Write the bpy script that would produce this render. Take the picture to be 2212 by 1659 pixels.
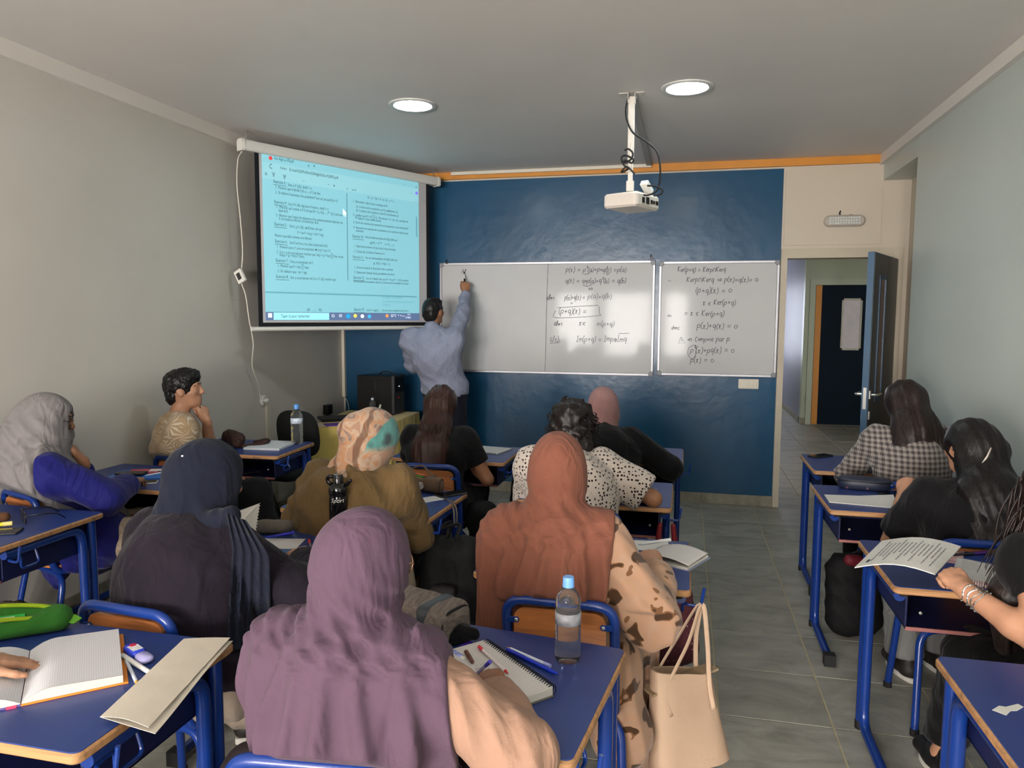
import bpy, bmesh, math, random
import numpy as np
from mathutils import Vector, Matrix
for _o in list(bpy.data.objects): bpy.data.objects.remove(_o)
SC = bpy.context.scene
COL = SC.collection
R = math.radians
PI = math.pi
random.seed(7)

# ------------------------------------------------------------------ camera
CAM_H = 1.65
F_PX, PITCH, YAW, ROLL = 1588.73, 0.0905, 0.2299, 0.0046
_fw = Vector((-math.sin(YAW) * math.cos(PITCH), math.cos(YAW) * math.cos(PITCH), -math.sin(PITCH)))
_rt = Vector((math.cos(YAW), math.sin(YAW), 0))
_up = _rt.cross(_fw)
_cx = _rt * math.cos(ROLL) + _up * math.sin(ROLL)
_cy = -_rt * math.sin(ROLL) + _up * math.cos(ROLL)
cam_data = bpy.data.cameras.new('camera')
cam = bpy.data.objects.new('camera', cam_data)
COL.objects.link(cam)
cam_data.sensor_fit = 'HORIZONTAL'
cam_data.sensor_width = 36.0
cam_data.lens = F_PX / 2212 * 36.0
cam_data.clip_start = 0.02
M = Matrix.Identity(4)
for i, v in enumerate((_cx, _cy, -_fw)):
    M[0][i], M[1][i], M[2][i] = v
M[2][3] = CAM_H
cam.matrix_world = M
SC.camera = cam

# ------------------------------------------------------------------ exposure, world, large lights
SC.view_settings.view_transform = 'Standard'
SC.view_settings.look = 'None'
SC.view_settings.gamma = 1.0
SC.view_settings.use_curve_mapping = False
SC.view_settings.exposure = 0.78
SC.cycles.use_denoising = True
SC.cycles.max_bounces = 8
SC.cycles.diffuse_bounces = 3
SC.cycles.glossy_bounces = 2
SC.cycles.transmission_bounces = 8
SC.cycles.use_adaptive_sampling = True
SC.cycles.adaptive_threshold = 0.10
SC.cycles.adaptive_min_samples = 10
SC.cycles.sample_clamp_indirect = 6.0
SC.cycles.caustics_reflective = False
SC.cycles.caustics_refractive = False

W_L, W_R, W_F, W_B, CEIL = -3.29, 1.558, 6.712, -4.8, 2.99      # the room
world = bpy.data.worlds.new('sky')
SC.world = world
world.use_nodes = True
_bg = world.node_tree.nodes['Background']
_bg.inputs[0].default_value = (1.0, 0.95, 0.91, 1)
_bg.inputs[1].default_value = 2.0

def area_light(name, loc, sx, sy, power, color, rot):
    l = bpy.data.lights.new(name, 'AREA')
    l.shape = 'RECTANGLE'; l.size = sx; l.size_y = sy; l.energy = power; l.color = color
    o = bpy.data.objects.new(name, l); COL.objects.link(o)
    o.location = loc; o.rotation_euler = rot
    return o
# daylight entering through the three windows of the wall behind the camera
WINDOWS = [(-3.15, -2.15), (-1.95, -0.75), (-0.52, 0.10)]
WZ0, WZ1 = 0.70, 2.30
for wx0, wx1 in WINDOWS:
    area_light('window_daylight', ((wx0 + wx1) / 2, W_B + 0.02, (WZ0 + WZ1) / 2), wx1 - wx0 - .1, WZ1 - WZ0 - .1, 150 * (wx1 - wx0), (1.0, 0.94, 0.90), (R(94), 0, 0))
# daylight at the far end of the corridor
area_light('corridor_daylight', (0.75, 15.42, 1.6), 1.2, 1.4, 26, (0.82, 0.86, 1.0), (R(90), 0, R(180)))

# ------------------------------------------------------------------ pixel helpers (2212 x 1659 frame)
def _ray(px, py):
    u, v = px - 1106, py - 829.5
    return _cx * (u / F_PX) - _cy * (v / F_PX) + _fw
_C = Vector((0, 0, CAM_H))
def atz(px, py, z): d = _ray(px, py); return _C + d * ((z - CAM_H) / d.z)
def aty(px, py, y): d = _ray(px, py); return _C + d * (y / d.y)
def atx(px, py, x): d = _ray(px, py); return _C + d * (x / d.x)

# ------------------------------------------------------------------ materials
def lin(c):
    return tuple(((v / 255) / 12.92 if v / 255 <= 0.04045 else ((v / 255 + 0.055) / 1.055) ** 2.4) for v in c)
_mats = {}
def mat(name, rgb, rough=0.6, metal=0.0, var=0.0, vscale=6.0, bump=0.0, bscale=40.0, spec=0.5, emit=0.0, ecol=None,
        trans=0.0, ior=1.45, sheen=0.0, coat=0.0, stretch=(1, 1, 1), sss=0.0, detail=4.0):
    """one procedural surface: base colour with noise variation and noise relief"""
    if name in _mats: return _mats[name]
    m = bpy.data.materials.new(name); m.use_nodes = True; _mats[name] = m
    nt = m.node_tree; b = nt.nodes['Principled BSDF']; N = nt.nodes.new; L = nt.links.new
    c = lin(rgb)
    b.inputs['Base Color'].default_value = (*c, 1)
    b.inputs['Roughness'].default_value = rough
    b.inputs['Metallic'].default_value = metal
    b.inputs['Specular IOR Level'].default_value = spec
    b.inputs['Transmission Weight'].default_value = trans
    b.inputs['IOR'].default_value = ior
    b.inputs['Sheen Weight'].default_value = sheen
    b.inputs['Sheen Roughness'].default_value = 0.5
    b.inputs['Coat Weight'].default_value = coat
    if False and sss:
        b.inputs['Subsurface Weight'].default_value = sss
        b.inputs['Subsurface Radius'].default_value = (0.02, 0.008, 0.004)
        b.inputs['Subsurface Scale'].default_value = 0.4
    if emit:
        b.inputs['Emission Color'].default_value = (*lin(ecol or rgb), 1)
        b.inputs['Emission Strength'].default_value = emit
    if emit and emit < 10: m.cycles.emission_sampling = 'NONE' if not name.startswith('projected_picture') else 'AUTO'
    if var or bump:
        tc = N('ShaderNodeTexCoord'); mp = N('ShaderNodeMapping'); L(tc.outputs['Object'], mp.inputs[0])
        mp.inputs['Scale'].default_value = stretch
    if var:
        n = N('ShaderNodeTexNoise'); n.inputs['Scale'].default_value = vscale; n.inputs['Detail'].default_value = detail
        L(mp.outputs[0], n.inputs['Vector'])
        r = N('ShaderNodeMapRange'); L(n.outputs['Fac'], r.inputs[0])
        r.inputs[1].default_value = .3; r.inputs[2].default_value = .7
        r.inputs[3].default_value = 1 - var; r.inputs[4].default_value = 1 + var
        x = N('ShaderNodeVectorMath'); x.operation = 'SCALE'; x.inputs[0].default_value = c
        L(r.outputs[0], x.inputs['Scale']); L(x.outputs[0], b.inputs['Base Color'])
    if bump:
        n2 = N('ShaderNodeTexNoise'); n2.inputs['Scale'].default_value = bscale; n2.inputs['Detail'].default_value = 3
        L(mp.outputs[0], n2.inputs['Vector'])
        bp = N('ShaderNodeBump'); bp.inputs['Strength'].default_value = bump; bp.inputs['Distance'].default_value = 0.01
        L(n2.outputs['Fac'], bp.inputs['Height']); L(bp.outputs[0], b.inputs['Normal'])
    return m
def nodes_of(m): nt = m.node_tree; return nt, nt.nodes['Principled BSDF'], nt.nodes.new, nt.links.new
INK_K = 1.0
def ramp(nt, stops, interp='CONSTANT'):
    stops = [(p, tuple(v * INK_K for v in c)) for p, c in stops]
    r = nt.nodes.new('ShaderNodeValToRGB'); e = r.color_ramp.elements; r.color_ramp.interpolation = interp
    e[0].position = stops[0][0]; e[0].color = (*lin(stops[0][1]), 1)
    e[1].position = stops[1][0]; e[1].color = (*lin(stops[1][1]), 1)
    for p, c in stops[2:]:
        k = e.new(p); k.color = (*lin(c), 1)
    return r

# ------------------------------------------------------------------ mesh collector
class MB:
    def __init__(s): s.v = []; s.f = []
    def add(s, vs, fs):
        n = len(s.v); s.v += [tuple(v) for v in vs]; s.f += [tuple(i + n for i in f) for f in fs]; return s
    def box(s, x0, x1, y0, y1, z0, z1):
        return s.add([(x, y, z) for z in (z0, z1) for x, y in ((x0, y0), (x1, y0), (x1, y1), (x0, y1))],
                     [(3, 2, 1, 0), (4, 5, 6, 7), (0, 1, 5, 4), (1, 2, 6, 5), (2, 3, 7, 6), (3, 0, 4, 7)])
    def prism(s, poly, z0, z1, m=None):
        """extrude a 2D outline from z0 to z1; m maps the points"""
        n = len(poly); vs = [Vector((x, y, z0)) for x, y in poly] + [Vector((x, y, z1)) for x, y in poly]
        if m: vs = [m @ v for v in vs]
        return s.add(vs, [tuple(range(n - 1, -1, -1)), tuple(range(n, 2 * n))] + [(i, (i + 1) % n, n + (i + 1) % n, n + i) for i in range(n)])
    def slab(s, poly, z0, z1, b=.003, m=None):
        """outline extruded with a bevelled rim top and bottom"""
        P = [Vector((x, y)) for x, y in poly]; n = len(P); c = sum(P, Vector((0, 0))) / n
        def inset(d):
            out = []
            for i in range(n):
                a, p, q = P[i - 1], P[i], P[(i + 1) % n]
                t1 = (p - a).normalized(); t2 = (q - p).normalized(); nr = Vector((-(t1.y + t2.y), t1.x + t2.x))
                nr = nr.normalized() if nr.length > 1e-9 else Vector((0, 0))
                out.append(p + nr * d)
            return out
        rings = [(inset(b), z0), (P, z0 + b), (P, z1 - b), (inset(b), z1)]
        vs = [Vector((p.x, p.y, z)) for r, z in rings for p in r]
        if m: vs = [m @ v for v in vs]
        fs = [tuple(range(n - 1, -1, -1)), tuple(range(3 * n, 4 * n))]
        for k in range(3): fs += [(k * n + i, k * n + (i + 1) % n, (k + 1) * n + (i + 1) % n, (k + 1) * n + i) for i in range(n)]
        return s.add(vs, fs)
    def tube(s, pts, r, n=8, closed=False, taper=None, flat=1.0):
        P = [Vector(p) for p in pts]; k = len(P)
        T = [(P[(i + 1) % k] - P[i - 1]) if (closed or 0 < i < k - 1) else (P[1] - P[0] if i == 0 else P[-1] - P[-2]) for i in range(k)]
        T = [t.normalized() if t.length > 1e-9 else Vector((0, 0, 1)) for t in T]
        u = T[0].orthogonal().normalized(); vs = []
        for i in range(k):
            u = (u - T[i] * u.dot(T[i])); u = u.normalized() if u.length > 1e-6 else T[i].orthogonal().normalized()
            w = T[i].cross(u); rr = r * (taper[i] if taper else 1)
            vs += [P[i] + u * (rr * math.cos(2 * PI * j / n)) + w * (rr * flat * math.sin(2 * PI * j / n)) for j in range(n)]
        fs = [(i * n + j, i * n + (j + 1) % n, ((i + 1) % k) * n + (j + 1) % n, ((i + 1) % k) * n + j) for i in range(k if closed else k - 1) for j in range(n)]
        if not closed: fs += [tuple(range(n - 1, -1, -1)), tuple(range((k - 1) * n, k * n))]
        return s.add(vs, fs)
    def lathe(s, prof, n=24, m=None):
        """profile (r, z) turned about z"""
        k = len(prof); vs = [Vector((r * math.cos(2 * PI * j / n), r * math.sin(2 * PI * j / n), z)) for r, z in prof for j in range(n)]
        if m: vs = [m @ v for v in vs]
        fs = [(i * n + j, i * n + (j + 1) % n, (i + 1) * n + (j + 1) % n, (i + 1) * n + j) for i in range(k - 1) for j in range(n)]
        if prof[0][0] > 1e-6: fs.append(tuple(range(n - 1, -1, -1)))
        if prof[-1][0] > 1e-6: fs.append(tuple(range((k - 1) * n, k * n)))
        return s.add(vs, fs)
    def xf(s, m): s.v = [tuple(m @ Vector(v)) for v in s.v]; return s
    def build(s, name, m, parent=None, smooth=False, world=False, **tags):
        vs = s.v
        if parent is not None and world:
            inv = parent.matrix_world.inverted(); vs = [tuple(inv @ Vector(v)) for v in vs]
        me = bpy.data.meshes.new(name); me.from_pydata(vs, [], s.f); me.update()
        if smooth: me.shade_smooth() if smooth is True else smooth_angle(me, smooth)
        return link(name, me, m, parent, **tags)
def smooth_angle(me, deg):
    bm = bmesh.new(); bm.from_mesh(me); a = R(deg)
    for f in bm.faces: f.smooth = True
    for e in bm.edges: e.smooth = len(e.link_faces) == 2 and e.calc_face_angle(0) < a
    bm.to_mesh(me); bm.free()
def link(name, me, m, parent=None, **tags):
    if m is not None:
        me.materials.clear(); me.materials.append(m)
    o = bpy.data.objects.new(name, me); COL.objects.link(o)
    if parent is not None: o.parent = parent
    return tag(o, **tags)
def tag(o, label=None, cat=None, group=None, kind=None):
    if label: o['label'] = label
    if cat: o['category'] = cat
    if group: o['group'] = group
    if kind: o['kind'] = kind
    return o
def thing(name, loc=(0, 0, 0), rz=0.0, label=None, cat=None, group=None):
    o = bpy.data.objects.new(name, None); COL.objects.link(o); o.empty_display_size = .1
    o.location = loc; o.rotation_euler = (0, 0, rz)
    o.matrix_world = Matrix.Translation(Vector(loc)) @ Matrix.Rotation(rz, 4, 'Z')
    return tag(o, label, cat, group)
def copy_thing(o, loc, rz, label=None, skip=()):
    c = o.copy(); COL.objects.link(c)
    c.matrix_world = Matrix.Translation(Vector(loc)) @ Matrix.Rotation(rz, 4, 'Z')
    if label: c['label'] = label
    for ch in o.children:
        if ch.name.split('.')[0] in skip: continue
        d = ch.copy(); COL.objects.link(d); d.parent = c
        for g in ch.children:
            e = g.copy(); COL.objects.link(e); e.parent = d
    return c
def fillet(pts, r, seg=6):
    """polyline with rounded corners"""
    P = [Vector(p) for p in pts]; out = [P[0]]
    for i in range(1, len(P) - 1):
        a, p, b = P[i - 1], P[i], P[i + 1]; d1 = (a - p); d2 = (b - p)
        rr = min(r, d1.length * .49, d2.length * .49); s0 = p + d1.normalized() * rr; s1 = p + d2.normalized() * rr
        for k in range(seg + 1):
            t = k / seg; out.append(s0 * (1 - t) ** 2 + p * (2 * t * (1 - t)) + s1 * t ** 2)
    return out + [P[-1]]
def rrect(x0, x1, y0, y1, r, seg=4):
    out = []
    for cx, cy, a0 in ((x1 - r, y0 + r, -90), (x1 - r, y1 - r, 0), (x0 + r, y1 - r, 90), (x0 + r, y0 + r, 180)):
        for k in range(seg + 1):
            a = R(a0 + 90 * k / seg); out.append((cx + r * math.cos(a), cy + r * math.sin(a)))
    return out
def spline(pts, seg=6):
    """Catmull-Rom through points"""
    P = [Vector(p) for p in pts]; P = [P[0] * 2 - P[1]] + P + [P[-1] * 2 - P[-2]]; out = []
    for i in range(1, len(P) - 2):
        for k in range(seg):
            t = k / seg; a, b, c, d = P[i - 1], P[i], P[i + 1], P[i + 2]
            out.append(.5 * ((2 * b) + (c - a) * t + (2 * a - 5 * b + 4 * c - d) * t * t + (3 * b - a - 3 * c + d) * t ** 3))
    return out + [P[-2]]
def text_mesh(body, size, shear=0.0, offset=0.0, align='LEFT', spacing=1.0):
    """built-in font lettering as flat polygons in the local XY plane"""
    cu = bpy.data.curves.new('lettering', 'FONT'); cu.body = body; cu.size = size; cu.shear = shear; cu.offset = offset
    cu.align_x = align; cu.resolution_u = 2; cu.space_character = spacing
    o = bpy.data.objects.new('lettering', cu); COL.objects.link(o)
    me = bpy.data.meshes.new_from_object(o.evaluated_get(bpy.context.evaluated_depsgraph_get()))
    bpy.data.objects.remove(o); bpy.data.curves.remove(cu)
    vs = [v.co.copy() for v in me.vertices]; fs = [tuple(p.vertices) for p in me.polygons]; bpy.data.meshes.remove(me)
    return vs, fs
def frame3(o, x, y):
    """matrix with origin o, local x along x, local y along y"""
    x = Vector(x).normalized(); z = x.cross(Vector(y)).normalized(); y = z.cross(x)
    m = Matrix.Identity(4)
    for i, v in enumerate((x, y, z, Vector(o))): m[0][i], m[1][i], m[2][i] = v
    return m
# ================================================================== STRUCTURE
def paint(name, rgb, rough, var=.04, bump=.06, spec=.4):
    return mat(name, rgb, rough=rough, var=var, vscale=1.3, bump=bump, bscale=9, spec=spec)
WALL_PAINT = paint('wall_paint', (206, 201, 191), .38)
WALL_PAINT_SPILL = paint('wall_paint_green_spill', (192, 200, 194), .36)  # same wall paint, greenish light from screen and doors mixed into the colour
FRONT_PAINT = paint('front_wall_paint', (196, 185, 168), .55)
BLUE_PAINT = paint('blue_wall_paint', (24, 72, 104), .24, var=.12, bump=.22)
CEIL_PAINT = paint('ceiling_paint', (220, 215, 210), .55, var=.03)
TRIM_PAINT = mat('cornice_paint', (226, 220, 212), rough=.5)
ORANGE = mat('orange_band_paint', (204, 134, 44), rough=.5, var=.05)
FRAME_PAINT = mat('door_frame_paint', (186, 176, 156), rough=.5, var=.05)
GROUT = mat('floor_grout', (184, 172, 142), rough=.9, var=.1, vscale=20)

def floor_tile_material():
    m = mat('floor_tile', (118, 117, 106), rough=.42, var=.01, bump=.12, bscale=14)
    nt, b, N, L = nodes_of(m)
    geo = N('ShaderNodeNewGeometry'); oi = N('ShaderNodeObjectInfo')
    mp = N('ShaderNodeMapping'); mp.inputs['Scale'].default_value = (1, 1.7, 1); L(geo.outputs['Position'], mp.inputs[0])
    n1 = N('ShaderNodeTexNoise'); n1.inputs['Scale'].default_value = 4.5; n1.inputs['Detail'].default_value = 7; n1.inputs['Roughness'].default_value = .62
    n1.inputs['Distortion'].default_value = .6
    L(mp.outputs[0], n1.inputs['Vector'])
    r = ramp(nt, [(.28, (122, 120, 110)), (.46, (146, 144, 134)), (.60, (158, 156, 146)), (.78, (172, 170, 158))], 'LINEAR')
    L(n1.outputs['Fac'], r.inputs[0])
    x = N('ShaderNodeMix'); x.data_type = 'RGBA'; x.blend_type = 'MULTIPLY'; x.inputs[0].default_value = 1
    mr = N('ShaderNodeMapRange'); L(oi.outputs['Random'], mr.inputs[0]); mr.inputs[3].default_value = .90; mr.inputs[4].default_value = 1.06
    L(r.outputs[0], x.inputs[6]); L(mr.outputs[0], x.inputs[7]); L(x.outputs[2], b.inputs['Base Color'])
    return m
TILE = floor_tile_material()
STONE = mat('baseboard_stone', (140, 134, 118), rough=.6, var=.22, vscale=14, bump=.15)

# floor: grout bed with tiles laid on it
fl = MB().box(W_L - .1, 4.2, W_B - .1, 15.6, -.08, -.004).build('floor', GROUT, kind='structure')
TX, TY, GX, GY = .4475, .4415, .627, 3.945
_tile = bpy.data.meshes.new('tile')
_tm = MB().slab([(0.004, 0.004), (TX - .004, .004), (TX - .004, TY - .004), (.004, TY - .004)], -.012, 0, .0012)
_tile.from_pydata(_tm.v, [], _tm.f); _tile.update()
_far = MB()
for i in range(-9, 8):
    for j in range(-8, 27):
        x, y = GX + i * TX, GY + j * TY
        if x < W_L - .3 or y < .3: continue
        room = x < W_R + .1 and y < W_F - .05
        hall = y > W_F - .5 and x > .3 and y < 12.6 and x < 3.2
        if not (room or hall): continue
        o = link('tile', _tile, TILE, fl); o.location = (x, y, random.uniform(-.0008, .0008))
# rest of the floor behind the camera and deep in the hall
_rest = MB()
for i in range(-9, 9):
    for j in range(-21, 27):
        x, y = GX + i * TX, GY + j * TY
        if (y < .3 and W_L - .45 < x < W_R and y > W_B - .3) or (y > 12.6 and x < 3.6 and x > -1) :
            _rest.box(x + .0025, x + TX - .0025, y + .0025, y + TY - .0025, -.01, 0)
_rest.build('far_tiles', TILE, fl, kind='stuff')

MB().box(W_L - .1, W_R + .4, W_B - .1, W_F + .02, CEIL, CEIL + .1).build('ceiling', CEIL_PAINT, kind='structure')
MB().box(W_L - .12, W_L, W_B - .1, W_F + .1, -.05, CEIL + .05).build('wall_left', WALL_PAINT, kind='structure')
# right wall stops short of the front wall; a beam carries on above the recess
RE = 5.78
wr = MB().box(W_R, W_R + .3, W_B - .1, RE, -.05, CEIL + .05).build('wall_right', WALL_PAINT_SPILL, kind='structure')
MB().box(W_R, W_R + .3, RE, W_F, 2.785, CEIL).build('beam', WALL_PAINT_SPILL, wr)
MB().box(1.775, 1.90, RE - .05, W_F, -.02, 2.80).build('recess_side', FRONT_PAINT, wr)
# front wall with the doorway
DX0, DX1, DZ = .80, 1.69, 2.18
wf = MB().box(W_L - .05, DX0, W_F, W_F + .14, -.05, CEIL + .02).box(DX1, 1.95, W_F, W_F + .14, -.05, CEIL + .02) \
    .box(DX0, DX1, W_F, W_F + .14, DZ, CEIL + .02).build('wall_front', FRONT_PAINT, kind='structure')
MB().slab([(W_L + .02, .092), (.782, .092), (.782, 2.912), (W_L + .02, 2.912)], 0, .006, .001,
          frame3((0, W_F, 0), (1, 0, 0), (0, 0, 1))).build('painted_panel', BLUE_PAINT, wf)
MB().box(.80, W_R, W_F - .012, W_F, DZ + .09, 2.895).build('plaster_panel', FRONT_PAINT, wf)
# door frame
fr = MB().box(.785, .835, W_F - .02, W_F + .15, 0, DZ + .05).box(1.665, 1.735, W_F - .02, W_F + .15, 0, DZ + .05).box(.785, 1.735, W_F - .022, W_F + .15, DZ - .02, DZ + .06)
fr.build('trim_1', FRAME_PAINT, kind='structure')
# cornices and the orange band
MB().box(W_L, W_L + .035, W_B, 6.2, 2.905, CEIL).build('trim_2', TRIM_PAINT, kind='structure')
MB().box(W_R - .035, W_R, W_B, W_F, 2.915, CEIL).build('trim_3', TRIM_PAINT, kind='structure')
MB().box(W_L, W_R, W_F - .03, W_F, 2.927, CEIL).build('trim_4', ORANGE, kind='structure')
# baseboards of stone tile pieces
def baseboard(name, a, b, nrm, axis):
    base = MB()
    a = Vector(a); b = Vector(b); d = (b - a).normalized(); n = Vector(nrm)
    m = frame3(a, d, (0, 0, 1))
    ln = (b - a).length; sgn = 1 if m.col[2].xyz.dot(n) > 0 else -1
    root = MB().prism([(0, 0), (ln, 0), (ln, .085), (0, .085)], 0, sgn * .004, m).build(name, GROUT, kind='structure')
    first = (GX - a.x) % TX if axis == 'x' else (GY - a.y) % TY
    step = TX if axis == 'x' else TY
    cuts = [0] + [first + k * step for k in range(60) if first + k * step < ln - .02] + [ln]
    for s, e in zip(cuts[:-1], cuts[1:]):
        if e - s < .02: continue
        p = MB().slab([(s + .0015, 0), (e - .0015, 0), (e - .0015, .092 + random.uniform(-.002, .002)), (s + .0015, .092)], *((0, .012) if sgn > 0 else (-.012, 0)), .0015, m)
        p.build('baseboard_tile', STONE, root)
baseboard('baseboard_front', (W_L, W_F, 0), (.785, W_F, 0), (0, -1, 0), 'x')
baseboard('baseboard_left', (W_L, .5, 0), (W_L, W_F, 0), (1, 0, 0), 'y')
baseboard('baseboard_right', (W_R, .5, 0), (W_R, RE, 0), (-1, 0, 0), 'y')

# back wall with its windows (behind the camera)
wb = MB(); xs = [W_L - .1] + [v for w in WINDOWS for v in w] + [W_R + .1]
for a, b in zip(xs[0::2], xs[1::2]): wb.box(a, b, W_B - .2, W_B, -.05, CEIL)
for a, b in WINDOWS: wb.box(a, b, W_B - .2, W_B, -.05, WZ0).box(a, b, W_B - .2, W_B, WZ1, CEIL)
wb.build('wall_back', WALL_PAINT, kind='structure')
ALU = mat('aluminium', (158, 158, 162), rough=.42, metal=.7)
GLASS = mat('window_glass', (240, 245, 245), rough=.02, trans=1.0, ior=1.02)
for k, (a, b) in enumerate(WINDOWS):
    f = MB().box(a, b, W_B - .12, W_B - .06, WZ0, WZ0 + .05).box(a, b, W_B - .12, W_B - .06, WZ1 - .05, WZ1)
    for x in (a, (a + b) / 2 - .025, b - .05): f.box(x, x + .05, W_B - .12, W_B - .06, WZ0 + .05, WZ1 - .05)
    f = f.build('window_%d' % (k + 1), ALU, kind='structure')
    for x0, x1 in ((a + .05, (a + b) / 2 - .025), ((a + b) / 2 + .025, b - .05)):
        MB().box(x0, x1, W_B - .093, W_B - .087, WZ0 + .05, WZ1 - .05).build('pane', GLASS, f)

# corridor beyond the doorway
HALL_PAINT = paint('hall_paint', (168, 178, 156), .42)
HALL_LILAC = paint('hall_side_paint', (140, 140, 156), .5)
hw = MB().box(1.80, 4.3, 12.2, 12.35, -.05, CEIL).build('wall_hall', HALL_PAINT, kind='structure')
MB().box(1.80, 1.95, 12.35, 15.6, -.05, CEIL).build('wall_hall_side', HALL_LILAC, kind='structure')
MB().box(-1.2, 4.3, 15.5, 15.6, -.05, CEIL).build('wall_hall_end', HALL_PAINT, kind='structure')
f = MB().box(.10, .15, 15.44, 15.5, .85, 2.35).box(1.35, 1.40, 15.44, 15.5, .85, 2.35).box(.725, .775, 15.44, 15.5, .90, 2.30).box(.10, 1.40, 15.44, 15.5, .85, .90).box(.10, 1.40, 15.44, 15.5, 2.30, 2.35).build('window_4', ALU, kind='structure')
for x0, x1 in ((.15, .725), (.775, 1.35)): MB().box(x0, x1, 15.47, 15.476, .90, 2.30).build('pane', GLASS, f)
MB().box(-1.3, -1.2, W_F + .14, 15.6, -.05, CEIL).build('wall_hall_left', HALL_PAINT, kind='structure')
MB().box(3.9, 4.0, W_F + .14, 12.3, -.05, CEIL).build('wall_hall_right', HALL_PAINT, kind='structure')
MB().box(-1.3, 4.3, W_F + .02, 15.6, CEIL - .1, CEIL).build('ceiling_hall', CEIL_PAINT, kind='structure')
MB().box(1.79, 1.80, 12.35, 15.5, 0, .10).box(1.79, 1.868, 12.185, 12.2, 0, .10).build('baseboard_hall', STONE, kind='structure')
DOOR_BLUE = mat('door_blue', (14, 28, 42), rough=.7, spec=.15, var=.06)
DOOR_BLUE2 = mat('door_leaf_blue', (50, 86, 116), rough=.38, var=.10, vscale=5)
FR2 = mat('hall_frame_paint', (176, 186, 166), rough=.5)
MB().box(1.868, 1.95, 12.17, 12.2, 0, 2.25).box(1.95, 3.05, 12.17, 12.2, 2.165, 2.25).box(2.97, 3.05, 12.17, 12.2, 0, 2.165).build('trim_5', FR2, kind='structure')
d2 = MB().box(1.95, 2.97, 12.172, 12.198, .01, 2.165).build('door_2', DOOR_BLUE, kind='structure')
MB().box(1.955, 2.04, 12.165, 12.172, .012, 2.16).build('orange_stripe', ORANGE, d2)
PALE = mat('pale_bead', (190, 188, 176), rough=.5)
wz0, wz1, wx0, wx1 = 1.17, 1.96, 2.33, 2.62
MB().box(wx0, wx1, 12.158, 12.172, wz0, wz0 + .03).box(wx0, wx1, 12.158, 12.172, wz1 - .03, wz1).box(wx0, wx0 + .025, 12.158, 12.172, wz0, wz1) \
    .box(wx1 - .025, wx1, 12.158, 12.172, wz0, wz1).build('pane_bead', PALE, d2)
DPANE = mat('door_pane', (96, 76, 76), rough=.06, spec=.9, var=.3, vscale=5)
MB().box(wx0 + .02, wx1 - .02, 12.166, 12.1722, wz0 + .02, wz1 - .02).build('pane', DPANE, d2)

# the open classroom door
hinge = Vector((1.675, W_F - .025, 0)); free = Vector((1.315, 5.90, 0))
dm = frame3(hinge, free - hinge, (0, 0, 1)); dl = (free - hinge).length      # x along the leaf, y up, z = leaf normal
d1 = MB().prism([(0, .012), (dl, .012), (dl, 2.14), (0, 2.14)], -.022, .022, dm).build('door_1', DOOR_BLUE2, kind='structure')
DGREY = mat('door_face_grey', (84, 88, 88), rough=.42, var=.14, vscale=3)
for s in (-1, 1):
    MB().prism([(.012, .02), (dl - .012, .02), (dl - .012, 2.13), (.012, 2.13)], s * .0222, s * .0245, dm).build('door_facing', DGREY, d1)
    MB().prism([(dl - .40, 1.05), (dl - .22, 1.05), (dl - .22, 1.95), (dl - .40, 1.95)], s * .0246, s * .026, dm).build('pane', DPANE, d1)
    w = MB()
    for x0, x1, y0, y1 in ((.42, .40, 1.02, 1.98), (.22, .20, 1.02, 1.98), (.42, .20, 1.02, 1.05), (.42, .20, 1.95, 1.98)):
        w.prism([(dl - x0, y0), (dl - x1, y0), (dl - x1, y1), (dl - x0, y1)], s * .024, s * .031, dm)
    w.build('pane_bead', DOOR_BLUE2, d1)
    STEEL = mat('brushed_steel', (205, 205, 200), rough=.28, metal=.9)
    h = MB().prism([(dl - .075, 1.055), (dl - .035, 1.055), (dl - .035, 1.115), (dl - .075, 1.115)], s * .0245, s * .030, dm)
    pts = [dm @ Vector(p) for p in ((dl - .055, 1.085, s * .028), (dl - .055, 1.085, s * .075), (dl - .17, 1.085, s * .075))]
    h.tube(fillet(pts, .015), .010, 8)
    h.build('door_handle', STEEL, d1, smooth=40)
    MB().prism([(dl - .075, .90), (dl - .035, .90), (dl - .035, .96), (dl - .075, .96)], s * .0245, s * .030, dm).build('lock_plate', STEEL, d1)
MB().prism([(dl - .0005, .98), (dl + .0015, .98), (dl + .0015, 1.14), (dl - .0005, 1.14)], -.011, .011, dm).build('lock_strip', STEEL, d1)
for z in (.30, 1.07, 1.84):
    MB().lathe([(.011, 0), (.011, .11)], 8, Matrix.Translation(hinge + Vector((-.004, -.014, z)))).build('hinge', STEEL, d1)

# ================================================================== FIXTURES
WHITE_PLASTIC = mat('white_plastic', (222, 220, 212), rough=.4)
CREAM_PLASTIC = mat('cream_plastic', (212, 204, 188), rough=.45)
BLACK_PLASTIC = mat('black_plastic', (18, 18, 19), rough=.35)
BLACK_RUBBER = mat('black_rubber', (14, 14, 14), rough=.7)
LAMP = mat('downlight_diffuser', (255, 255, 255), rough=.4, emit=34, ecol=(236, 250, 255))
RING = mat('downlight_ring', (205, 205, 200), rough=.4)
def downlight(x, y, label):
    t = thing('downlight', (x, y, CEIL), 0, label, 'ceiling light', 'recessed ceiling downlights')
    MB().lathe([(.118, -.001), (.122, -.008), (.140, -.011), (.150, -.006), (.152, 0)], 40).build('trim_ring', RING, t, smooth=40)
    MB().lathe([(0, -.005), (.112, -.005), (.119, -.002)], 40).build('diffuser', LAMP, t, smooth=True)
    return t
downlight(-1.718, 4.54, 'round lit ceiling downlight above the man writing, left of the two')
downlight(-.022, 4.545, 'round lit ceiling downlight to the right of the projector mount')
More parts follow.
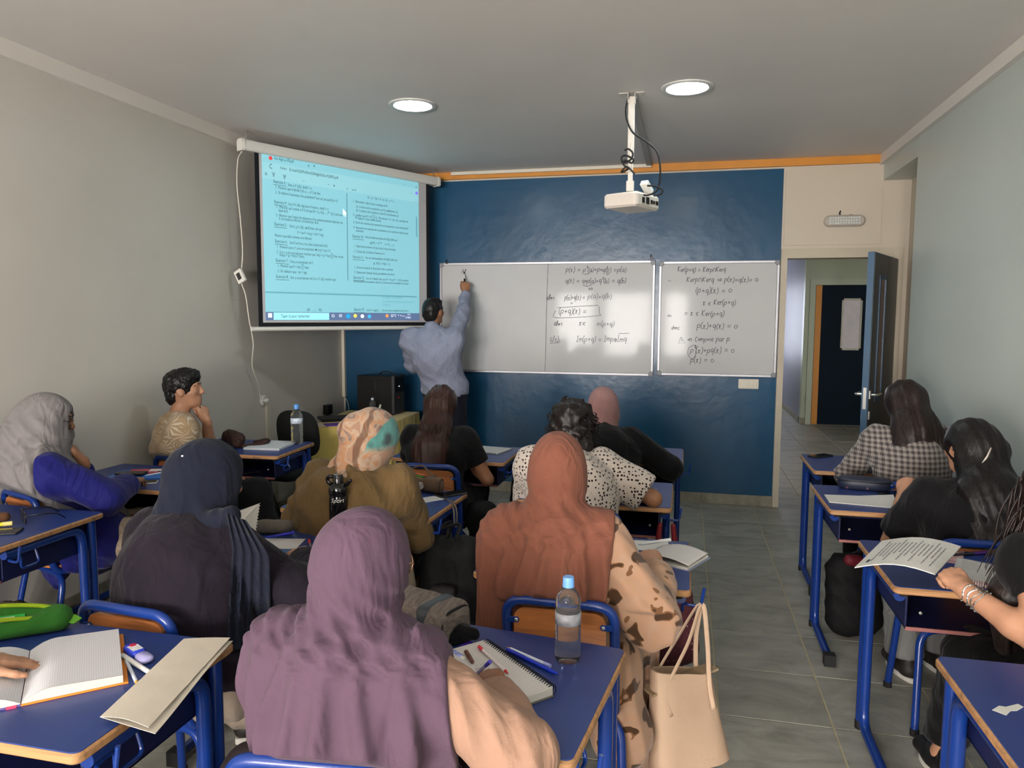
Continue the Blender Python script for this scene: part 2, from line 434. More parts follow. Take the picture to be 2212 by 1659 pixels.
for _k, (_x, _y) in enumerate(((-1.718, -.6), (-.022, -.6), (-1.718, -3.0), (-.022, -3.0))):  # unseen downlights, added to light the room from behind
    downlight(_x, _y, 'added round ceiling downlight behind the camera, %s' % ('left of the nearer pair', 'right of the nearer pair', 'left of the farther pair', 'right of the farther pair')[_k])
# ---- whiteboards
BOARD = mat('whiteboard_enamel', (190, 190, 190), rough=.075, spec=.115, var=.02, vscale=2)
INK = mat('marker_ink', (46, 48, 60), rough=.6)
INK_FAINT = mat('marker_ink_faint', (96, 98, 108), rough=.6)
GLY = {  # pen strokes: x-height 1, ascender 1.8, descender -.8; (advance, strokes)
 'p': (1.0, [[(.1, .9), (.05, -.8)], [(.08, .6), (.45, 1), (.8, .7), (.6, .15), (.1, .1)]]),
 'q': (1.0, [[(.75, .9), (.4, 1.05), (.1, .6), (.3, .1), (.7, .4), (.78, .95), (.7, -.8)]]),
 'x': (1.0, [[(.0, .9), (.3, .9), (.35, .2), (.75, .05)], [(.75, .95), (.45, .85), (.3, .15), (0, .05)]]),
 'a': (.95, [[(.7, .9), (.3, 1), (.05, .5), (.3, 0), (.65, .4), (.72, .9), (.72, .2), (.9, .05)]]),
 'b': (.9, [[(.1, 1.8), (.08, .1), (.45, 0), (.75, .4), (.5, .85), (.1, .5)]]),
 '(': (.5, [[(.4, 1.7), (.1, 1.1), (.1, .2), (.4, -.4)]]), ')': (.5, [[(.05, 1.7), (.35, 1.1), (.35, .2), (.05, -.4)]]),
 '=': (1.2, [[(.15, .8), (1.0, .85)], [(.15, .35), (1.0, .42)]]), '+': (1.1, [[(.1, .6), (.9, .65)], [(.5, 1.05), (.5, .2)]]),
 '0': (1.0, [[(.5, 1.1), (.1, .8), (.2, .2), (.6, .1), (.9, .6), (.5, 1.1)]]), '2': (.55, [[(.05, 1.8), (.3, 2.0), (.4, 1.7), (.08, 1.3), (.45, 1.3)]]),
 'o': (.6, [[(.3, .8), (.1, .5), (.3, .25), (.5, .5), (.3, .8)]]), 'e': (.8, [[(.1, .5), (.65, .6), (.4, 1), (.08, .5), (.35, .02), (.7, .2)]]),
 'K': (1.2, [[(.2, 1.8), (.15, 0)], [(.95, 1.7), (.2, .8), (.9, .05)]]), 'r': (.7, [[(.1, 1), (.15, 0)], [(.13, .6), (.35, .95), (.6, .9)]]),
 'n': (.95, [[(.1, 1), (.1, 0)], [(.1, .6), (.4, 1), (.65, .7), (.68, 0)]]), 'm': (1.3, [[(.1, 1), (.1, 0)], [(.1, .6), (.35, 1), (.55, .7), (.55, 0)], [(.55, .6), (.85, 1), (1.05, .7), (1.1, 0)]]),
 'l': (.5, [[(.1, .2), (.4, 1.5), (.2, 1.8), (.15, .2), (.4, 0)]]), 's': (.7, [[(.55, .9), (.2, .85), (.5, .4), (.1, .05)]]),
 'u': (.95, [[(.1, 1), (.12, .2), (.45, 0), (.7, .4), (.72, 1), (.75, 0)]]), 'd': (.95, [[(.7, .9), (.25, .9), (.08, .4), (.35, 0), (.7, .5), (.72, 1.8), (.72, .1)]]),
 'c': (.75, [[(.6, .9), (.25, .95), (.08, .45), (.3, 0), (.65, .15)]]), 'C': (1.0, [[(.8, 1.5), (.4, 1.6), (.1, .8), (.4, 0), (.85, .2)]]),
 'I': (.8, [[(.1, 1.7), (.6, 1.7)], [(.35, 1.7), (.3, 0)], [(.05, 0), (.6, 0)]]), 'A': (1.1, [[(0, 0), (.5, 1.7), (.95, 0)], [(.2, .6), (.8, .65)]]),
 'E': (.9, [[(.75, .95), (.25, .9), (.08, .5), (.25, .1), (.75, .05)], [(.08, .5), (.6, .52)]]), 'N': (1.1, [[(.1, 0), (.15, .9), (.5, 1.3), (.85, .9), (.9, 0)]]),
 '>': (1.6, [[(.1, .75), (1.2, .8)], [(.1, .35), (1.2, .4)], [(.9, 1.1), (1.5, .6), (.95, .1)]]), '<': (1.6, [[(1.4, .75), (.4, .8)], [(1.4, .35), (.4, .4)], [(.6, 1.1), (.1, .6), (.6, .1)]]),
 '|': (.7, [[(.1, .9), (.1, .1)], [(.4, .9), (.4, .1)]]), '*': (1.0, [[(.5, 1), (.1, .8), (.2, .2), (.6, .05), (.9, .6), (.5, 1)], [(.15, .55), (.85, .55)], [(.5, .95), (.5, .1)]]),
 '/': (.7, [[(.05, -.2), (.5, 1.6)]]), ':': (.4, [[(.1, .8), (.15, .75)], [(.1, .2), (.15, .15)]]), '-': (.9, [[(.1, .5), (.7, .55)]]), ' ': (.7, []), '!': (.3, [[(.1, 1.2), (.1, .4)], [(.1, .15), (.1, .05)]]),
}
def hand(mb, s, cx0, cy, cx1, xh=11.0, w=.0040):
    """handwriting: crop x-range and baseline of the board (crop scale 2.765 from pixel 920,540) onto the wall plane"""
    yb = W_F - .0235
    a = aty(920 + cx0 / 2.765, 540 + cy / 2.765, yb); b = aty(920 + cx1 / 2.765, 540 + cy / 2.765, yb)
    adv = sum(GLY[c][0] for c in s); sx = (b.x - a.x) / adv; sy = xh / 2.765 / 229.0 * 1.5; x = 0
    rnd = random.Random(len(s) * 7 + int(cx0))
    for c in s:
        j = rnd.uniform(-.12, .12); k = rnd.uniform(.9, 1.1)
        for st in GLY[c][1]:
            P = [Vector((a.x + (x + px + .12 * py) * sx, yb, a.z + (b.z - a.z) * x / adv + (py * k + j) * sy)) for px, py in st]
            if len(P) > 2: P = spline(P, 4)
            stroke(mb, P, w)
        x += GLY[c][0]
def stroke(mb, P, w):
    """flat pen line on the wall plane"""
    n = len(P); L_, R_ = [], []
    for i in range(n):
        t = (P[min(i + 1, n - 1)] - P[max(i - 1, 0)]); t = t.normalized() if t.length > 1e-9 else Vector((1, 0, 0))
        nr = Vector((-t.z, 0, t.x)) * (w / 2); L_.append(P[i] + nr); R_.append(P[i] - nr)
    mb.add(L_ + R_, [(i, n + i, n + i + 1, i + 1) for i in range(n - 1)])
def bpt(cx, cy): return aty(920 + cx / 2.765, 540 + cy / 2.765, W_F - .0235)

def whiteboard(x0, x1, z0, z1, label):
    t = thing('whiteboard', ((x0 + x1) / 2, W_F - .006, z0), 0, label, 'whiteboard')
    MB().box(x0 + .01, x1 - .01, W_F - .022, W_F - .007, z0 + .01, z1 - .01).build('writing_surface', BOARD, t, world=True)
    for q in ((x0 + .03, x1 - .03, z0, z0 + .022), (x0 + .03, x1 - .03, z1 - .022, z1), (x0, x0 + .022, z0 + .03, z1 - .03), (x1 - .022, x1, z0 + .03, z1 - .03)):
        MB().slab([(q[0], q[2]), (q[1], q[2]), (q[1], q[3]), (q[0], q[3])], .001, .026, .004, frame3((0, W_F - .006, 0), (1, 0, 0), (0, 0, 1))).build('frame_rail', ALU, t, world=True, smooth=30)
    for x in (x0, x1):
        for z in (z0, z1):
            sx = 1 if x == x0 else -1; sz = 1 if z == z0 else -1
            poly = [(x, z), (x + sx * .042, z), (x + sx * .042, z + sz * .026), (x + sx * .026, z + sz * .042), (x, z + sz * .042)]
            if sx * sz < 0: poly.reverse()
            MB().slab(poly, 0, .029, .004, frame3((0, W_F - .006, 0), (1, 0, 0), (0, 0, 1))).build('corner_cap', mat('grey_plastic', (128, 130, 134), rough=.45), t, world=True)
    return t
wb1 = whiteboard(-2.272, -.268, 1.130, 2.157, 'wide whiteboard with a ruled line and equations on its right half')
wb2 = whiteboard(-.234, .775, 1.141, 2.145, 'narrower whiteboard beside the doorway filled with kernel equations')
m = MB()
hand(m, 'p(x) = p2(a)+poq(b) =p(a)', 835, 130, 1197); hand(m, 'q(x) = qop(a)+q2(b) = q(b)', 832, 197, 1195)
hand(m, 'alors', 722, 297, 768); hand(m, 'p(x)+q(x) =', 828, 297, 950); hand(m, '|', 862, 325, 880, 9); hand(m, '(p+q)(x) =', 793, 380, 960, 13)
hand(m, 'alors', 765, 452, 815); hand(m, 'xE', 912, 450, 955); hand(m, 'c/c)', 742, 545, 792, 13)
hand(m, '0', 1078, 150, 1092, 8); hand(m, '|0', 972, 238, 996, 8); hand(m, 'Al', 212, 138, 238, 8)
for line in ([(945, 146), (975, 140), (995, 122)], [(938, 212), (965, 217), (996, 205)], [(742, 557), (795, 552), (798, 535)],
             [(785, 345), (1028, 330)], [(775, 362), (778, 405), (1025, 393), (1036, 378), (1034, 335)], [(730, 86), (722, 300), (712, 725)], [(1150, 500), (1215, 497)]):
    stroke(m, spline([bpt(*q) for q in line], 5), .0036)
m.build('marker_writing', INK, wb1, world=True, kind='stuff')
m = MB()
hand(m, 'p(a)+q(b)', 965, 290, 1110); hand(m, 'm(p+q)', 1020, 452, 1125); hand(m, 'Im(p+q) = Imp*Imq', 897, 547, 1200, 13)
m.build('pale_writing', INK_FAINT, wb1, world=True, kind='stuff')  # paler ink: window glare over these words is put into the colour
m = MB()
hand(m, 'Ker(p+q) = KerpNKerq', 1502, 130, 1792); hand(m, 'KerpNKerq > p(x)=q(x)= 0', 1555, 190, 1985); hand(m, '(p+q)(x) = 0', 1610, 256, 1828, 13)
hand(m, 'x E Ker(p+q)', 1652, 328, 1850, 12); hand(m, '= x E Ker(p+q)', 1540, 393, 1782, 12); hand(m, 'donc', 1466, 474, 1515, 9); hand(m, 'p(x)+q(x) = 0', 1618, 468, 1862, 13)
hand(m, 'on Compose par p', 1562, 546, 1815, 11); hand(m, 'p2(x)+pq(x) = 0', 1578, 614, 1842, 13); hand(m, 'p(x) = 0', 1578, 672, 1720, 13)
stroke(m, [bpt(*q) for q in ((1524, 520), (1508, 556), (1548, 556), (1524, 520))], .0036)
hand(m, '!', 1522, 551, 1530, 9)
stroke(m, spline([bpt(*q) for q in ((1600, 568), (1570, 585), (1566, 625), (1590, 650), (1608, 630), (1614, 580), (1600, 566))], 5), .0036)
m.build('marker_writing', INK, wb2, world=True, kind='stuff')
m = MB(); hand(m, '- :', 1440, 190, 1500, 9); hand(m, '<', 1440, 400, 1470, 9)
m.build('pale_writing', INK_FAINT, wb2, world=True, kind='stuff')  # strokes at the left edge, drawn in the paler ink
for px, py in ((965, 568), (1407, 557)):
    q = aty(px, py, W_F - .03)
    tag(MB().box(q.x - .012, q.x + .012, W_F - .034, W_F - .006, q.z - .01, q.z + .006).tube([(q.x - .004, W_F - .03, q.z + .006), (q.x - .006, W_F - .03, q.z + .03)], .005, 6).build('board_hook', BLACK_PLASTIC),
        'small black hook on the top edge of the wide whiteboard, %s' % ('near its left end' if px < 1000 else 'near its right end'), 'hook', 'whiteboard hooks')

# ---- switch plate, emergency light
t = thing('switch_plate', (.552, W_F - .006, 1.037), 0, 'white double switch plate on the blue wall under the narrow whiteboard', 'light switch')
fm = frame3((0, W_F - .006, 0), (1, 0, 0), (0, 0, 1))
MB().slab(rrect(.468, .637, 1.037, 1.122, .006), 0, .012, .002, fm).build('plate', CREAM_PLASTIC, t, world=True)
MB().slab(rrect(.482, .548, 1.051, 1.108, .003), .012, .016, .0015, fm).build('rocker', CREAM_PLASTIC, t, world=True)
MB().slab(rrect(.565, .593, 1.051, 1.108, .003), .012, .017, .0015, fm).build('rocker', CREAM_PLASTIC, t, world=True)
MB().slab(rrect(.595, .622, 1.051, 1.108, .003), .012, .017, .0015, fm).build('rocker', CREAM_PLASTIC, t, world=True)
t = thing('emergency_light', (1.267, W_F - .012, 2.415), 0, 'oval emergency light with clear ribbed lens above the doorway', 'emergency light')
fm2 = frame3((0, W_F - .012, 0), (1, 0, 0), (0, 0, 1))
MB().slab(rrect(1.108, 1.427, 2.414, 2.508, .046, 8), 0, .045, .012, fm2).build('housing', mat('aged_white_plastic', (176, 168, 156), rough=.4), t, world=True, smooth=30)
LENS = mat('clear_lens', (208, 210, 206), rough=.12, spec=.8, var=.1, vscale=60)
for i in range(12):
    for j in range(3):
        x = 1.148 + i * .0202; z = 2.431 + j * .021
        MB().slab([(x, z), (x + .018, z), (x + .018, z + .019), (x, z + .019)], .045, .053, .004, fm2).build('lens_facet', LENS, t, world=True)
MB().tube([(1.235, W_F - .02, 2.505), (1.232, W_F - .02, 2.53), (1.24, W_F - .015, 2.545)], .006, 6).tube([(1.30, W_F - .02, 2.505), (1.32, W_F - .02, 2.512), (1.34, W_F - .02, 2.505)], .004, 6).build('supply_wire', BLACK_RUBBER, t, world=True)

# ---- projection screen hung across the corner
SA, SB = Vector((-3.150, 4.83, 0)), Vector((-2.235, 6.535, 0))
sd = (SB - SA).normalized(); sn = Vector((sd.y, -sd.x, 0))           # along the screen, and toward the room
SZ = 2.875
def onscreen(px, py, off=0.0):
    d = _ray(px, py); p0 = SA + sn * off; k = (p0 - _C).dot(sn) / d.dot(sn); q = _C + d * k
    return ((q - SA).dot(sd), q.z)
sm = frame3(SA, sd, (0, 0, 1))
if sm.col[2].xyz.dot(sn) < 0: sn_sign = -1
else: sn_sign = 1
LEN = (SB - SA).length
scr = thing('projection_screen', SA + Vector((0, 0, 1.15)), 0, 'pull-down projection screen hung across the corner showing a maths document', 'projection screen')
CASE = mat('screen_case_white', (214, 212, 206), rough=.4)
prof = [(-.036, -.034), (.024, -.034), (.034, -.024), (.034, .02), (.024, .040), (-.02, .042), (-.036, .03)]
hous = MB(); n = len(prof)
q0, q1 = SA - sd * .0, SB
vs = []
for q in (q0 + sd * .02, q1 - sd * .02):
    vs += [q + sn * a + Vector((0, 0, SZ + b)) for a, b in prof]
hous.add(vs, [tuple(range(n)), tuple(range(2 * n - 1, n - 1, -1))] + [(i, n + i, n + (i + 1) % n, (i + 1) % n) for i in range(n)])
hous.build('case', CASE, scr, world=True, smooth=35)
for q, s in ((q0, 1), (q1, -1)):
    e = MB(); vs = []
    for k in (0, 1):
        vs += [q + sd * (s * .025 * k) + sn * (a * 1.12) + Vector((0, 0, SZ + b * 1.12)) for a, b in prof]
    e.add(vs, [tuple(range(n)), tuple(range(2 * n - 1, n - 1, -1))] + [(i, n + i, n + (i + 1) % n, (i + 1) % n) for i in range(n)])
    e.build('end_cap', WHITE_PLASTIC, scr, world=True)
    hk = [q + sd * (s * .05) + Vector((0, 0, SZ + .045)), q + sd * (s * .05) + Vector((0, 0, CEIL - .03)), q + sd * (s * .05 + .012) + Vector((0, 0, CEIL))]
    MB().tube(hk, .005, 6).build('hanging_hook', STEEL, scr, world=True)
FABRIC = mat('screen_fabric', (186, 184, 186), rough=.85)
SBLACK = mat('screen_border', (14, 15, 22), rough=.9)
s0, zt = onscreen(543, 324); s1, _ = onscreen(948, 393); _, zb0 = onscreen(569, 707); s0b, _ = onscreen(562, 600)
s0 = (s0 + s0b) / 2; s1 = LEN - (s0 - 0); zb = zb0
zt = SZ - .022
def srect(mb, a, b, c, d, o0, o1):
    return mb.prism([(a, c), (b, c), (b, d), (a, d)], o0 * sn_sign, o1 * sn_sign, sm)
srect(MB(), s0, s1, zb, zt, 0, .0015).build('black_border', SBLACK, scr, world=True)
wl, wr_, wbz = s0 + .035, s1 - .035, zb + .035
srect(MB(), wl, wr_, wbz, zt - .002, .0016, .0022).build('white_fabric', FABRIC, scr, world=True)
MB().tube([sm @ Vector((s0 - .06, zb - .012, 0)), sm @ Vector((s1 + .06, zb - .012, 0))], .017, 12).build('bottom_bar', CASE, scr, smooth=40, world=True)
# the projected picture
IMG = mat('projected_picture', (120, 168, 178), rough=.8, emit=.38, ecol=(134, 204, 218))
IMG2 = mat('projected_toolbar', (128, 168, 174), rough=.8, emit=.42, ecol=(142, 206, 218))
IMG3 = mat('projected_taskbar', (90, 104, 128), rough=.8, emit=.24, ecol=(110, 140, 196))
IMG4 = mat('projected_search_box', (128, 176, 184), rough=.8, emit=.50, ecol=(150, 228, 242))
ITXT = mat('projected_text', (44, 84, 100), rough=.8)
ITXT2 = mat('projected_pale_text', (110, 170, 184), rough=.8, emit=.2, ecol=(110, 184, 200))
ITXW = mat('projected_white_text', (235, 240, 245), rough=.8, emit=.7, ecol=(220, 232, 250))
def cr(cx, cy): return onscreen(480 + cx / 3.53, 270 + cy / 3.53, .003)
il, it = cr(300, 235); ir, _ = cr(1498, 600); _, ib = cr(345, 1490)
it = zt - .010
srect(MB(), il, ir, ib, it, .0023, .0030).build('picture', IMG, scr, world=True)
_, tb0 = cr(345, 1425)
srect(MB(), il, ir, ib, tb0, .0031, .0034).build('taskbar', IMG3, scr, world=True)
sx0, sz0 = cr(392, 1485); sx1, sz1 = cr(815, 1432)
srect(MB(), sx0, sx1, ib + .004, tb0 - .004, .0035, .0037).build('search_box', IMG4, scr, world=True)
_, t1 = cr(320, 405)
srect(MB(), il, ir, t1, it - .055, .0031, .0033).build('toolbar', IMG2, scr, world=True)
def stext(mb, s, cx, cy, size=.030, shear=0.0, off=.0040, fit=None):
    a, z = cr(cx, cy)
    vs, fs = text_mesh(s, size, shear)
    k = 1.0
    if fit and vs:
        w = max(v.x for v in vs); k = (cr(fit, cy)[0] - a) / w
    vs = [sm @ Vector((a + v.x * k, z + v.y, off * sn_sign)) for v in vs]
    mb.add(vs, fs if sn_sign > 0 else [tuple(reversed(f)) for f in fs])
body = MB(); ital = MB()
for s, cx, cy, fit, sz in (
  ('Rev Algb Lin PSI.pdf', 397, 262, 545, .030), ('Fichier', 442, 335, 492, .026), ('E:/math%20Psi/Rev%20Algb%20Lin%20PSI.pdf', 512, 350, 883, .032),
  ('Exercice 3 :', 390, 440, 490, .034), ('Soit u ∈ L(E), dimE = n', 500, 465, 680, .030),
  ('1.  Montrer que la famille { Id, u, ..., u² } est liée.', 402, 482, 748, .030), ('2.  En déduire l’existence d’un polynôme P non nul, tel que P(u) = 0', 404, 522, 878, .030),
  ('Exercice 4 :', 396, 595, 495, .034), ('Soit f ∈ L(E) nilpotent d’indice n, dimE = n.', 505, 612, 810, .030),
  ('1.  Montrer qu’il existe a ∈ E tel que B = { a, f(a), ..., fⁿ⁻¹(a) } soit une', 410, 632, 915, .030), ('base de E.', 430, 660, 502, .030),
  ('2.  Montrer que l’indice de nilpotence d’un endomorphisme nilpotent, de', 410, 695, 917, .030), ('E, est toujours inférieur à la dimension de E.', 434, 722, 735, .030),
  ('Exercice 5 :', 398, 765, 495, .034), ('Soit f, g ∈ L(E), dimE finie, tels que', 512, 780, 763, .030), ('E = kerf + kerg = Imf + Img', 572, 828, 770, .030),
  ('Montrer que telles sommes sont directes.', 400, 850, 685, .030),
  ('Exercice 6 :', 402, 895, 500, .034), ('Soit E un K-ev, p et q deux projecteurs de E.', 515, 906, 805, .030),
  ('1.  Montrer que p + q est un projecteur ⇔ p∘q = q∘p = 0.', 415, 936, 825, .030), ('2.  Si p + q est un projecteur, montrer que  Im(p + q) = Imp ⊕ Imq  et que', 415, 976, 922, .030),
  ('Ker(p + q) = Kerp ∩ Kerq', 438, 1000, 622, .030),
  ('Exercice 7 :', 408, 1042, 508, .034), ('Soit p un projecteur de E', 518, 1050, 690, .030), ('1.  Montrer que E = Imp ⊕ kerp', 422, 1082, 660, .030), ('2.  En déduire que  trp = rgp.', 422, 1122, 648, .030),
  ('Exercice 8 :', 410, 1166, 510, .034), ('Soit  p un projecteur de E et u ∈ L(E), montrer que:', 520, 1172, 868, .030),
  ('D : y + 2z = 0  et  Δ : y = z', 1108, 560, 1306, .028),
  ('1.  Déterminer, dans la base canonique de R³ :', 995, 588, 1268, .028), ('(a)  la matrice de la projection p sur D parallèlement à Δ.', 1020, 628, 1340, .028), ('(b)  la matrice de la symétrie s d’axe D et de direction Δ.', 1020, 658, 1345, .028),
  ('2.  Justifier que R² = D ⊕ Δ.  Puis donner  E = (e1, e2)  une base de', 997, 692, 1416, .028), ('R² adaptée à cette somme directe', 1015, 716, 1210, .028),
  ('3.  Ecrire les matrices de la projection p et la symétrie s dans la base de E', 999, 748, 1416, .028), ('4.  Retrouver les matrices de la projection p et la symétrie s dans la base', 1000, 788, 1416, .028), ('canonique.', 1018, 812, 1080, .028),
  ('Exercice 10 :', 993, 856, 1080, .034), ('Soit φ l’endomorphisme de Rn[X] défini par :', 1090, 862, 1340, .028), ('φ(Xᵏ) = Xⁿ⁻ᵏ,    k = 0, ..., n', 1125, 906, 1308, .028),
  ('1.  Déterminer la matrice A de φ dans la base canonique.', 1004, 930, 1324, .028), ('2.  Calculer φ², et déduire l’inverse de A.', 1004, 970, 1240, .028),
  ('Exercice 11 :', 996, 1014, 1084, .034), ('Soit φ l’endomorphisme de Rn[X] défini par :', 1092, 1020, 1340, .028), ('φ : P(X) → P(X + 1)', 1152, 1062, 1278, .028),
  ('1.  Donner la matrice A de φ dans la base canonique.', 1006, 1092, 1304, .028), ('2.  Déterminer l’inverse de φ, puis déduire celui de A.', 1006, 1130, 1314, .028),
  ('Exercice 12 :', 1000, 1172, 1086, .034), ('Soit A ∈ Mn(R) telle que Aⁿ = 0 et Aⁿ⁻¹ ≠ 0. En utilisant', 1098, 1178, 1420, .026), ('l’endomorphisme canoniquement associé à A, montrer que A est semblable à la matrice', 1000, 1198, 1420, .026),
  ('Exercice 19 :', 1004, 1416, 1086, .034), ('Soit D = diag(λ1, ..., λn) une matrice diagonale telle que les', 1100, 1420, 1420, .026), ('(0   ...   0)', 645, 1418, 758, .030), ('sur 4', 988, 500, 1020, .026), ('1', 948, 494, 956, .026), ('Taper ici pour rechercher', 448, 1468, 668, .034),
  ('C', 358, 330, 380, .05), ('≡', 322, 385, 342, .04), ('∀', 380, 395, 402, .05), ('∀', 462, 412, 486, .05), ('...', 610, 428, 630, .04), ('–', 804, 462, 816, .04), ('+', 845, 478, 860, .045), ('x', 652, 318, 664, .035), ('+', 692, 326, 708, .045),
  ('–', 1384, 462, 1396, .03), ('x', 1474, 480, 1484, .03), ('...', 1436, 522, 1450, .03), ('...', 1468, 585, 1484, .03)):
    (ital if 'Soit' in s or '=' in s else body); stext(body, s, cx, cy, sz, 0.0, .0040, fit)
body.build('document_text', ITXT, scr, world=True)
m = MB()
for a, b, c in ((390, 490, 448), (396, 495, 603), (398, 495, 773), (402, 500, 903), (408, 508, 1050), (410, 510, 1174), (993, 1080, 864), (996, 1084, 1022), (1000, 1086, 1180), (1004, 1086, 1424)):
    p0, z0_ = cr(a, c); p1, _ = cr(b, c); srect(m, p0, p1, z0_ - .006, z0_ - .003, .0038, .004)
p0, z0_ = cr(948, 520); _, z1_ = cr(962, 1185); srect(m, p0 - .001, p0 + .003, z1_, z0_, .0038, .004)
m.build('document_rules', ITXT, scr, world=True)
m = MB(); p0, z0_ = cr(330, 1268); srect(m, il, ir - .03, z0_ - .012, z0_, .0036, .0038); srect(m, ir - .035, ir - .02, cr(1490, 855)[1], cr(1490, 700)[1], .0038, .004)
stext(m, 'Activer Windows', 1222, 1322, .042, fit=1372); stext(m, 'Accédez aux paramètres pour activer', 1222, 1352, .030, fit=1465); stext(m, 'Windows.', 1222, 1378, .030, fit=1285)
m.build('pale_text', ITXT2, scr, world=True)
m = MB()
stext(m, '22°C  ^ ⊲ ▭', 1285, 1462, .030, fit=1392); stext(m, '19:5', 1410, 1452, .022, fit=1434); stext(m, '21/06/2', 1398, 1474, .022, fit=1438); stext(m, 'O', 834, 1466, .034, fit=856); stext(m, '⊟', 890, 1464, .030, fit=912)
a, z = cr(350, 1468)
for i in (0, 1):
    for j in (0, 1): srect(m, a + i * .017, a + i * .017 + .015, z + j * .017, z + j * .017 + .015, .0040, .0042)
m.build('taskbar_symbols', ITXW, scr, world=True)
for nm, cx, cy, colr, rr in (('browser_icon', 960, 1458, (30, 150, 210), .022), ('folder_icon', 1014, 1455, (230, 200, 90), .018), ('store_icon', 1068, 1458, (235, 240, 245), .018), ('mail_icon', 1122, 1460, (60, 170, 240), .018), ('weather_icon', 1257, 1455, (250, 150, 70), .016), ('assistant_icon', 1482, 520, (120, 110, 220), .016), ('document_icon', 368, 252, (200, 60, 60), .016)):
    a, z = cr(cx, cy); mm = mat('icon_' + nm, colr, rough=.8, emit=.5)
    MB().prism([(a + rr * math.cos(2 * PI * k / 14), z + rr * .9 * math.sin(2 * PI * k / 14)) for k in range(14)], .0040 * sn_sign, .0043 * sn_sign, sm).build(nm, mm, scr, world=True)
a, z = cr(920, 638)
MB().prism([(a, z), (a, z - .055), (a + .012, z - .042), (a + .022, z - .062), (a + .030, z - .058), (a + .020, z - .038), (a + .036, z - .036)], .0042 * sn_sign, .0045 * sn_sign, sm).build('mouse_pointer', ITXW, scr, world=True)

# screen control cord and its box
CORD = mat('white_cord', (214, 208, 196), rough=.5)
def xw(px, py, off): return atx(px, py, W_L + off)
c0 = SA + sn * .03 + Vector((0, 0, SZ - .05))
cp = [c0] + [aty(px, py, y) for px, py, y in ((514, 345, 4.86), (512, 400, 4.86), (519, 470, 4.86), (524, 540, 4.86), (522, 580, 4.86))]
tag(MB().tube(spline(cp, 6), .0045, 6).build('control_cable', CORD, smooth=True), 'white cord running from the screen case down to its control box', 'cord')
bx = aty(519, 597, 4.86)
t = thing('screen_switch', bx, R(-8), 'white diamond-tilted control box with dark window hanging beside the screen', 'switch')
rm = Matrix.Rotation(R(90), 4, 'X') @ Matrix.Rotation(R(28), 4, 'Z')
MB().slab(rrect(-.034, .034, -.050, .050, .008), -.014, .014, .004, rm).build('case', WHITE_PLASTIC, t)
MB().slab(rrect(-.017, .017, -.026, .026, .005), .014, .018, .002, rm).build('rocker', mat('dark_rocker', (52, 50, 48), rough=.4), t)
cp = [aty(px, py, y) for px, py, y in ((522, 613, 4.86), (531, 640, 4.88), (538, 690, 4.92), (547, 740, 4.98), (545, 790, 5.05), (558, 830, 5.15), (561, 850, 5.22))] + [xw(564, 862, .03)]
tag(MB().tube(spline(cp, 6), .0045, 6).build('supply_cable', CORD, smooth=True), 'white cord running from the screen control box down to the wall socket', 'cord')
so = xw(568, 865, 0)
t = thing('wall_socket', so, 0, 'round white wall socket with plug on the left wall at the end of the cord', 'socket')
sm2 = frame3(so, (0, -1, 0), (0, 0, 1))
if sm2.col[2][0] < 0: sm2 = frame3(so, (0, 1, 0), (0, 0, 1))
MB().lathe([(.045, 0), (.045, .012), (.038, .018), (.030, .020), (.028, .012), (0, .012)], 24, sm2).build('faceplate', WHITE_PLASTIC, t, world=True, smooth=35)
MB().lathe([(.018, .012), (.018, .045), (.012, .05), (0, .05)], 14, sm2).build('plug', WHITE_PLASTIC, t, world=True, smooth=35)
tr = atx(574, 880, W_L)
tag(MB().box(W_L, W_L + .018, so.y + .03, so.y + .075, .10, so.z - .035).build('cable_trunking', CREAM_PLASTIC), 'short cream cable trunking below the round socket on the left wall', 'trunking')
tag(MB().box(W_L + .004, W_L + .034, W_F - .045, W_F - .008, .86, 2.45).build('cable_trunking', CREAM_PLASTIC), 'cream vertical cable trunking in the corner beside the blue wall', 'trunking')
pl = atx(703, 884, W_L)
t = thing('power_adapter', pl, 0, 'black double plug in a socket on the left wall near the corner', 'plug')
MB().slab(rrect(-.05, .05, -.045, .045, .006), 0, .05, .005, frame3(pl, (0, -1, 0), (0, 0, 1)) if frame3(pl, (0, -1, 0), (0, 0, 1)).col[2][0] > 0 else frame3(pl, (0, 1, 0), (0, 0, 1))).build('body', BLACK_PLASTIC, t, world=True)
for dy in (-.03, .03):
    p = [pl + Vector((.03, dy, -.04)), pl + Vector((.035, dy, -.09)), pl + Vector((.05, dy + .02, -.15)), pl + Vector((.07, dy + .05, -.21))]
    MB().tube(spline(p, 5), .005, 6).build('lead', BLACK_RUBBER, t, world=True)
p = [Vector((W_L + .02, W_F - .03, .86)), Vector((W_L + .06, W_F - .05, .82)), Vector((W_L + .10, W_F - .10, .74)), Vector((W_L + .10, W_F - .14, .60))]
tag(MB().tube(spline(p, 6), .006, 6).build('grey_cable', mat('grey_cable', (140, 146, 152), rough=.5)), 'grey cable curving out of the corner trunking toward the teacher table', 'cable')

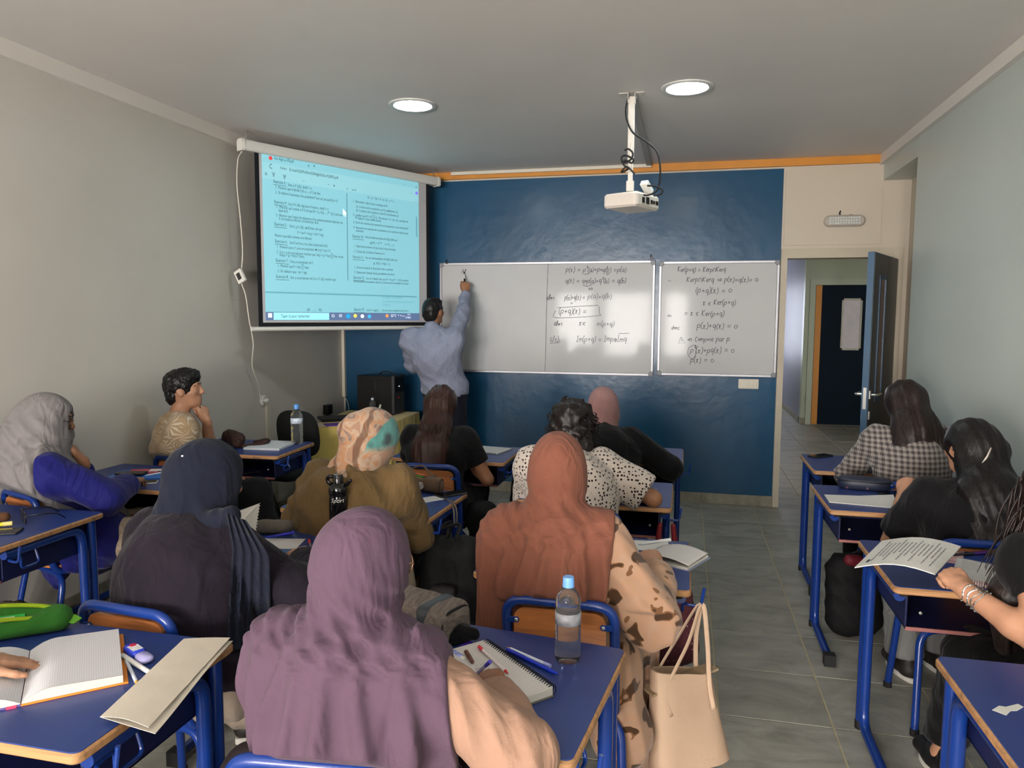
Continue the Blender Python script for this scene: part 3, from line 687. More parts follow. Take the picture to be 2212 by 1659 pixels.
# ---- ceiling projector
t = thing('projector_mount', (-.345, 4.62, CEIL), 0, 'white telescopic pole bracket hanging the projector from the ceiling', 'mount')
CREAMW = mat('mount_white', (204, 198, 188), rough=.4)
PX_, PY_ = -.345, 4.60
m = MB().box(PX_ - .075, PX_ - .018, PY_ - .03, PY_ + .03, CEIL - .004, CEIL).box(PX_ + .018, PX_ + .075, PY_ - .03, PY_ + .03, CEIL - .004, CEIL)
m.box(PX_ - .022, PX_ - .018, PY_ - .03, PY_ + .03, CEIL - .06, CEIL).box(PX_ + .018, PX_ + .022, PY_ - .03, PY_ + .03, CEIL - .06, CEIL).build('ceiling_bracket', CREAMW, t, world=True)
MB().box(PX_ - .018, PX_ + .018, PY_ - .018, PY_ + .018, 2.60, CEIL - .02).build('outer_tube', CREAMW, t, world=True)
MB().box(PX_ - .014, PX_ + .014, PY_ - .014, PY_ + .014, 2.44, 2.61).build('inner_tube', CREAMW, t, world=True)
MB().box(PX_ - .022, PX_ + .022, PY_ - .022, PY_ + .022, 2.415, 2.475).build('clamp', CREAMW, t, world=True)
pdir = Vector((-2.35, 1.15, 0)).normalized(); pc = Vector((PX_ + .01, PY_ + .005, 2.345))
pmx = frame3(pc, pdir, (0, 0, 1)); pmx = Matrix.Translation(pc) @ Matrix.Rotation(math.atan2(pdir.y, pdir.x), 4, 'Z')
t2 = thing('projector', pc - Vector((0, 0, .045)), 0, 'white video projector hanging upside down from the ceiling pole', 'projector')
PW = mat('projector_white', (214, 204, 194), rough=.38)
b = MB().slab(rrect(-.115, .115, -.145, .145, .025, 5), -.040, .045, .012, pmx)
b.build('body', PW, t2, world=True, smooth=35)
MB().lathe([(.0, .0), (.030, .0), (.034, .02), (.034, .03), (.028, .032), (0, .028)], 20, pmx @ Matrix.Translation((.10, .07, .005)) @ Matrix.Rotation(R(90), 4, 'Y')).build('lens', BLACK_PLASTIC, t2, world=True, smooth=35)
MB().add(*(lambda q: (q.v, q.f))(MB().box(-.1165, -.1145, -.12, .12, -.028, .03).xf(pmx))).build('port_panel', mat('port_panel', (196, 190, 180), rough=.5), t2, world=True)
for yy, zz, w_, h_ in ((-.095, 0, .02, .012), (-.06, 0, .016, .010), (-.03, .0, .016, .012), (.02, .002, .026, .02), (.07, 0, .02, .016)):
    MB().box(-.119, -.1165, yy - w_, yy + w_ * .4, zz - h_, zz + h_).xf(pmx).build('port', BLACK_PLASTIC, t2, world=True)
for k in range(7):
    MB().box(-.06 + k * .016, -.05 + k * .016, -.1462, -.1445, -.02, .02).xf(pmx).build('vent_slot', mat('vent_grey', (150, 145, 138), rough=.6), t2, world=True)
MB().box(-.09, .09, -.10, .10, .045, .052).xf(pmx).build('mounting_plate', CREAMW, t2, world=True)
MB().slab(rrect(-.025, .025, -.045, .045, .006), .0, .035, .004, pmx @ Matrix.Translation((-.085, -.02, .075)) @ Matrix.Rotation(R(35), 4, 'X')).build('dongle', WHITE_PLASTIC, t2, world=True)
def cable(name, label, px, y0, y1, r, m_, n=6):
    k = len(px); P = [aty(a, b, y0 + (y1 - y0) * i / (k - 1)) for i, (a, b) in enumerate(px)]
    return tag(MB().tube(spline(P, 7), r, n).build(name, m_, smooth=True), label, 'cable')
cable('projector_cable', 'long black cable bowing from the ceiling bracket to the back of the projector', [(1358, 208), (1352, 235), (1355, 262), (1368, 287), (1395, 305), (1417, 325), (1425, 350), (1426, 380), (1420, 410), (1402, 421), (1388, 421)], 4.58, 4.50, .0055, BLACK_RUBBER)
cable('projector_cable', 'black cable knotted around the lower part of the projector pole', [(1349, 325), (1358, 322), (1367, 332), (1362, 345), (1346, 352), (1343, 340), (1352, 336), (1368, 344), (1364, 352), (1350, 346), (1347, 356), (1357, 364), (1342, 372), (1353, 360), (1364, 368), (1371, 376)], 4.57, 4.55, .0055, BLACK_RUBBER)
cable('projector_cable', 'short black cable looping at the back of the projector', [(1398, 401), (1415, 402), (1429, 408), (1430, 416), (1424, 421), (1412, 423)], 4.50, 4.50, .0055, BLACK_RUBBER)
cable('projector_cable', 'thin white cable running down beside the projector pole', [(1358, 222), (1362, 250), (1366, 285), (1364, 310), (1361, 340), (1366, 365), (1352, 372)], 4.60, 4.57, .0045, CREAM_PLASTIC)
tag(MB().box(-.362, -.318, 4.66, W_F - .03, CEIL - .018, CEIL).build('ceiling_trunking', mat('trunking_grey', (168, 164, 158), rough=.5)), 'flat cable trunking along the ceiling from projector mount to front wall', 'trunking')
tag(MB().box(-2.15, -.318, W_F - .055, W_F - .03, CEIL - .03, CEIL - .002).build('wall_trunking', CREAM_PLASTIC), 'cream cable trunking along the top of the orange band', 'trunking')
# ================================================================== DESKS AND CHAIRS
DESK_Z = .765
LAMINATE = mat('desk_laminate', (40, 60, 120), rough=.36, var=.10, vscale=3, bump=.03, bscale=300, spec=.5)
def wood(name, rgb, scale=1.0, rough=.4, coat=0.0, axis=0):
    m = mat(name, rgb, rough=rough, coat=coat)
    nt, b, N, L = nodes_of(m); tc = N('ShaderNodeTexCoord'); mp = N('ShaderNodeMapping'); L(tc.outputs['Object'], mp.inputs[0])
    s = [26, 26, 26]; s[axis] = 2.2; mp.inputs['Scale'].default_value = [v * scale for v in s]
    n = N('ShaderNodeTexNoise'); n.inputs['Scale'].default_value = 1.6; n.inputs['Detail'].default_value = 6; n.inputs['Distortion'].default_value = .8; L(mp.outputs[0], n.inputs['Vector'])
    c = rgb; r = ramp(nt, [(.3, tuple(v * .80 for v in c)), (.5, c), (.7, tuple(min(255, v * 1.10) for v in c))], 'LINEAR')
    L(n.outputs['Fac'], r.inputs[0]); L(r.outputs[0], b.inputs['Base Color']); return m
EDGE_WOOD = wood('beech_edge', (172, 128, 86), rough=.45)
PLY = wood('orange_plywood', (174, 108, 62), rough=.28, coat=.3)
PLY_SEAT = wood('plywood_seat', (178, 112, 58), rough=.35)
BLUE_STEEL = mat('blue_painted_steel', (18, 50, 122), rough=.26, spec=.55, var=.05)
NAVY_STEEL = mat('navy_tray_steel', (17, 24, 66), rough=.45)
def make_desk():
    t = thing('student_desk')
    hw, hd = .372, .272
    out = rrect(-hw, hw, -hd, hd, .022, 4)
    MB().slab(out, DESK_Z - .026, DESK_Z - .0025, .005).build('edge_band', EDGE_WOOD, t, smooth=40)
    MB().slab(rrect(-hw + .005, hw - .005, -hd + .005, hd - .005, .018, 4), DESK_Z - .003, DESK_Z, .001).build('tabletop', LAMINATE, t, smooth=40)
    tr = MB().box(-.315, .315, .225, .231, .60, DESK_Z - .027).box(-.315, -.309, -.20, .231, .60, DESK_Z - .027).box(.309, .315, -.20, .231, .60, DESK_Z - .027)
    tr.box(-.315, .315, -.212, .231, .600, .606).build('book_tray', NAVY_STEEL, t)
    MB().box(-.315, .315, -.214, -.208, .597, .609).build('tray_lip', mat('tray_lip', (150, 96, 92), rough=.6), t)
    for s in (-1, 1):
        x = .338 * s
        MB().tube([(x, .222, .022), (x, .222, DESK_Z - .027)], .0195, 12).build('leg', BLUE_STEEL, t, smooth=40)
        pts = fillet([(x, -.215, DESK_Z - .049), (x, .17, DESK_Z - .049), (x, .178, .035), (x, -.225, .030)], .075, 8)
        MB().tube(pts, .0195, 12).build('arched_leg', BLUE_STEEL, t, smooth=40)
        MB().lathe([(.022, 0), (.022, .03), (.0195, .034)], 12, Matrix.Translation((x, .222, 0))).build('foot_cap', BLACK_RUBBER, t, smooth=40)
        MB().box(x - .026, x + .026, -.262, -.215, .001, .056).build('sled_foot', BLACK_RUBBER, t)
        MB().box(x - .006, x + .006, .176, .224, .48, .52).box(x - .006, x + .006, .176, .224, .15, .18).build('leg_web', BLUE_STEEL, t)
        MB().lathe([(.016, 0), (.016, .012), (.012, .014)], 10, Matrix.Translation((.33 * s, -.235, DESK_Z - .040))).build('bumper', BLACK_RUBBER, t)
        MB().lathe([(.006, 0), (.006, .004), (.003, .006)], 8, Matrix.Translation((.27 * s, -.2085, .66)) @ Matrix.Rotation(R(90), 4, 'X')).build('screw', STEEL, t)
    w = fillet([(.318, -.06, .735), (.346, -.06, .64), (.346, -.145, .64), (.346, -.145, .70), (.350, -.21, .695), (.405, -.21, .69), (.415, -.21, .755)], .018, 4)
    MB().tube(w, .0052, 8).build('bag_hook', BLUE_STEEL, t, smooth=40)
    return t
DESKS = {   # name: (x, y, rotation, label)
 'A1': (-2.885, 4.405, 3, 'blue desk by the left wall with a brown bag and water bottle on it'),
 'A2': (-2.895, 3.44, 0, 'blue desk with a sky blue folder, before the grey headscarf'),
 'A3': (-2.905, 2.485, 0, 'blue desk at the left edge with dark sunglasses on it'),
 'B1': (-1.425, 4.575, 0, 'blue desk in front of the long-haired girl in a black t-shirt'),
 'B2': (-1.435, 3.27, -3, 'blue desk under the olive sweater, with brown pencil case and phone'),
 'B3': (-1.45, 2.47, 0, 'blue desk with a black sports bottle and grey pencil case'),
 'B4': (-1.545, 1.445, 0, 'blue desk at lower left with the open squared notebook and green pencil case'),
 'C1': (-.36, 4.81, 0, 'blue desk in front of the pink headscarf, nearest the blue wall'),
 'C2': (-.41, 3.72, 0, 'blue desk in front of the polka dot shirt with a foil candy wrapper'),
 'C3': (-.33, 2.67, 0, 'blue desk in front of the terracotta headscarf, a beige tote hanging from it'),
 'C4': (-.531, 1.699, -7, 'blue desk in the foreground with spiral notebook, pens and a clear bottle'),
 'D1': (1.127, 4.81, 0, 'blue desk by the right wall with one dark phone on it, nearest the door'),
 'D2': (1.05, 3.88, 0, 'blue desk by the right wall with an oval navy pencil case'),
 'D3': (1.07, 2.87, 0, 'blue desk by the right wall with held-up printed sheets and a white notebook'),
 'D4': (1.035, 1.81, 0, 'empty blue desk with a white scuff, at lower right corner'),
}
_proto = make_desk(); DESK_OBJ = {}
for k, (x, y, a, lab) in DESKS.items():
    if k == 'A1':
        _proto.matrix_world = Matrix.Translation((x, y, 0)) @ Matrix.Rotation(R(a), 4, 'Z'); o = _proto
    else: o = copy_thing(_proto, (x, y, 0), R(a))
    tag(o, lab, 'desk', 'student desks in rows'); DESK_OBJ[k] = o
    # the left legs and hooks are the same mesh on every copy
# small marks on single desks
p = atz(2172, 1528, DESK_Z)
sc_ = MB().prism([(-.02, -.035), (.008, -.04), (.012, -.01), (.022, .0), (.03, .03), (.018, .038), (.0, .002), (-.012, -.002)], 0, .0006, Matrix.Translation((p.x, p.y, DESK_Z)) @ Matrix.Rotation(R(-30), 4, 'Z'))
sc_.build('scuff_mark', mat('scuff', (206, 206, 200), rough=.8), DESK_OBJ['D4'], world=True)
vs, fs = text_mesh('Fauve', .022, .2)
dm_ = DESK_OBJ['A1'].matrix_world
MB().add([dm_ @ Vector((.20 + v.x, -.2726, DESK_Z - .022 + v.y)) for v in vs], fs).build('scribbled_name', INK, DESK_OBJ['A1'], world=True)

def make_chair():
    t = thing('school_chair')
    # seat: moulded ply with a rolled front
    nx, ny = 9, 9; vs = []; w = .185
    def sz(u, v): return .450 + .012 * (u * u) - .004 - (.028 * max(0, v - .6) ** 2 * 6) + .010 * max(0, -v - .4)
    pts = [(x * 2 / (nx - 1) - 1, y * 2 / (ny - 1) - 1) for y in range(ny) for x in range(nx)]
    def sq(u, v):   # round the corners
        return (u * w * (1 - .10 * abs(v) ** 6), v * .178 * (1 - .10 * abs(u) ** 6))
    for dz in (0, -.011): vs += [(*sq(u, v), sz(u, v) + dz) for u, v in pts]
    n = nx * ny; fs = []
    for j in range(ny - 1):
        for i in range(nx - 1):
            a = j * nx + i; fs += [(a, a + 1, a + nx + 1, a + nx), (n + a, n + a + nx, n + a + nx + 1, n + a + 1)]
    rim = [i for i in range(nx)] + [j * nx + nx - 1 for j in range(1, ny)] + [(ny - 1) * nx + i for i in range(nx - 2, -1, -1)] + [j * nx for j in range(ny - 2, 0, -1)]
    fs += [(rim[i], n + rim[i], n + rim[(i + 1) % len(rim)], rim[(i + 1) % len(rim)]) for i in range(len(rim))]
    MB().add(vs, fs).build('seat', PLY_SEAT, t, smooth=40)
    # backrest panel inside the bent tube
    out = rrect(-.140, .140, .585, .775, .036, 6); k = len(out); c = (0, .68); vs = []; fs = []
    def back(x, z, off): return (x, -.232 + .10 * (.775 - z) * .55 - .28 * (x * x) + off + .012, z)
    rings = [1.0, .75, .45, .15]
    for off in (0, -.011):
        for r_ in rings: vs += [back(c[0] + (x - c[0]) * r_, c[1] + (z - c[1]) * r_, off) for x, z in out]
    nn = len(rings) * k
    for s in (0, 1):
        b0 = s * nn
        for r_ in range(len(rings) - 1):
            for i in range(k):
                q = (b0 + r_ * k + i, b0 + r_ * k + (i + 1) % k, b0 + (r_ + 1) * k + (i + 1) % k, b0 + (r_ + 1) * k + i)
                fs.append(q if s else q[::-1])
        q = tuple(b0 + (len(rings) - 1) * k + i for i in range(k)); fs.append(q if s else q[::-1])
    fs += [(i, (i + 1) % k, nn + (i + 1) % k, nn + i) for i in range(k)]
    MB().add(vs, fs).build('backrest', PLY, t, smooth=40)
    r = .0155
    pts = fillet([(-.150, .14, .425), (-.165, -.165, .425), (-.165, -.235, .800), (.165, -.235, .800), (.165, -.165, .425), (.150, .14, .425)], .062, 8)
    MB().tube(pts, r, 12).build('back_frame', BLUE_STEEL, t, smooth=40)
    for s in (-1, 1):
        for z in (.735, .635):
            y = -.232 + .055 * (.800 - z) - .003
            MB().slab(rrect(-.020, .020, -.009, .009, .008, 3), 0, .005, .001, Matrix.Translation((s * .143, y - .001, z)) @ Matrix.Rotation(R(90), 4, 'X')).build('clamp_tab', BLUE_STEEL, t)
            MB().lathe([(.006, 0), (.006, .002), (.0035, .004)], 8, Matrix.Translation((s * .132, y - .005, z)) @ Matrix.Rotation(R(90), 4, 'X')).build('rivet', STEEL, t)
    for nm, y0, y1 in (('front_legs', .185, .145), ('rear_legs', -.215, -.135)):
        pts = fillet([(-.205, y0, .012), (-.180, y1, .408), (.180, y1, .408), (.205, y0, .012)], .075, 8)
        MB().tube(pts, r * .95, 12).build(nm, BLUE_STEEL, t, smooth=40)
        for s in (-1, 1): MB().lathe([(.018, 0), (.018, .022), (.0155, .026)], 10, Matrix.Translation((s * .205, y0, 0))).build('foot_cap', BLACK_RUBBER, t)
    return t
CHAIRS = {  # seat centre, rotation, label
 'boy': (-2.915, 4.0, -8, 'blue-framed chair of the young man in the leaf-print shirt'),
 'gray': (-2.985, 3.03, -20, 'blue-framed chair behind the woman in the pale grey headscarf, by the left wall'),
 'long': (-1.40, 4.165, 0, 'blue-framed chair behind the long-haired girl in the black t-shirt'),
 'olive': (-1.405, 2.975, 0, 'blue-framed chair behind the woman in the olive sweater'),
 'navy': (-1.545, 1.99, -5, 'blue-framed chair behind the woman in navy, at lower left'),
 'pink': (-.395, 4.27, 0, 'blue-framed chair behind the person in pink headscarf and black jacket'),
 'polka': (-.425, 3.40, 0, 'blue-framed chair behind the polka dot shirt'),
 'terra': (-.345, 2.345, 0, 'blue-framed chair with bare orange backrest behind the terracotta headscarf'),
 'purple': (-.70, 1.44, 6, 'blue-framed chair under the woman in the mauve headscarf, at the bottom edge'),
 'check': (1.20, 4.33, 0, 'blue-framed chair behind the girl in the checked shirt'),
 'clip': (1.135, 3.30, 0, 'blue-framed chair behind the girl with the white hair clip'),
 'right': (1.30, 2.36, 0, 'blue-framed chair of the girl at the right edge'),
}
_pc = make_chair(); CHAIR_OBJ = {}
for i, (k, (x, y, a, lab)) in enumerate(CHAIRS.items()):
    if i == 0:
        o = _pc; o.matrix_world = Matrix.Translation((x, y, 0)) @ Matrix.Rotation(R(a), 4, 'Z')
    else: o = copy_thing(_pc, (x, y, 0), R(a))
    tag(o, lab, 'chair', 'student chairs'); CHAIR_OBJ[k] = o

# ================================================================== TEACHER'S CORNER
CLOTH_Y = mat('yellow_cloth', (206, 182, 100), rough=.85, var=.08, vscale=8, sheen=.2)
FL_, NR_, FR_, BL_ = Vector((-2.93, 5.33, 0)), Vector((-2.385, 5.72, 0)), Vector((-2.42, 6.50, 0)), Vector((-3.12, 6.46, 0))
t = thing('teacher_table', (-2.75, 6.0, 0), 0, 'teacher table in the corner behind the floral headscarf', 'table')
MB().slab([tuple(v.xy) for v in (FL_ + Vector((.03, .03, 0)), NR_ + Vector((-.03, .02, 0)), FR_ + Vector((-.03, -.03, 0)), BL_ + Vector((.03, -.02, 0)))], .72, .745, .003).build('tabletop', EDGE_WOOD, t, world=True)
for q in (FL_, NR_, FR_, BL_):
    c = (FL_ + NR_ + FR_ + BL_) / 4; p = q + (c - q) * .14
    MB().tube([(p.x, p.y, 0.0), (p.x, p.y, .72)], .018, 8).build('leg', BLACK_PLASTIC, t, world=True)
# cloth: flat top with gathered skirts
loop = []
cs = [FL_, NR_, FR_, BL_]
for a, b in zip(cs, cs[1:] + cs[:1]):
    for k in range(40): loop.append((a.lerp(b, k / 40), (b - a).normalized()))
m = MB(); n = len(loop); rows = [0, .012, .05, .2, .4, .6, .72]; vs = []
for ri, dz in enumerate(rows):
    for i, (p, d) in enumerate(loop):
        nr = Vector((d.y, -d.x, 0)); k = i % 40 / 40
        side = i // 40
        amp = (.016 if side == 1 else .006) * min(1, dz / .15)
        off = .004 + (.004 if ri > 0 else 0) + amp * math.sin(i * (1.15 if side == 1 else .62) + math.sin(i * .37) * 1.5)
        vs.append(p + nr * off + Vector((0, 0, .757 - dz)))
m.add(vs, [(j * n + i, (j + 1) * n + i, (j + 1) * n + (i + 1) % n, j * n + (i + 1) % n) for j in range(len(rows) - 1) for i in range(n)] + [tuple(range(n))])
tag(m.build('yellow_tablecloth', CLOTH_Y, smooth=45), 'yellow cloth with gathered skirt draped over the teacher table', 'tablecloth')
TZ = .758
# computer tower
pc = thing('computer_tower', (-2.72, 6.31, TZ), R(-6), 'black desktop computer tower standing on the yellow cloth', 'computer')
DARK = mat('tower_black', (15, 15, 16), rough=.4); DARK2 = mat('tower_grey', (44, 44, 46), rough=.5)
MB().slab([(-.19, -.10), (.165, -.10), (.165, .10), (-.19, .10)], .012, .355, .004).build('case', DARK, pc)
MB().slab([(.1655, -.10), (.190, -.098), (.190, .098), (.1655, .10)], .012, .36, .004).build('front_bezel', DARK2, pc)
MB().box(.190, .193, -.09, .09, .21, .345).build('drive_panel', DARK, pc); MB().box(.190, .194, -.02, .0, .255, .265).build('power_lamp', mat('lamp_white', (220, 230, 230), rough=.3, emit=.5), pc)
MB().box(.190, .194, -.03, .0, .15, .165).build('badge', mat('red_badge', (150, 30, 34), rough=.4), pc)
MB().slab(rrect(-.01, .012, .22, .30, .006), 0, .003, .001, Matrix.Translation((0, -.1005, 0)) @ Matrix.Rotation(R(90), 4, 'X')).build('side_latch', BLACK_RUBBER, pc)
for sx in (-.15, .15):
    for sy in (-.07, .07): MB().lathe([(.014, 0), (.012, .012)], 10, Matrix.Translation((sx, sy, 0))).build('foot', BLACK_RUBBER, pc)
p = pc.matrix_world @ Vector((.06, .0, .357))
tag(MB().tube(spline([p + Vector((-.07, 0, .007)), p + Vector((-.03, -.02, .03)), p + Vector((.03, -.02, .032)), p + Vector((.08, 0, .008))], 6), .006, 6).build('cable_loop', BLACK_RUBBER), 'black cable looped on top of the computer tower', 'cable')
# laptop, papers
lp = atz(728, 912, TZ); lp = Vector((-2.90, 5.82, TZ))
t = thing('laptop', lp, R(38), 'closed black laptop lying on the teacher table', 'laptop')
MB().slab(rrect(-.17, .17, -.115, .115, .012), .002, .016, .003).build('base', BLACK_PLASTIC, t); MB().slab(rrect(-.17, .17, -.115, .115, .012), .0165, .026, .003).build('lid', mat('laptop_lid', (20, 20, 22), rough=.5), t)
PAPER = mat('paper', (214, 212, 206), rough=.85, var=.02, vscale=20)
def sheet(name, label, loc, rz, w, h, th, m_, cat='paper', grp=None):
    o = MB().slab([(-w / 2, -h / 2), (w / 2, -h / 2), (w / 2, h / 2), (-w / 2, h / 2)], 0, th, min(.0008, th * .3)).build(name, m_)
    o.location = loc; o.rotation_euler = (0, 0, rz); return tag(o, label, cat, grp)
sheet('paper_sheet', 'cream sheet of paper at the corner of the yellow cloth', (-2.845, 5.50, TZ), R(30), .16, .20, .002, mat('cream_paper', (204, 180, 160), rough=.85))
sheet('purple_folder', 'purple folder on the yellow cloth by the laptop', (-2.775, 5.545, TZ + .002), R(38), .22, .15, .004, mat('purple_card', (98, 52, 150), rough=.5), 'folder')
sheet('white_box', 'small white box beside the purple folder on the teacher table', (-2.645, 5.60, TZ), R(38), .12, .06, .022, WHITE_PLASTIC, 'box')
def bottle_geo(t, h=.215, r=.032, tint=None, cap=(88, 150, 220), label_m=None, lz=(.11, .145)):
    """thin clear bottle filled with water: shell, water, cap, paper label"""
    s = h / .215
    prof = [(.4, .000), (.80, .000), (.94, .004), (1, .014), (1, .03), (.955, .036), (1, .042), (1, .058), (.955, .064), (1, .070), (1, .088), (.965, .094), (1, .1), (1, .125), (.94, .14), (1.0, .148), (.97, .158), (.80, .172), (.55, .183), (.40, .189), (.37, .192), (.37, .204)]
    outer = [(a * r, z * s) for a, z in prof]
    CLEAR = mat('clear_bottle', (236, 242, 246), rough=.01, trans=.95, ior=1.25)
    WATER = mat('bottled_water', (236, 244, 250), rough=.0, trans=1.0, ior=1.33)
    MB().lathe([(0, 0)] + outer, 26).build('bottle_shell', CLEAR, t, smooth=50)
    cm = mat('bottle_cap_%d_%d_%d' % cap, cap, rough=.4)
    cp = [(.46 * r, .190 * s), (.43 * r, .211 * s), (.40 * r, .215 * s), (0, .215 * s)]
    MB().lathe(cp, 28).build('cap', cm, t, smooth=40)
    if label_m: MB().lathe([(1.012 * r, lz[0] * s), (1.012 * r, lz[1] * s)], 26).build('paper_label', label_m, t, smooth=True)
LABEL_B = mat('bottle_label', (196, 206, 220), rough=.4, var=.25, vscale=40)
t = thing('water_bottle', atz(805, 900, TZ), 0, 'small clear bottle with pale cap standing before the computer tower', 'bottle'); bottle_geo(t, .17, .028, cap=(190, 200, 214))
t = thing('water_bottle', atz(642, 958, DESK_Z), 0, 'tall clear water bottle with blue cap on the desk by the left wall', 'bottle'); bottle_geo(t, .275, .041, label_m=LABEL_B, lz=(.112, .142))
t = thing('marker_pen', (-2.66, 6.08, TZ), 0, 'white-capped marker leaning before the computer tower', 'pen')
MB().tube([(0, 0, 0), (.03, -.02, .075)], .008, 10).build('barrel', WHITE_PLASTIC, t, smooth=40); MB().tube([(.03, -.02, .075), (.045, -.03, .112)], .009, 10).build('cap', WHITE_PLASTIC, t, smooth=40)
# black visitor chair
t = thing('visitor_chair', (-3.0, 5.06, 0), R(172), 'black upholstered visitor chair standing by the left wall', 'chair')
BLKFAB = mat('black_upholstery', (16, 16, 17), rough=.9, bump=.2, bscale=200)
out = [(.20 * math.copysign(abs(math.cos(a)) ** .6, math.cos(a)), .19 * math.copysign(abs(math.sin(a)) ** .75, math.sin(a))) for a in (2 * PI * k / 32 for k in range(32))]
MB().slab(out, -.025, .025, .018, Matrix.Translation((0, -.19, .72)) @ Matrix.Rotation(R(82), 4, 'X')).build('backrest', BLKFAB, t, smooth=50)
MB().slab(rrect(-.22, .22, -.20, .20, .07, 6), .42, .48, .02).build('seat', BLKFAB, t, smooth=50)
for s in (-1, 1):
    x = .235 * s
    MB().tube(fillet([(x, .24, .01), (x * .93, .12, .40), (x * .93, -.06, .40), (x, -.24, .01)], .09, 8), .012, 10).build('side_legs', BLACK_PLASTIC, t, smooth=40)
    MB().tube(fillet([(s * .1, -.05, .41), (s * .1, -.215, .42), (s * .1, -.19, .66)], .05, 6), .011, 8).build('back_bracket', BLACK_PLASTIC, t, smooth=40)
# ================================================================== SOFT SHAPES (distance fields turned into meshes)
F32 = np.float32
def V3(a): return np.array(tuple(a), dtype=F32)
def cone(a, b, r1, r2, k=.02, flat=None, fk=1.0):
    """tapered limb from a to b; flat = direction in which it is squashed by fk"""
    a = V3(a); b = V3(b); ba = b - a; L2 = float(ba @ ba) + 1e-9; fl = None if flat is None else V3(flat)
    def fn(p):
        q = p - a; h = np.clip(q @ ba / L2, 0, 1); q = q - h[:, None] * ba; d2 = (q * q).sum(1)
        if fl is not None: d2 = d2 + (fk * fk - 1) * (q @ fl) ** 2
        return (np.sqrt(d2) - (r1 + (r2 - r1) * h)) / (math.sqrt(fk) if fl is not None else 1)
    return (fn, (a + b) / 2, math.sqrt(L2) / 2 + max(r1, r2), k)
def ell(c, r, m=None, k=.02):
    """ellipsoid, axes = columns of m"""
    c = V3(c); r = V3(r); A = None if m is None else np.array([tuple(v) for v in m], dtype=F32)
    def fn(p):
        q = p - c
        if A is not None: q = q @ A
        a = q / r; k0 = np.sqrt((a * a).sum(1)); b = a / r; k1 = np.sqrt((b * b).sum(1)) + 1e-9
        return k0 * (k0 - 1) / k1
    return (fn, c, float(r.max()), k)
def rbox(c, h, m=None, r=.02, k=.02):
    """box of half sizes h with rounded edges, axes = columns of m"""
    c = V3(c); h = V3(h) - r; A = None if m is None else np.array([tuple(v) for v in m], dtype=F32)
    def fn(p):
        q = p - c
        if A is not None: q = q @ A
        q = np.abs(q) - h; return np.sqrt((np.maximum(q, 0) ** 2).sum(1)) + np.minimum(q.max(1), 0) - r
    return (fn, c, float(np.sqrt(((h + r) ** 2).sum())), k)
def field(prims, p, margin):
    D = np.full(len(p), 1.0, F32)
    for fn, c, rad, k in prims:
        q = p - c; idx = np.nonzero((q * q).sum(1) < (rad + k + margin) ** 2)[0]
        if len(idx) == 0: continue
        b = fn(p[idx]); a = D[idx]
        h = np.clip(.5 + .5 * (b - a) / k, 0, 1)
        D[idx] = b + (a - b) * h - k * h * (1 - h)
    return D
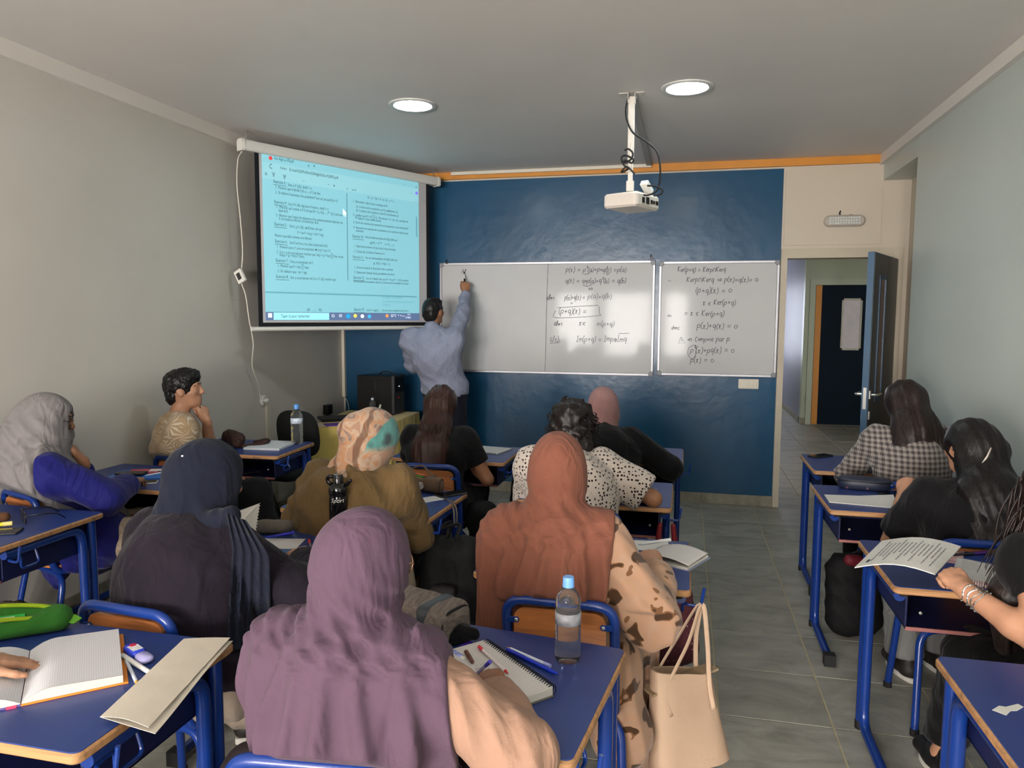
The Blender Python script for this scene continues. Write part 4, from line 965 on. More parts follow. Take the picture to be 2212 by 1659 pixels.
def soft_mesh(prims, vox, disp=None, amp=0.0, cuts=(), cut_k=.008):
    """vectorised surface nets over the blend of prims"""
    lo = np.min([c - rad for _, c, rad, _ in prims], 0) - 3 * vox - amp; hi = np.max([c + rad for _, c, rad, _ in prims], 0) + 3 * vox + amp
    B = 4; n = np.ceil((hi - lo) / (vox * B)).astype(int) + 1; N = n * B
    def ev(p, margin):
        D = field(prims, p, margin)
        if disp is not None: D = D - disp(p)
        for c in cuts:
            b = c(p); h = np.clip(.5 + .5 * (D - b) / cut_k, 0, 1)
            D = b + (D - b) * h + cut_k * h * (1 - h)
        return D.astype(F32)
    g = np.stack(np.meshgrid(*[np.arange(k) for k in n], indexing='ij'), -1).reshape(-1, 3)
    Dc = ev((lo + (g + .5) * vox * B - vox * .5).astype(F32), vox * B * 2).reshape(n)
    act = np.abs(Dc) < vox * B * 1.35 + amp + .006
    D = np.repeat(np.repeat(np.repeat(np.where(Dc > 0, 1., -1.).astype(F32), B, 0), B, 1), B, 2)
    ai = np.argwhere(act)
    off = np.stack(np.meshgrid(*[np.arange(B)] * 3, indexing='ij'), -1).reshape(-1, 3)
    idx = (ai[:, None, :] * B + off[None]).reshape(-1, 3)
    D[idx[:, 0], idx[:, 1], idx[:, 2]] = ev((lo + idx * vox).astype(F32), vox * 6)
    D[0] = D[-1] = 1; D[:, 0] = D[:, -1] = 1; D[:, :, 0] = D[:, :, -1] = 1
    S = D < 0
    cs = np.zeros(np.array(S.shape) - 1, np.int8)
    for i in (0, 1):
        for j in (0, 1):
            for k in (0, 1): cs += S[i:i + cs.shape[0], j:j + cs.shape[1], k:k + cs.shape[2]]
    cells = np.argwhere((cs > 0) & (cs < 8))
    vid = np.full(cs.shape, -1, np.int32); vid[tuple(cells.T)] = np.arange(len(cells))
    acc = np.zeros((len(cells), 3)); cnt = np.zeros(len(cells))
    corner = [(i, j, k) for i in (0, 1) for j in (0, 1) for k in (0, 1)]
    cv = {c: D[cells[:, 0] + c[0], cells[:, 1] + c[1], cells[:, 2] + c[2]] for c in corner}
    for c in corner:
        for ax in range(3):
            if c[ax]: continue
            e = list(c); e[ax] = 1; a = cv[c]; b = cv[tuple(e)]; m = (a < 0) != (b < 0)
            t = np.where(m, a / np.where(m, a - b, 1), 0); pos = np.tile(np.array(c, float), (len(cells), 1)); pos[:, ax] = t
            acc[m] += pos[m]; cnt[m] += 1
    verts = lo + (cells + acc / np.maximum(cnt, 1)[:, None]) * vox
    quads = []
    for ax in range(3):
        sl0 = [slice(1, -1)] * 3; sl0[ax] = slice(0, -1); sl1 = [slice(1, -1)] * 3; sl1[ax] = slice(1, None)
        a = S[tuple(sl0)]; b = S[tuple(sl1)]
        for flip in (False, True):
            e = np.argwhere((a & ~b) if not flip else (~a & b))
            if not len(e): continue
            o = np.ones(3, int); o[ax] = 0; e = e + o
            u, w = [(1, 2), (2, 0), (0, 1)][ax]
            def cell(du, dw):
                q = e.copy(); q[:, u] -= du; q[:, w] -= dw
                q = np.minimum(q, np.array(vid.shape) - 1); return vid[q[:, 0], q[:, 1], q[:, 2]]
            f = np.stack([cell(1, 1), cell(0, 1), cell(0, 0), cell(1, 0)], 1)
            quads.append(f[:, ::-1] if flip else f)
    f = np.concatenate(quads) if quads else np.zeros((0, 4), int)
    f = f[(f >= 0).all(1)]
    return verts, f
def soft_obj(name, prims, vox, m, parent, disp=None, amp=0.0, cuts=(), extra=(), **tags):
    v, f = soft_mesh(prims, vox, disp, amp, cuts)
    for v2, f2 in extra:
        f = np.concatenate([f, f2 + len(v)]); v = np.concatenate([v, v2])
    if parent is not None: v = v - np.array(parent.matrix_world.translation)
    me = bpy.data.meshes.new(name)
    me.vertices.add(len(v)); me.vertices.foreach_set('co', v.astype(F32).ravel())
    me.loops.add(len(f) * 4); me.loops.foreach_set('vertex_index', f.astype(np.int32).ravel())
    me.polygons.add(len(f)); me.polygons.foreach_set('loop_start', np.arange(0, len(f) * 4, 4, dtype=np.int32))
    me.polygons.foreach_set('use_smooth', np.ones(len(f), bool))
    me.update(calc_edges=True); me.validate()
    return link(name, me, m, parent, **tags)
# fold patterns ------------------------------------------------------
def n3(p, s, ph=0.0):
    x, y, z = p[:, 0] * s, p[:, 1] * s, p[:, 2] * s
    return (np.sin(x * 1.1 + 1.7 * np.sin(y * .9 + ph) + ph) + np.sin(y * 1.3 + 1.5 * np.sin(z * .8 + ph * 2)) + np.sin(z * 1.2 + 1.6 * np.sin(x * 1.05 + ph * 3))) / 3
def folds(direction, wl, amp, warp=1.5, ws=6.0, ph=0.0, sharp=1.6, mask=None):
    """parallel wavy creases: ridges run perpendicular to direction"""
    d = V3(Vector(direction).normalized())
    def fn(p):
        u = (p @ d) * (2 * PI / wl) + warp * n3(p, ws, ph) * 2 + ph
        w = (.5 + .5 * np.sin(u)) ** sharp * (.55 + .45 * n3(p, ws * .8, ph + 2))
        o = amp * w
        return o if mask is None else o * mask(p)
    return fn
def drape(c, n, amp, z0, z1, warp=1.0, ph=0.0, sharp=1.4):
    """vertical folds round the axis through c, growing from z0 down to z1"""
    def fn(p):
        th = np.arctan2(p[:, 0] - c[0], p[:, 1] - c[1])
        u = n * th + warp * n3(p, 5.0, ph) * 2 + ph
        return amp * (.5 + .5 * np.sin(u)) ** sharp * np.clip((z0 - p[:, 2]) / (z0 - z1), 0, 1)
    return fn
def add_disp(*fs): return lambda p: sum(f(p) for f in fs)
def below(z): return lambda p: p[:, 2] - z          # removes everything above z
def above(z): return lambda p: z - p[:, 2]
def plane_cut(pt, nrm):
    """removes the side the normal points to"""
    pt = V3(pt); n = V3(Vector(nrm).normalized()); return lambda p: (p - pt) @ n
def carve(prims):
    return lambda p: -field(prims, p, .2)
def zmask(z0, z1): return lambda p: np.clip((p[:, 2] - z0) / (z1 - z0), 0, 1)

# ================================================================== PEOPLE
def skin(name, rgb): return mat(name, tuple(v * .88 for v in rgb), rough=.5, var=.05, vscale=14, bump=.05, bscale=160, sss=.12)
SKIN_A = skin('skin_light', (204, 150, 118)); SKIN_B = skin('skin_tan', (176, 122, 88)); SKIN_C = skin('skin_brown', (160, 106, 74))
def rotz(a): return Matrix.Rotation(a, 3, 'Z')
def head_frame(c, yaw, pitch, roll):
    m = Matrix.Rotation(yaw, 3, 'Z') @ Matrix.Rotation(pitch, 3, 'X') @ Matrix.Rotation(roll, 3, 'Y')
    return m
class Person: pass
def cols(m): return [[m[i][j] for j in range(3)] for i in range(3)]
def ik(S, T, l1, l2, pole):
    S = Vector(S); T = Vector(T); d = T - S; L_ = min(d.length, (l1 + l2) * .998); d = d.normalized()
    a = (l1 * l1 - l2 * l2 + L_ * L_) / (2 * L_); h = math.sqrt(max(l1 * l1 - a * a, 0))
    pv = Vector(pole); pv = pv - d * pv.dot(d); pv = pv.normalized() if pv.length > 1e-6 else d.orthogonal().normalized()
    return S + d * a + pv * h, S + d * L_
def hand_prims(w, d, n, side, pose='rest', s=1.0, spread=0.0):
    """five-fingered hand: wrist w, pointing along d, back of hand n, thumb on side (+1/-1 of d x n)"""
    w = Vector(w); d = Vector(d).normalized(); n = Vector(n); n = (n - d * n.dot(d)).normalized(); t = d.cross(n) * side
    P = [cone(w - d * .02, w + d * .03 * s, .024 * s, .026 * s, .012, n, 1.35), ell(w + d * .052 * s - n * .004, (.041 * s, .046 * s, .0165 * s), [[t[i], d[i], n[i]] for i in range(3)], .014)]
    curls = {'rest': [(18, 26, 18), (22, 30, 20), (28, 34, 22), (34, 38, 24)], 'write': [(42, 52, 12), (52, 62, 24), (62, 74, 34), (66, 78, 36)],
             'fist': [(68, 86, 44)] * 4, 'flat': [(6, 8, 6), (7, 8, 6), (8, 10, 8), (10, 12, 8)], 'point': [(8, 12, 8), (16, 22, 14), (40, 50, 30), (50, 60, 34)],
             'hold': [(50, 50, 30), (56, 54, 32), (60, 58, 34), (64, 60, 36)]}[pose]
    tips = []
    for i, (ln, off, fw) in enumerate(((.074, .030, .086), (.082, .010, .092), (.075, -.011, .088), (.060, -.030, .078))):
        b = w + d * fw * s * .98 + t * off * s; ang = 0; q = b - d * .02 * s; last = b; r = .0093 - .0006 * (i == 3) * 2
        P.append(cone(q, b, .0105 * s, .0098 * s, .010)); sp = R((1.5 - i) * (4 + spread))
        dd = (d * math.cos(sp) + t * math.sin(sp)).normalized()
        for j, fr_ in enumerate((.46, .30, .24)):
            ang += R(curls[i][j]); v = dd * math.cos(ang) - n * math.sin(ang); e = last + v * ln * fr_ * s
            P.append(cone(last, e, (r - j * .0008) * s, (r - .0008 - j * .0008) * s, .004)); last = e
        tips.append(last)
    tb = w + d * .022 * s + t * .026 * s - n * .004; td = {'rest': (d * .75 + t * .62 - n * .25), 'flat': (d * .7 + t * .75 - n * .1), 'write': (d * .85 + t * .30 - n * .55), 'hold': (d * .8 + t * .25 - n * .65), 'fist': (d * .8 + t * .1 - n * .55), 'point': (d * .8 + t * .35 - n * .4)}[pose].normalized()
    m1 = tb + td * .040 * s; td2 = (td * .9 + d * .35 - t * (.25 if pose not in ('flat',) else 0)).normalized(); m2 = m1 + td2 * .030 * s; m3 = m2 + (td2 + d * .25 - t * .2).normalized() * .024 * s
    P += [cone(tb - d * .012, m1, .0145 * s, .0115 * s, .012), cone(m1, m2, .0108 * s, .0098 * s, .004), cone(m2, m3, .0095 * s, .0078 * s, .004)]
    return P, tips, m3
def make_person(base, head, hyaw=0, hpitch=0, hroll=0, pelvis=None, byaw=0, sw=.18, wristL=None, wristR=None, poleL=None, poleR=None,
                handL=None, handR=None, neck=.155, scale=1.0, pz=.56, hunch=.03, lu=.285, lf=.245, bulk=1.0, hs=1.0):
    """joint positions of a figure; head = centre of the skull"""
    J = Person(); s = scale; J.s = s
    H = Vector(head); m = head_frame(H, R(hyaw), R(hpitch), R(hroll)); J.H = H; J.hm = m; J.hs = hs
    bm_ = rotz(R(byaw)); J.r = bm_ @ Vector((1, 0, 0)); J.f = bm_ @ Vector((0, 1, 0)); J.u = Vector((0, 0, 1))
    J.P = Vector((pelvis[0], pelvis[1], pz))
    hd = m @ Vector((0, -.035, -.085)) * hs
    J.N = H + hd + Vector((0, 0, -.075)) * s - J.f * .015      # base of the neck
    J.C = J.P.lerp(J.N, .60) - J.f * hunch
    ax = (J.N - J.C).normalized()
    J.S = {q: J.N + J.r * (q * sw) - J.u * .048 * s + J.f * .005 for q in (-1, 1)}
    J.E = {}; J.W = {}; J.hand = {}
    for q, w, pole, hd_ in ((-1, wristL, poleL, handL), (1, wristR, poleR, handR)):
        if w is None: w = J.S[q] + J.f * .22 - J.u * .30 + J.r * (q * .02)
        if pole is None: pole = J.r * (q * .8) - J.u - J.f * .3
        J.E[q], J.W[q] = ik(J.S[q], w, lu * s, lf * s, pole)
        J.hand[q] = hd_
    J.bulk = bulk; J.base = base
    return J
def head_prims(J, neck_r=.05):
    H, m, s = J.H, J.hm, J.hs; A = cols(m)
    L_ = lambda x, y, z: H + m @ (Vector((x, y, z)) * s)
    e = lambda c, r, k=.015: ell(L_(*c), [v * s for v in r], A, k)
    P = [e((0, -.014, .026), (.075, .095, .090)), e((0, .026, -.028), (.060, .063, .084), .03), e((0, .050, -.085), (.036, .036, .028), .03),
         e((0, .076, .030), (.050, .020, .014), .02), cone(L_(0, .086, .020), L_(0, .104, -.022), .0075 * s, .0115 * s, .012), e((0, .098, -.028), (.017, .010, .009), .008),
         e((0, .084, -.052), (.023, .010, .0065), .006), e((0, .081, -.064), (.020, .010, .007), .006),
         e((-.040, .056, -.018), (.024, .022, .020), .02), e((.040, .056, -.018), (.024, .022, .020), .02)]
    for q in (-1, 1):
        P += [e((q * .074, -.008, -.008), (.010, .020, .030), .008), e((q * .078, -.018, .002), (.006, .016, .022), .004)]
    P.append(cone(L_(0, -.025, -.05), J.N - J.u * .02, neck_r, neck_r * 1.06, .03))
    return P
def skin_prims(J, forearm=True, shrink=.88, chest=True):
    P = head_prims(J); f = J.f
    if chest:
        P += [cone(J.N - J.u * .03, J.C, .085, .11, .04, f, 1.3), cone(J.C, J.P, .11, .11, .04, f, 1.2)]
        for q in (-1, 1): P += [cone(J.S[q], J.N - J.u * .05, .045, .05, .03)]
    for q in (-1, 1):
        P += [cone(J.S[q], J.E[q], .047 * J.s, .038 * J.s, .02), cone(J.E[q], J.E[q].lerp(J.W[q], .35), .039 * J.s, .040 * J.s, .015), cone(J.E[q].lerp(J.W[q], .35), J.W[q], .040 * J.s, .0265 * J.s, .015)]
        h = J.hand[q]
        if h:
            hp, tips, th = hand_prims(J.W[q], h[0], h[1], h[2] if len(h) > 2 else q, h[3] if len(h) > 3 else 'rest', J.s * .97, h[4] if len(h) > 4 else 0); P += hp
            J.tips = getattr(J, 'tips', {}); J.tips[q] = (tips, th)
    return P
def torso_prims(J, g=0.0, waist=.135, hips=.165, chest=.150, slope=.055, hem_k=.05):
    """upper garment round the trunk, g = looseness"""
    f = J.f; b = J.bulk; up = (J.N - J.C).normalized()
    P = [ell(J.P, (hips * b + g, .135 * b + g, .13), cols(rotz(math.atan2(J.r.y, J.r.x))), .05), cone(J.P, J.C, waist * b + g, chest * b + g, .06, f, 1.28),
         cone(J.C, J.N - J.u * .11, chest * b + g, .115 * b + g, .06, f, 1.25), cone(J.C - J.f * .02, J.C + up * .1 - J.f * .015, .10 * b + g, .09 * b + g, .06)]
    for q in (-1, 1):
        P += [cone(J.S[q] - J.u * .002, J.N - J.u * .045 + J.r * q * .02, slope + g * .6, .052 + g * .5, .045), cone(J.C + J.r * q * .07, J.S[q] - J.u * .05, .085 * b + g, .065 * b + g, .05)]
    return P
def sleeve_prims(J, q, r=(.062, .052, .05, .04), to=1.0, k=.03):
    S, E, W = J.S[q], J.E[q], J.W[q]
    if to <= .5: return [cone(S, S.lerp(E, to * 2), r[0], r[1], k)]
    t = (to - .5) * 2
    return [cone(S, E, r[0], r[1], k), cone(E, E.lerp(W, t), r[2], r[2] + (r[3] - r[2]) * t, k)]
def arm_cut(e, d, rad=.10, ln=.2):
    """opens a sleeve or trouser leg at e, removing what lies further along d"""
    e = V3(e); d = V3(Vector(d).normalized())
    def fn(p):
        q = p - e; h = q @ d; q = q - h[:, None] * d
        return np.minimum(np.minimum(h, ln - h), rad - np.sqrt((q * q).sum(1)))
    return fn
def seated_legs(J, knees=None, ankles=None, thigh=.088, knee=.062, ank=.045, g=.0):
    P = []; J.K = {}; J.A = {}
    for q in (-1, 1):
        hip = J.P + J.r * (q * .095) - J.u * .035
        K = Vector(knees[q]) if knees else hip + J.f * .42 + J.r * (q * .03) + J.u * .0
        A = Vector(ankles[q]) if ankles else Vector((K.x, K.y, .09)) + J.f * .02
        J.K[q] = K; J.A[q] = A
        P += [cone(hip, K, thigh + g, knee + g, .04), cone(K, A, knee + g, ank + g, .03)]
    return P
def shoe(J, A, d, upper, sole, parent, size=1.0, name='shoe'):
    d = Vector(d); d.z = 0; d = d.normalized(); b = Vector((A.x, A.y, 0)); h = b - d * .05
    P = [cone(h + Vector((0, 0, .05)), h + d * .10 + Vector((0, 0, .048)), .042, .040, .03), cone(h + d * .08 + Vector((0, 0, .042)), h + d * .19 * size + Vector((0, 0, .034)), .043, .036, .03), cone(h + Vector((0, 0, .06)), h + d * .01 + Vector((0, 0, .095)), .038, .036, .02)]
    o = soft_obj(name, P, .008, upper, parent, cuts=(above(.022),))
    side = Vector((-d.y, d.x, 0)); out = []
    for k in range(28):
        a = 2 * PI * k / 28; x = math.cos(a); y = math.sin(a); ln = .118 * size; w = .043 + .006 * x
        out.append((x * ln, y * w))
    m = frame3(h + d * .07 * size, d, side)
    MB().slab(out, .001, .026, .004, m).build('sole', sole, o, world=False, smooth=40)
    so = o.children[0]
    so.data.transform(Matrix.Translation(-parent.matrix_world.translation)) if parent else None
    return o
EYE_W = mat('eye_white', (226, 220, 212), rough=.2); EYE_D = mat('eye_iris', (40, 26, 18), rough=.15)
LASH = mat('brow_hair', (22, 17, 15), rough=.8)
def add_eyes(J, parent, brow=LASH):
    for q in (-1, 1):
        c = J.H + J.hm @ (Vector((q * .031, .070, .006)) * J.hs); d = J.hm @ Vector((0, 1, 0))
        m = Matrix.Translation(c) @ d.to_track_quat('Z', 'Y').to_matrix().to_4x4()
        e = MB().lathe([(0, -.010), (.007, -.007), (.0100, 0), (.0082, .0066), (.0052, .0088)], 12, m).build('eye', EYE_W, parent, smooth=True, world=True)
        MB().lathe([(.0054, .0086), (.004, .0096), (0, .0102)], 10, m).build('iris', EYE_D, e, smooth=True).data.transform(Matrix.Translation(-parent.matrix_world.translation))
        pts = [J.H + J.hm @ (Vector((q * x, y, z)) * J.hs) for x, y, z in ((.012, .0935, .026), (.028, .092, .032), (.044, .080, .028), (.052, .070, .022))]
        MB().tube(spline(pts, 4), .0042, 6, flat=.6).build('eyebrow', brow, parent, world=True)
def glasses(J, parent, m_, r=.024, name='glasses', lens=True):
    """worn glasses: two rims, bridge, two temples"""
    H, hm, s = J.H, J.hm, J.hs; L_ = lambda x, y, z: H + hm @ (Vector((x, y, z)) * s)
    root = None; mb = MB()
    for q in (-1, 1):
        mb.tube([L_(q * .034 + r * math.cos(a), .100 - .004 * abs(math.cos(a)), .000 + r * .95 * math.sin(a)) for a in (2 * PI * k / 20 for k in range(20))], .0018, 6, closed=True)
        mb.tube([L_(q * (.034 + r), .099, .006), L_(q * .072, .085, .012), L_(q * .083, .02, .012), L_(q * .084, -.005, .006)], .0018, 6)
    mb.tube([L_(-.011, .103, .004), L_(0, .108, .008), L_(.011, .103, .004)], .0016, 6)
    return mb.build(name, m_, parent, world=True, smooth=True)
def hijab_prims(J, puff=.0, bun=.05, wrap=.090, low=.0):
    H, m, s = J.H, J.hm, J.hs; A = cols(m); L_ = lambda x, y, z: H + m @ (Vector((x, y, z)) * s)
    e = lambda c, r, k=.03: ell(L_(*c), [v * s for v in r], A, k)
    P = [e((0, -.012, .020), (.092 + puff, .114 + puff, .108 + puff)), e((0, .012, -.045), (.082 + puff, .088 + puff, .092), .05), e((0, -.055 - bun * .4, -.01), (.078 + puff, .055 + bun, .080), .05),
         e((0, .045, -.10), (.055, .055, .05), .04),
         cone(L_(0, -.02, -.07), J.N - J.u * .02, wrap, wrap + .012, .05)]
    return P
def face_hole(J, w=.056, h=.080):
    A = cols(J.hm); return carve([ell(J.H + J.hm @ (Vector((0, .125, -.012)) * J.hs), (w * J.hs, .075 * J.hs, h * J.hs), A, .001)])
def chair_cut(key):
    """keeps cloth in front of the backrest of that chair"""
    x, y, a, _ = CHAIRS[key]; m = Matrix.Translation((x, y, 0)) @ Matrix.Rotation(R(a), 4, 'Z')
    f = plane_cut(m @ Vector((0, -.196, .80)), m.to_3x3() @ Vector((0, -1, -.16))); return lambda p: f(p) - np.maximum(0, p[:, 2] - .77) * 1.1
def behind(prims, p, d, out=.0):
    """point on the outer surface of prims met when coming in from p + d"""
    P = np.array([tuple(Vector(p) + Vector(d) * (.45 - k * .006)) for k in range(75)], F32); D = field(prims, P, .5); i = int(np.argmax(D < 0)) if (D < 0).any() else 74
    return Vector(P[i]) + Vector(d) * out
def seen(prims, px, py, out=.0, far=2.3):
    """first point of prims along a line of sight, lifted a little off the surface"""
    d = _ray(px, py); P = np.array([tuple(_C + d * (.9 + k * .008)) for k in range(400)], F32); D = field(prims, P, .5)
    q = Vector(P[int(np.argmax(D < 0))]) if (D < 0).any() else _C + d * far
    return q - d.normalized() * out
# hair strands -------------------------------------------------------
def strands(name, roots, m_, parent, r=.0016, seed=1, n=4, sub=5):
    """thin tapering locks; roots = list of polylines"""
    mb = MB()
    for P in roots:
        Q = spline(P, sub); k = len(Q)
        mb.tube(Q, r, n, taper=[1 - .75 * (i / (k - 1)) ** 2 for i in range(k)])
    return mb.build(name, m_, parent, world=True, smooth=True)
def hair_mat(name, rgb, rough=.42):
    m = mat(name, rgb, rough=rough, spec=.35)
    nt, b, N, L = nodes_of(m); tc = N('ShaderNodeTexCoord'); mp = N('ShaderNodeMapping'); L(tc.outputs['Object'], mp.inputs[0]); mp.inputs['Scale'].default_value = (70, 70, 6)
    n = N('ShaderNodeTexNoise'); n.inputs['Scale'].default_value = 1.8; n.inputs['Detail'].default_value = 3; L(mp.outputs[0], n.inputs['Vector'])
    r = ramp(nt, [(.3, tuple(v * .55 for v in rgb)), (.52, rgb), (.75, tuple(min(255, v * 1.3) for v in rgb))], 'LINEAR'); L(n.outputs['Fac'], r.inputs[0]); L(r.outputs[0], b.inputs['Base Color'])
    bp = N('ShaderNodeBump'); bp.inputs['Strength'].default_value = .5; bp.inputs['Distance'].default_value = .004; L(n.outputs['Fac'], bp.inputs['Height']); L(bp.outputs[0], b.inputs['Normal'])
    return m
def fabric(name, rgb, rough=.85, var=.07, vscale=7, weave=.12, bscale=420, sheen=.06, wrinkle=.35, wscale=9.0):
    """woven cloth: colour drift, weave grain and soft wrinkles"""
    m = mat(name, tuple(v * .81 for v in rgb), rough=rough, var=var, vscale=vscale, bump=weave, bscale=bscale, spec=.2, sheen=sheen)
    nt, b, N, L = nodes_of(m); tc = N('ShaderNodeTexCoord'); mp = N('ShaderNodeMapping'); L(tc.outputs['Object'], mp.inputs[0]); mp.inputs['Scale'].default_value = (1, 1, .45); mp.inputs['Rotation'].default_value = (0, .35, 0)
    n = N('ShaderNodeTexNoise'); n.inputs['Scale'].default_value = wscale; n.inputs['Detail'].default_value = 2.5; n.inputs['Distortion'].default_value = 1.6; L(mp.outputs[0], n.inputs['Vector'])
    bp = N('ShaderNodeBump'); bp.inputs['Strength'].default_value = wrinkle; bp.inputs['Distance'].default_value = .06; L(n.outputs['Fac'], bp.inputs['Height'])
    for l in list(nt.links):
        if l.to_node == b and l.to_socket.name == 'Normal': old = l.from_node; L(bp.outputs[0], old.inputs['Normal'])
    return m
# ------------------------------------------------------------------ figures
def top_of(px, py, y, drop): return aty(px, py, y) - Vector((0, 0, drop))
def person_root(x, y, label, cat='person'):
    return thing('person', (x, y, 0), 0, label, cat)
INK_K = 1.0
def pattern_material(name, kind, **k):
    global INK_K
    INK_K = .87
    m = _pattern_material(name, kind, **k); INK_K = 1.0
    return m
def _pattern_material(name, kind, **k):
    """printed cloth"""
    m = mat(name, k['base'], rough=.85, sheen=.2, spec=.2); nt, b, N, L = nodes_of(m); tc = N('ShaderNodeTexCoord')
    def noise(scale, detail=2, dist=0.0, vec=None):
        n = N('ShaderNodeTexNoise'); n.inputs['Scale'].default_value = scale; n.inputs['Detail'].default_value = detail; n.inputs['Distortion'].default_value = dist
        L(vec or tc.outputs['Object'], n.inputs['Vector']); return n
    if kind == 'dots':
        v = N('ShaderNodeTexVoronoi'); v.inputs['Scale'].default_value = k['scale']; v.inputs['Randomness'].default_value = .55; L(tc.outputs['Object'], v.inputs['Vector'])
        r = ramp(nt, [(0, k['ink']), (k['size'], k['base'])]); L(v.outputs['Distance'], r.inputs[0]); L(r.outputs[0], b.inputs['Base Color'])
    elif kind == 'blotch':
        n = noise(k['scale'], 1.5, .4); n2 = noise(k['scale'] * 1.7, 2, .2)
        r = ramp(nt, [(0, k['base']), (.585, k['ink2']), (.61, k['ink'])]); L(n.outputs['Fac'], r.inputs[0])
        r2 = ramp(nt, [(0, (255, 255, 255)), (.55, (255, 238, 224))], 'LINEAR'); L(n2.outputs['Fac'], r2.inputs[0])
        x = N('ShaderNodeMix'); x.data_type = 'RGBA'; x.blend_type = 'MULTIPLY'; x.inputs[0].default_value = 1; L(r.outputs[0], x.inputs[6]); L(r2.outputs[0], x.inputs[7]); L(x.outputs[2], b.inputs['Base Color'])
    elif kind == 'check':
        acc = None; sep = N('ShaderNodeSeparateXYZ'); L(tc.outputs['Object'], sep.inputs[0])
        for ax, sc in ((0, k['scale']), (2, k['scale']), (0, k['scale'] * .25), (2, k['scale'] * .25)):
            q = N('ShaderNodeMath'); q.operation = 'MULTIPLY'; q.inputs[1].default_value = sc; L(sep.outputs[ax], q.inputs[0])
            s_ = N('ShaderNodeMath'); s_.operation = 'SINE'; L(q.outputs[0], s_.inputs[0])
            if acc is None: acc = s_
            else:
                a = N('ShaderNodeMath'); a.operation = 'ADD'; L(acc.outputs[0], a.inputs[0]); L(s_.outputs[0], a.inputs[1]); acc = a
        mr = N('ShaderNodeMapRange'); L(acc.outputs[0], mr.inputs[0]); mr.inputs[1].default_value = -2.5; mr.inputs[2].default_value = 2.5
        r = ramp(nt, [(0.2, k['ink']), (.45, k['mid']), (.72, k['base'])], 'LINEAR'); L(mr.outputs[0], r.inputs[0]); L(r.outputs[0], b.inputs['Base Color'])
    elif kind == 'floral':
        n = noise(k['scale'], 2.5, 1.2); r = ramp(nt, [(0, k['cols'][0])] + [(p, c) for p, c in zip((.38, .44, .50, .545, .60, .66), k['cols'][1:])], 'LINEAR'); L(n.outputs['Fac'], r.inputs[0])
        w = N('ShaderNodeTexWave'); w.inputs['Scale'].default_value = 3.2; w.inputs['Distortion'].default_value = 9; w.inputs['Detail'].default_value = 2; L(tc.outputs['Object'], w.inputs['Vector'])
        r2 = ramp(nt, [(0, (120, 92, 84)), (.05, (120, 92, 84)), (.09, (255, 255, 255))], 'LINEAR'); L(w.outputs['Fac'], r2.inputs[0])
        x = N('ShaderNodeMix'); x.data_type = 'RGBA'; x.blend_type = 'MULTIPLY'; x.inputs[0].default_value = .7; L(r.outputs[0], x.inputs[6]); L(r2.outputs[0], x.inputs[7])
        # a teal field on the right of the head
        sep = N('ShaderNodeSeparateXYZ'); L(tc.outputs['Object'], sep.inputs[0]); n3_ = noise(9, 2)
        a = N('ShaderNodeMath'); a.operation = 'MULTIPLY_ADD'; L(n3_.outputs['Fac'], a.inputs[0]); a.inputs[1].default_value = .07; L(sep.outputs[0], a.inputs[2])
        c = N('ShaderNodeMath'); c.operation = 'MULTIPLY_ADD'; L(sep.outputs[2], c.inputs[0]); c.inputs[1].default_value = -.55; L(a.outputs[0], c.inputs[2])
        g = N('ShaderNodeMapRange'); L(c.outputs[0], g.inputs[0]); g.inputs[1].default_value = k['teal']; g.inputs[2].default_value = k['teal'] + .006
        zz = N('ShaderNodeMapRange'); L(sep.outputs[2], zz.inputs[0]); zz.inputs[1].default_value = 1.07; zz.inputs[2].default_value = 1.10
        gm = N('ShaderNodeMath'); gm.operation = 'MULTIPLY'; L(g.outputs[0], gm.inputs[0]); L(zz.outputs[0], gm.inputs[1])
        y = N('ShaderNodeMix'); y.data_type = 'RGBA'; L(gm.outputs[0], y.inputs[0]); L(x.outputs[2], y.inputs[6])
        rt = ramp(nt, [(.3, (74, 128, 122)), (.5, (104, 168, 160)), (.62, (70, 84, 84))], 'LINEAR'); L(n3_.outputs['Fac'], rt.inputs[0]); L(rt.outputs[0], y.inputs[7]); L(y.outputs[2], b.inputs['Base Color'])
    elif kind == 'leaves':
        v = N('ShaderNodeTexVoronoi'); v.inputs['Scale'].default_value = 9; L(tc.outputs['Object'], v.inputs['Vector'])
        s1 = N('ShaderNodeVectorMath'); s1.operation = 'SUBTRACT'; L(tc.outputs['Object'], s1.inputs[0]); L(v.outputs['Position'], s1.inputs[1])
        sep = N('ShaderNodeSeparateXYZ'); L(s1.outputs[0], sep.inputs[0])
        at = N('ShaderNodeMath'); at.operation = 'ARCTAN2'; L(sep.outputs[2], at.inputs[0]); L(sep.outputs[0], at.inputs[1])
        mu = N('ShaderNodeMath'); mu.operation = 'MULTIPLY'; mu.inputs[1].default_value = 13; L(at.outputs[0], mu.inputs[0])
        si = N('ShaderNodeMath'); si.operation = 'SINE'; L(mu.outputs[0], si.inputs[0])
        n = noise(14, 1, 0); ad = N('ShaderNodeMath'); ad.operation = 'MULTIPLY_ADD'; L(n.outputs['Fac'], ad.inputs[0]); ad.inputs[1].default_value = 3.2; L(si.outputs[0], ad.inputs[2])
        mr = N('ShaderNodeMapRange'); L(ad.outputs[0], mr.inputs[0]); mr.inputs[1].default_value = .5; mr.inputs[2].default_value = 2.7
        r = ramp(nt, [(0, (196, 166, 128)), (.62, (196, 166, 128)), (.70, (128, 96, 66)), (.80, (226, 206, 176)), (.92, (232, 216, 190))], 'LINEAR'); L(mr.outputs[0], r.inputs[0]); L(r.outputs[0], b.inputs['Base Color'])
    return m
INK_K = 1.0
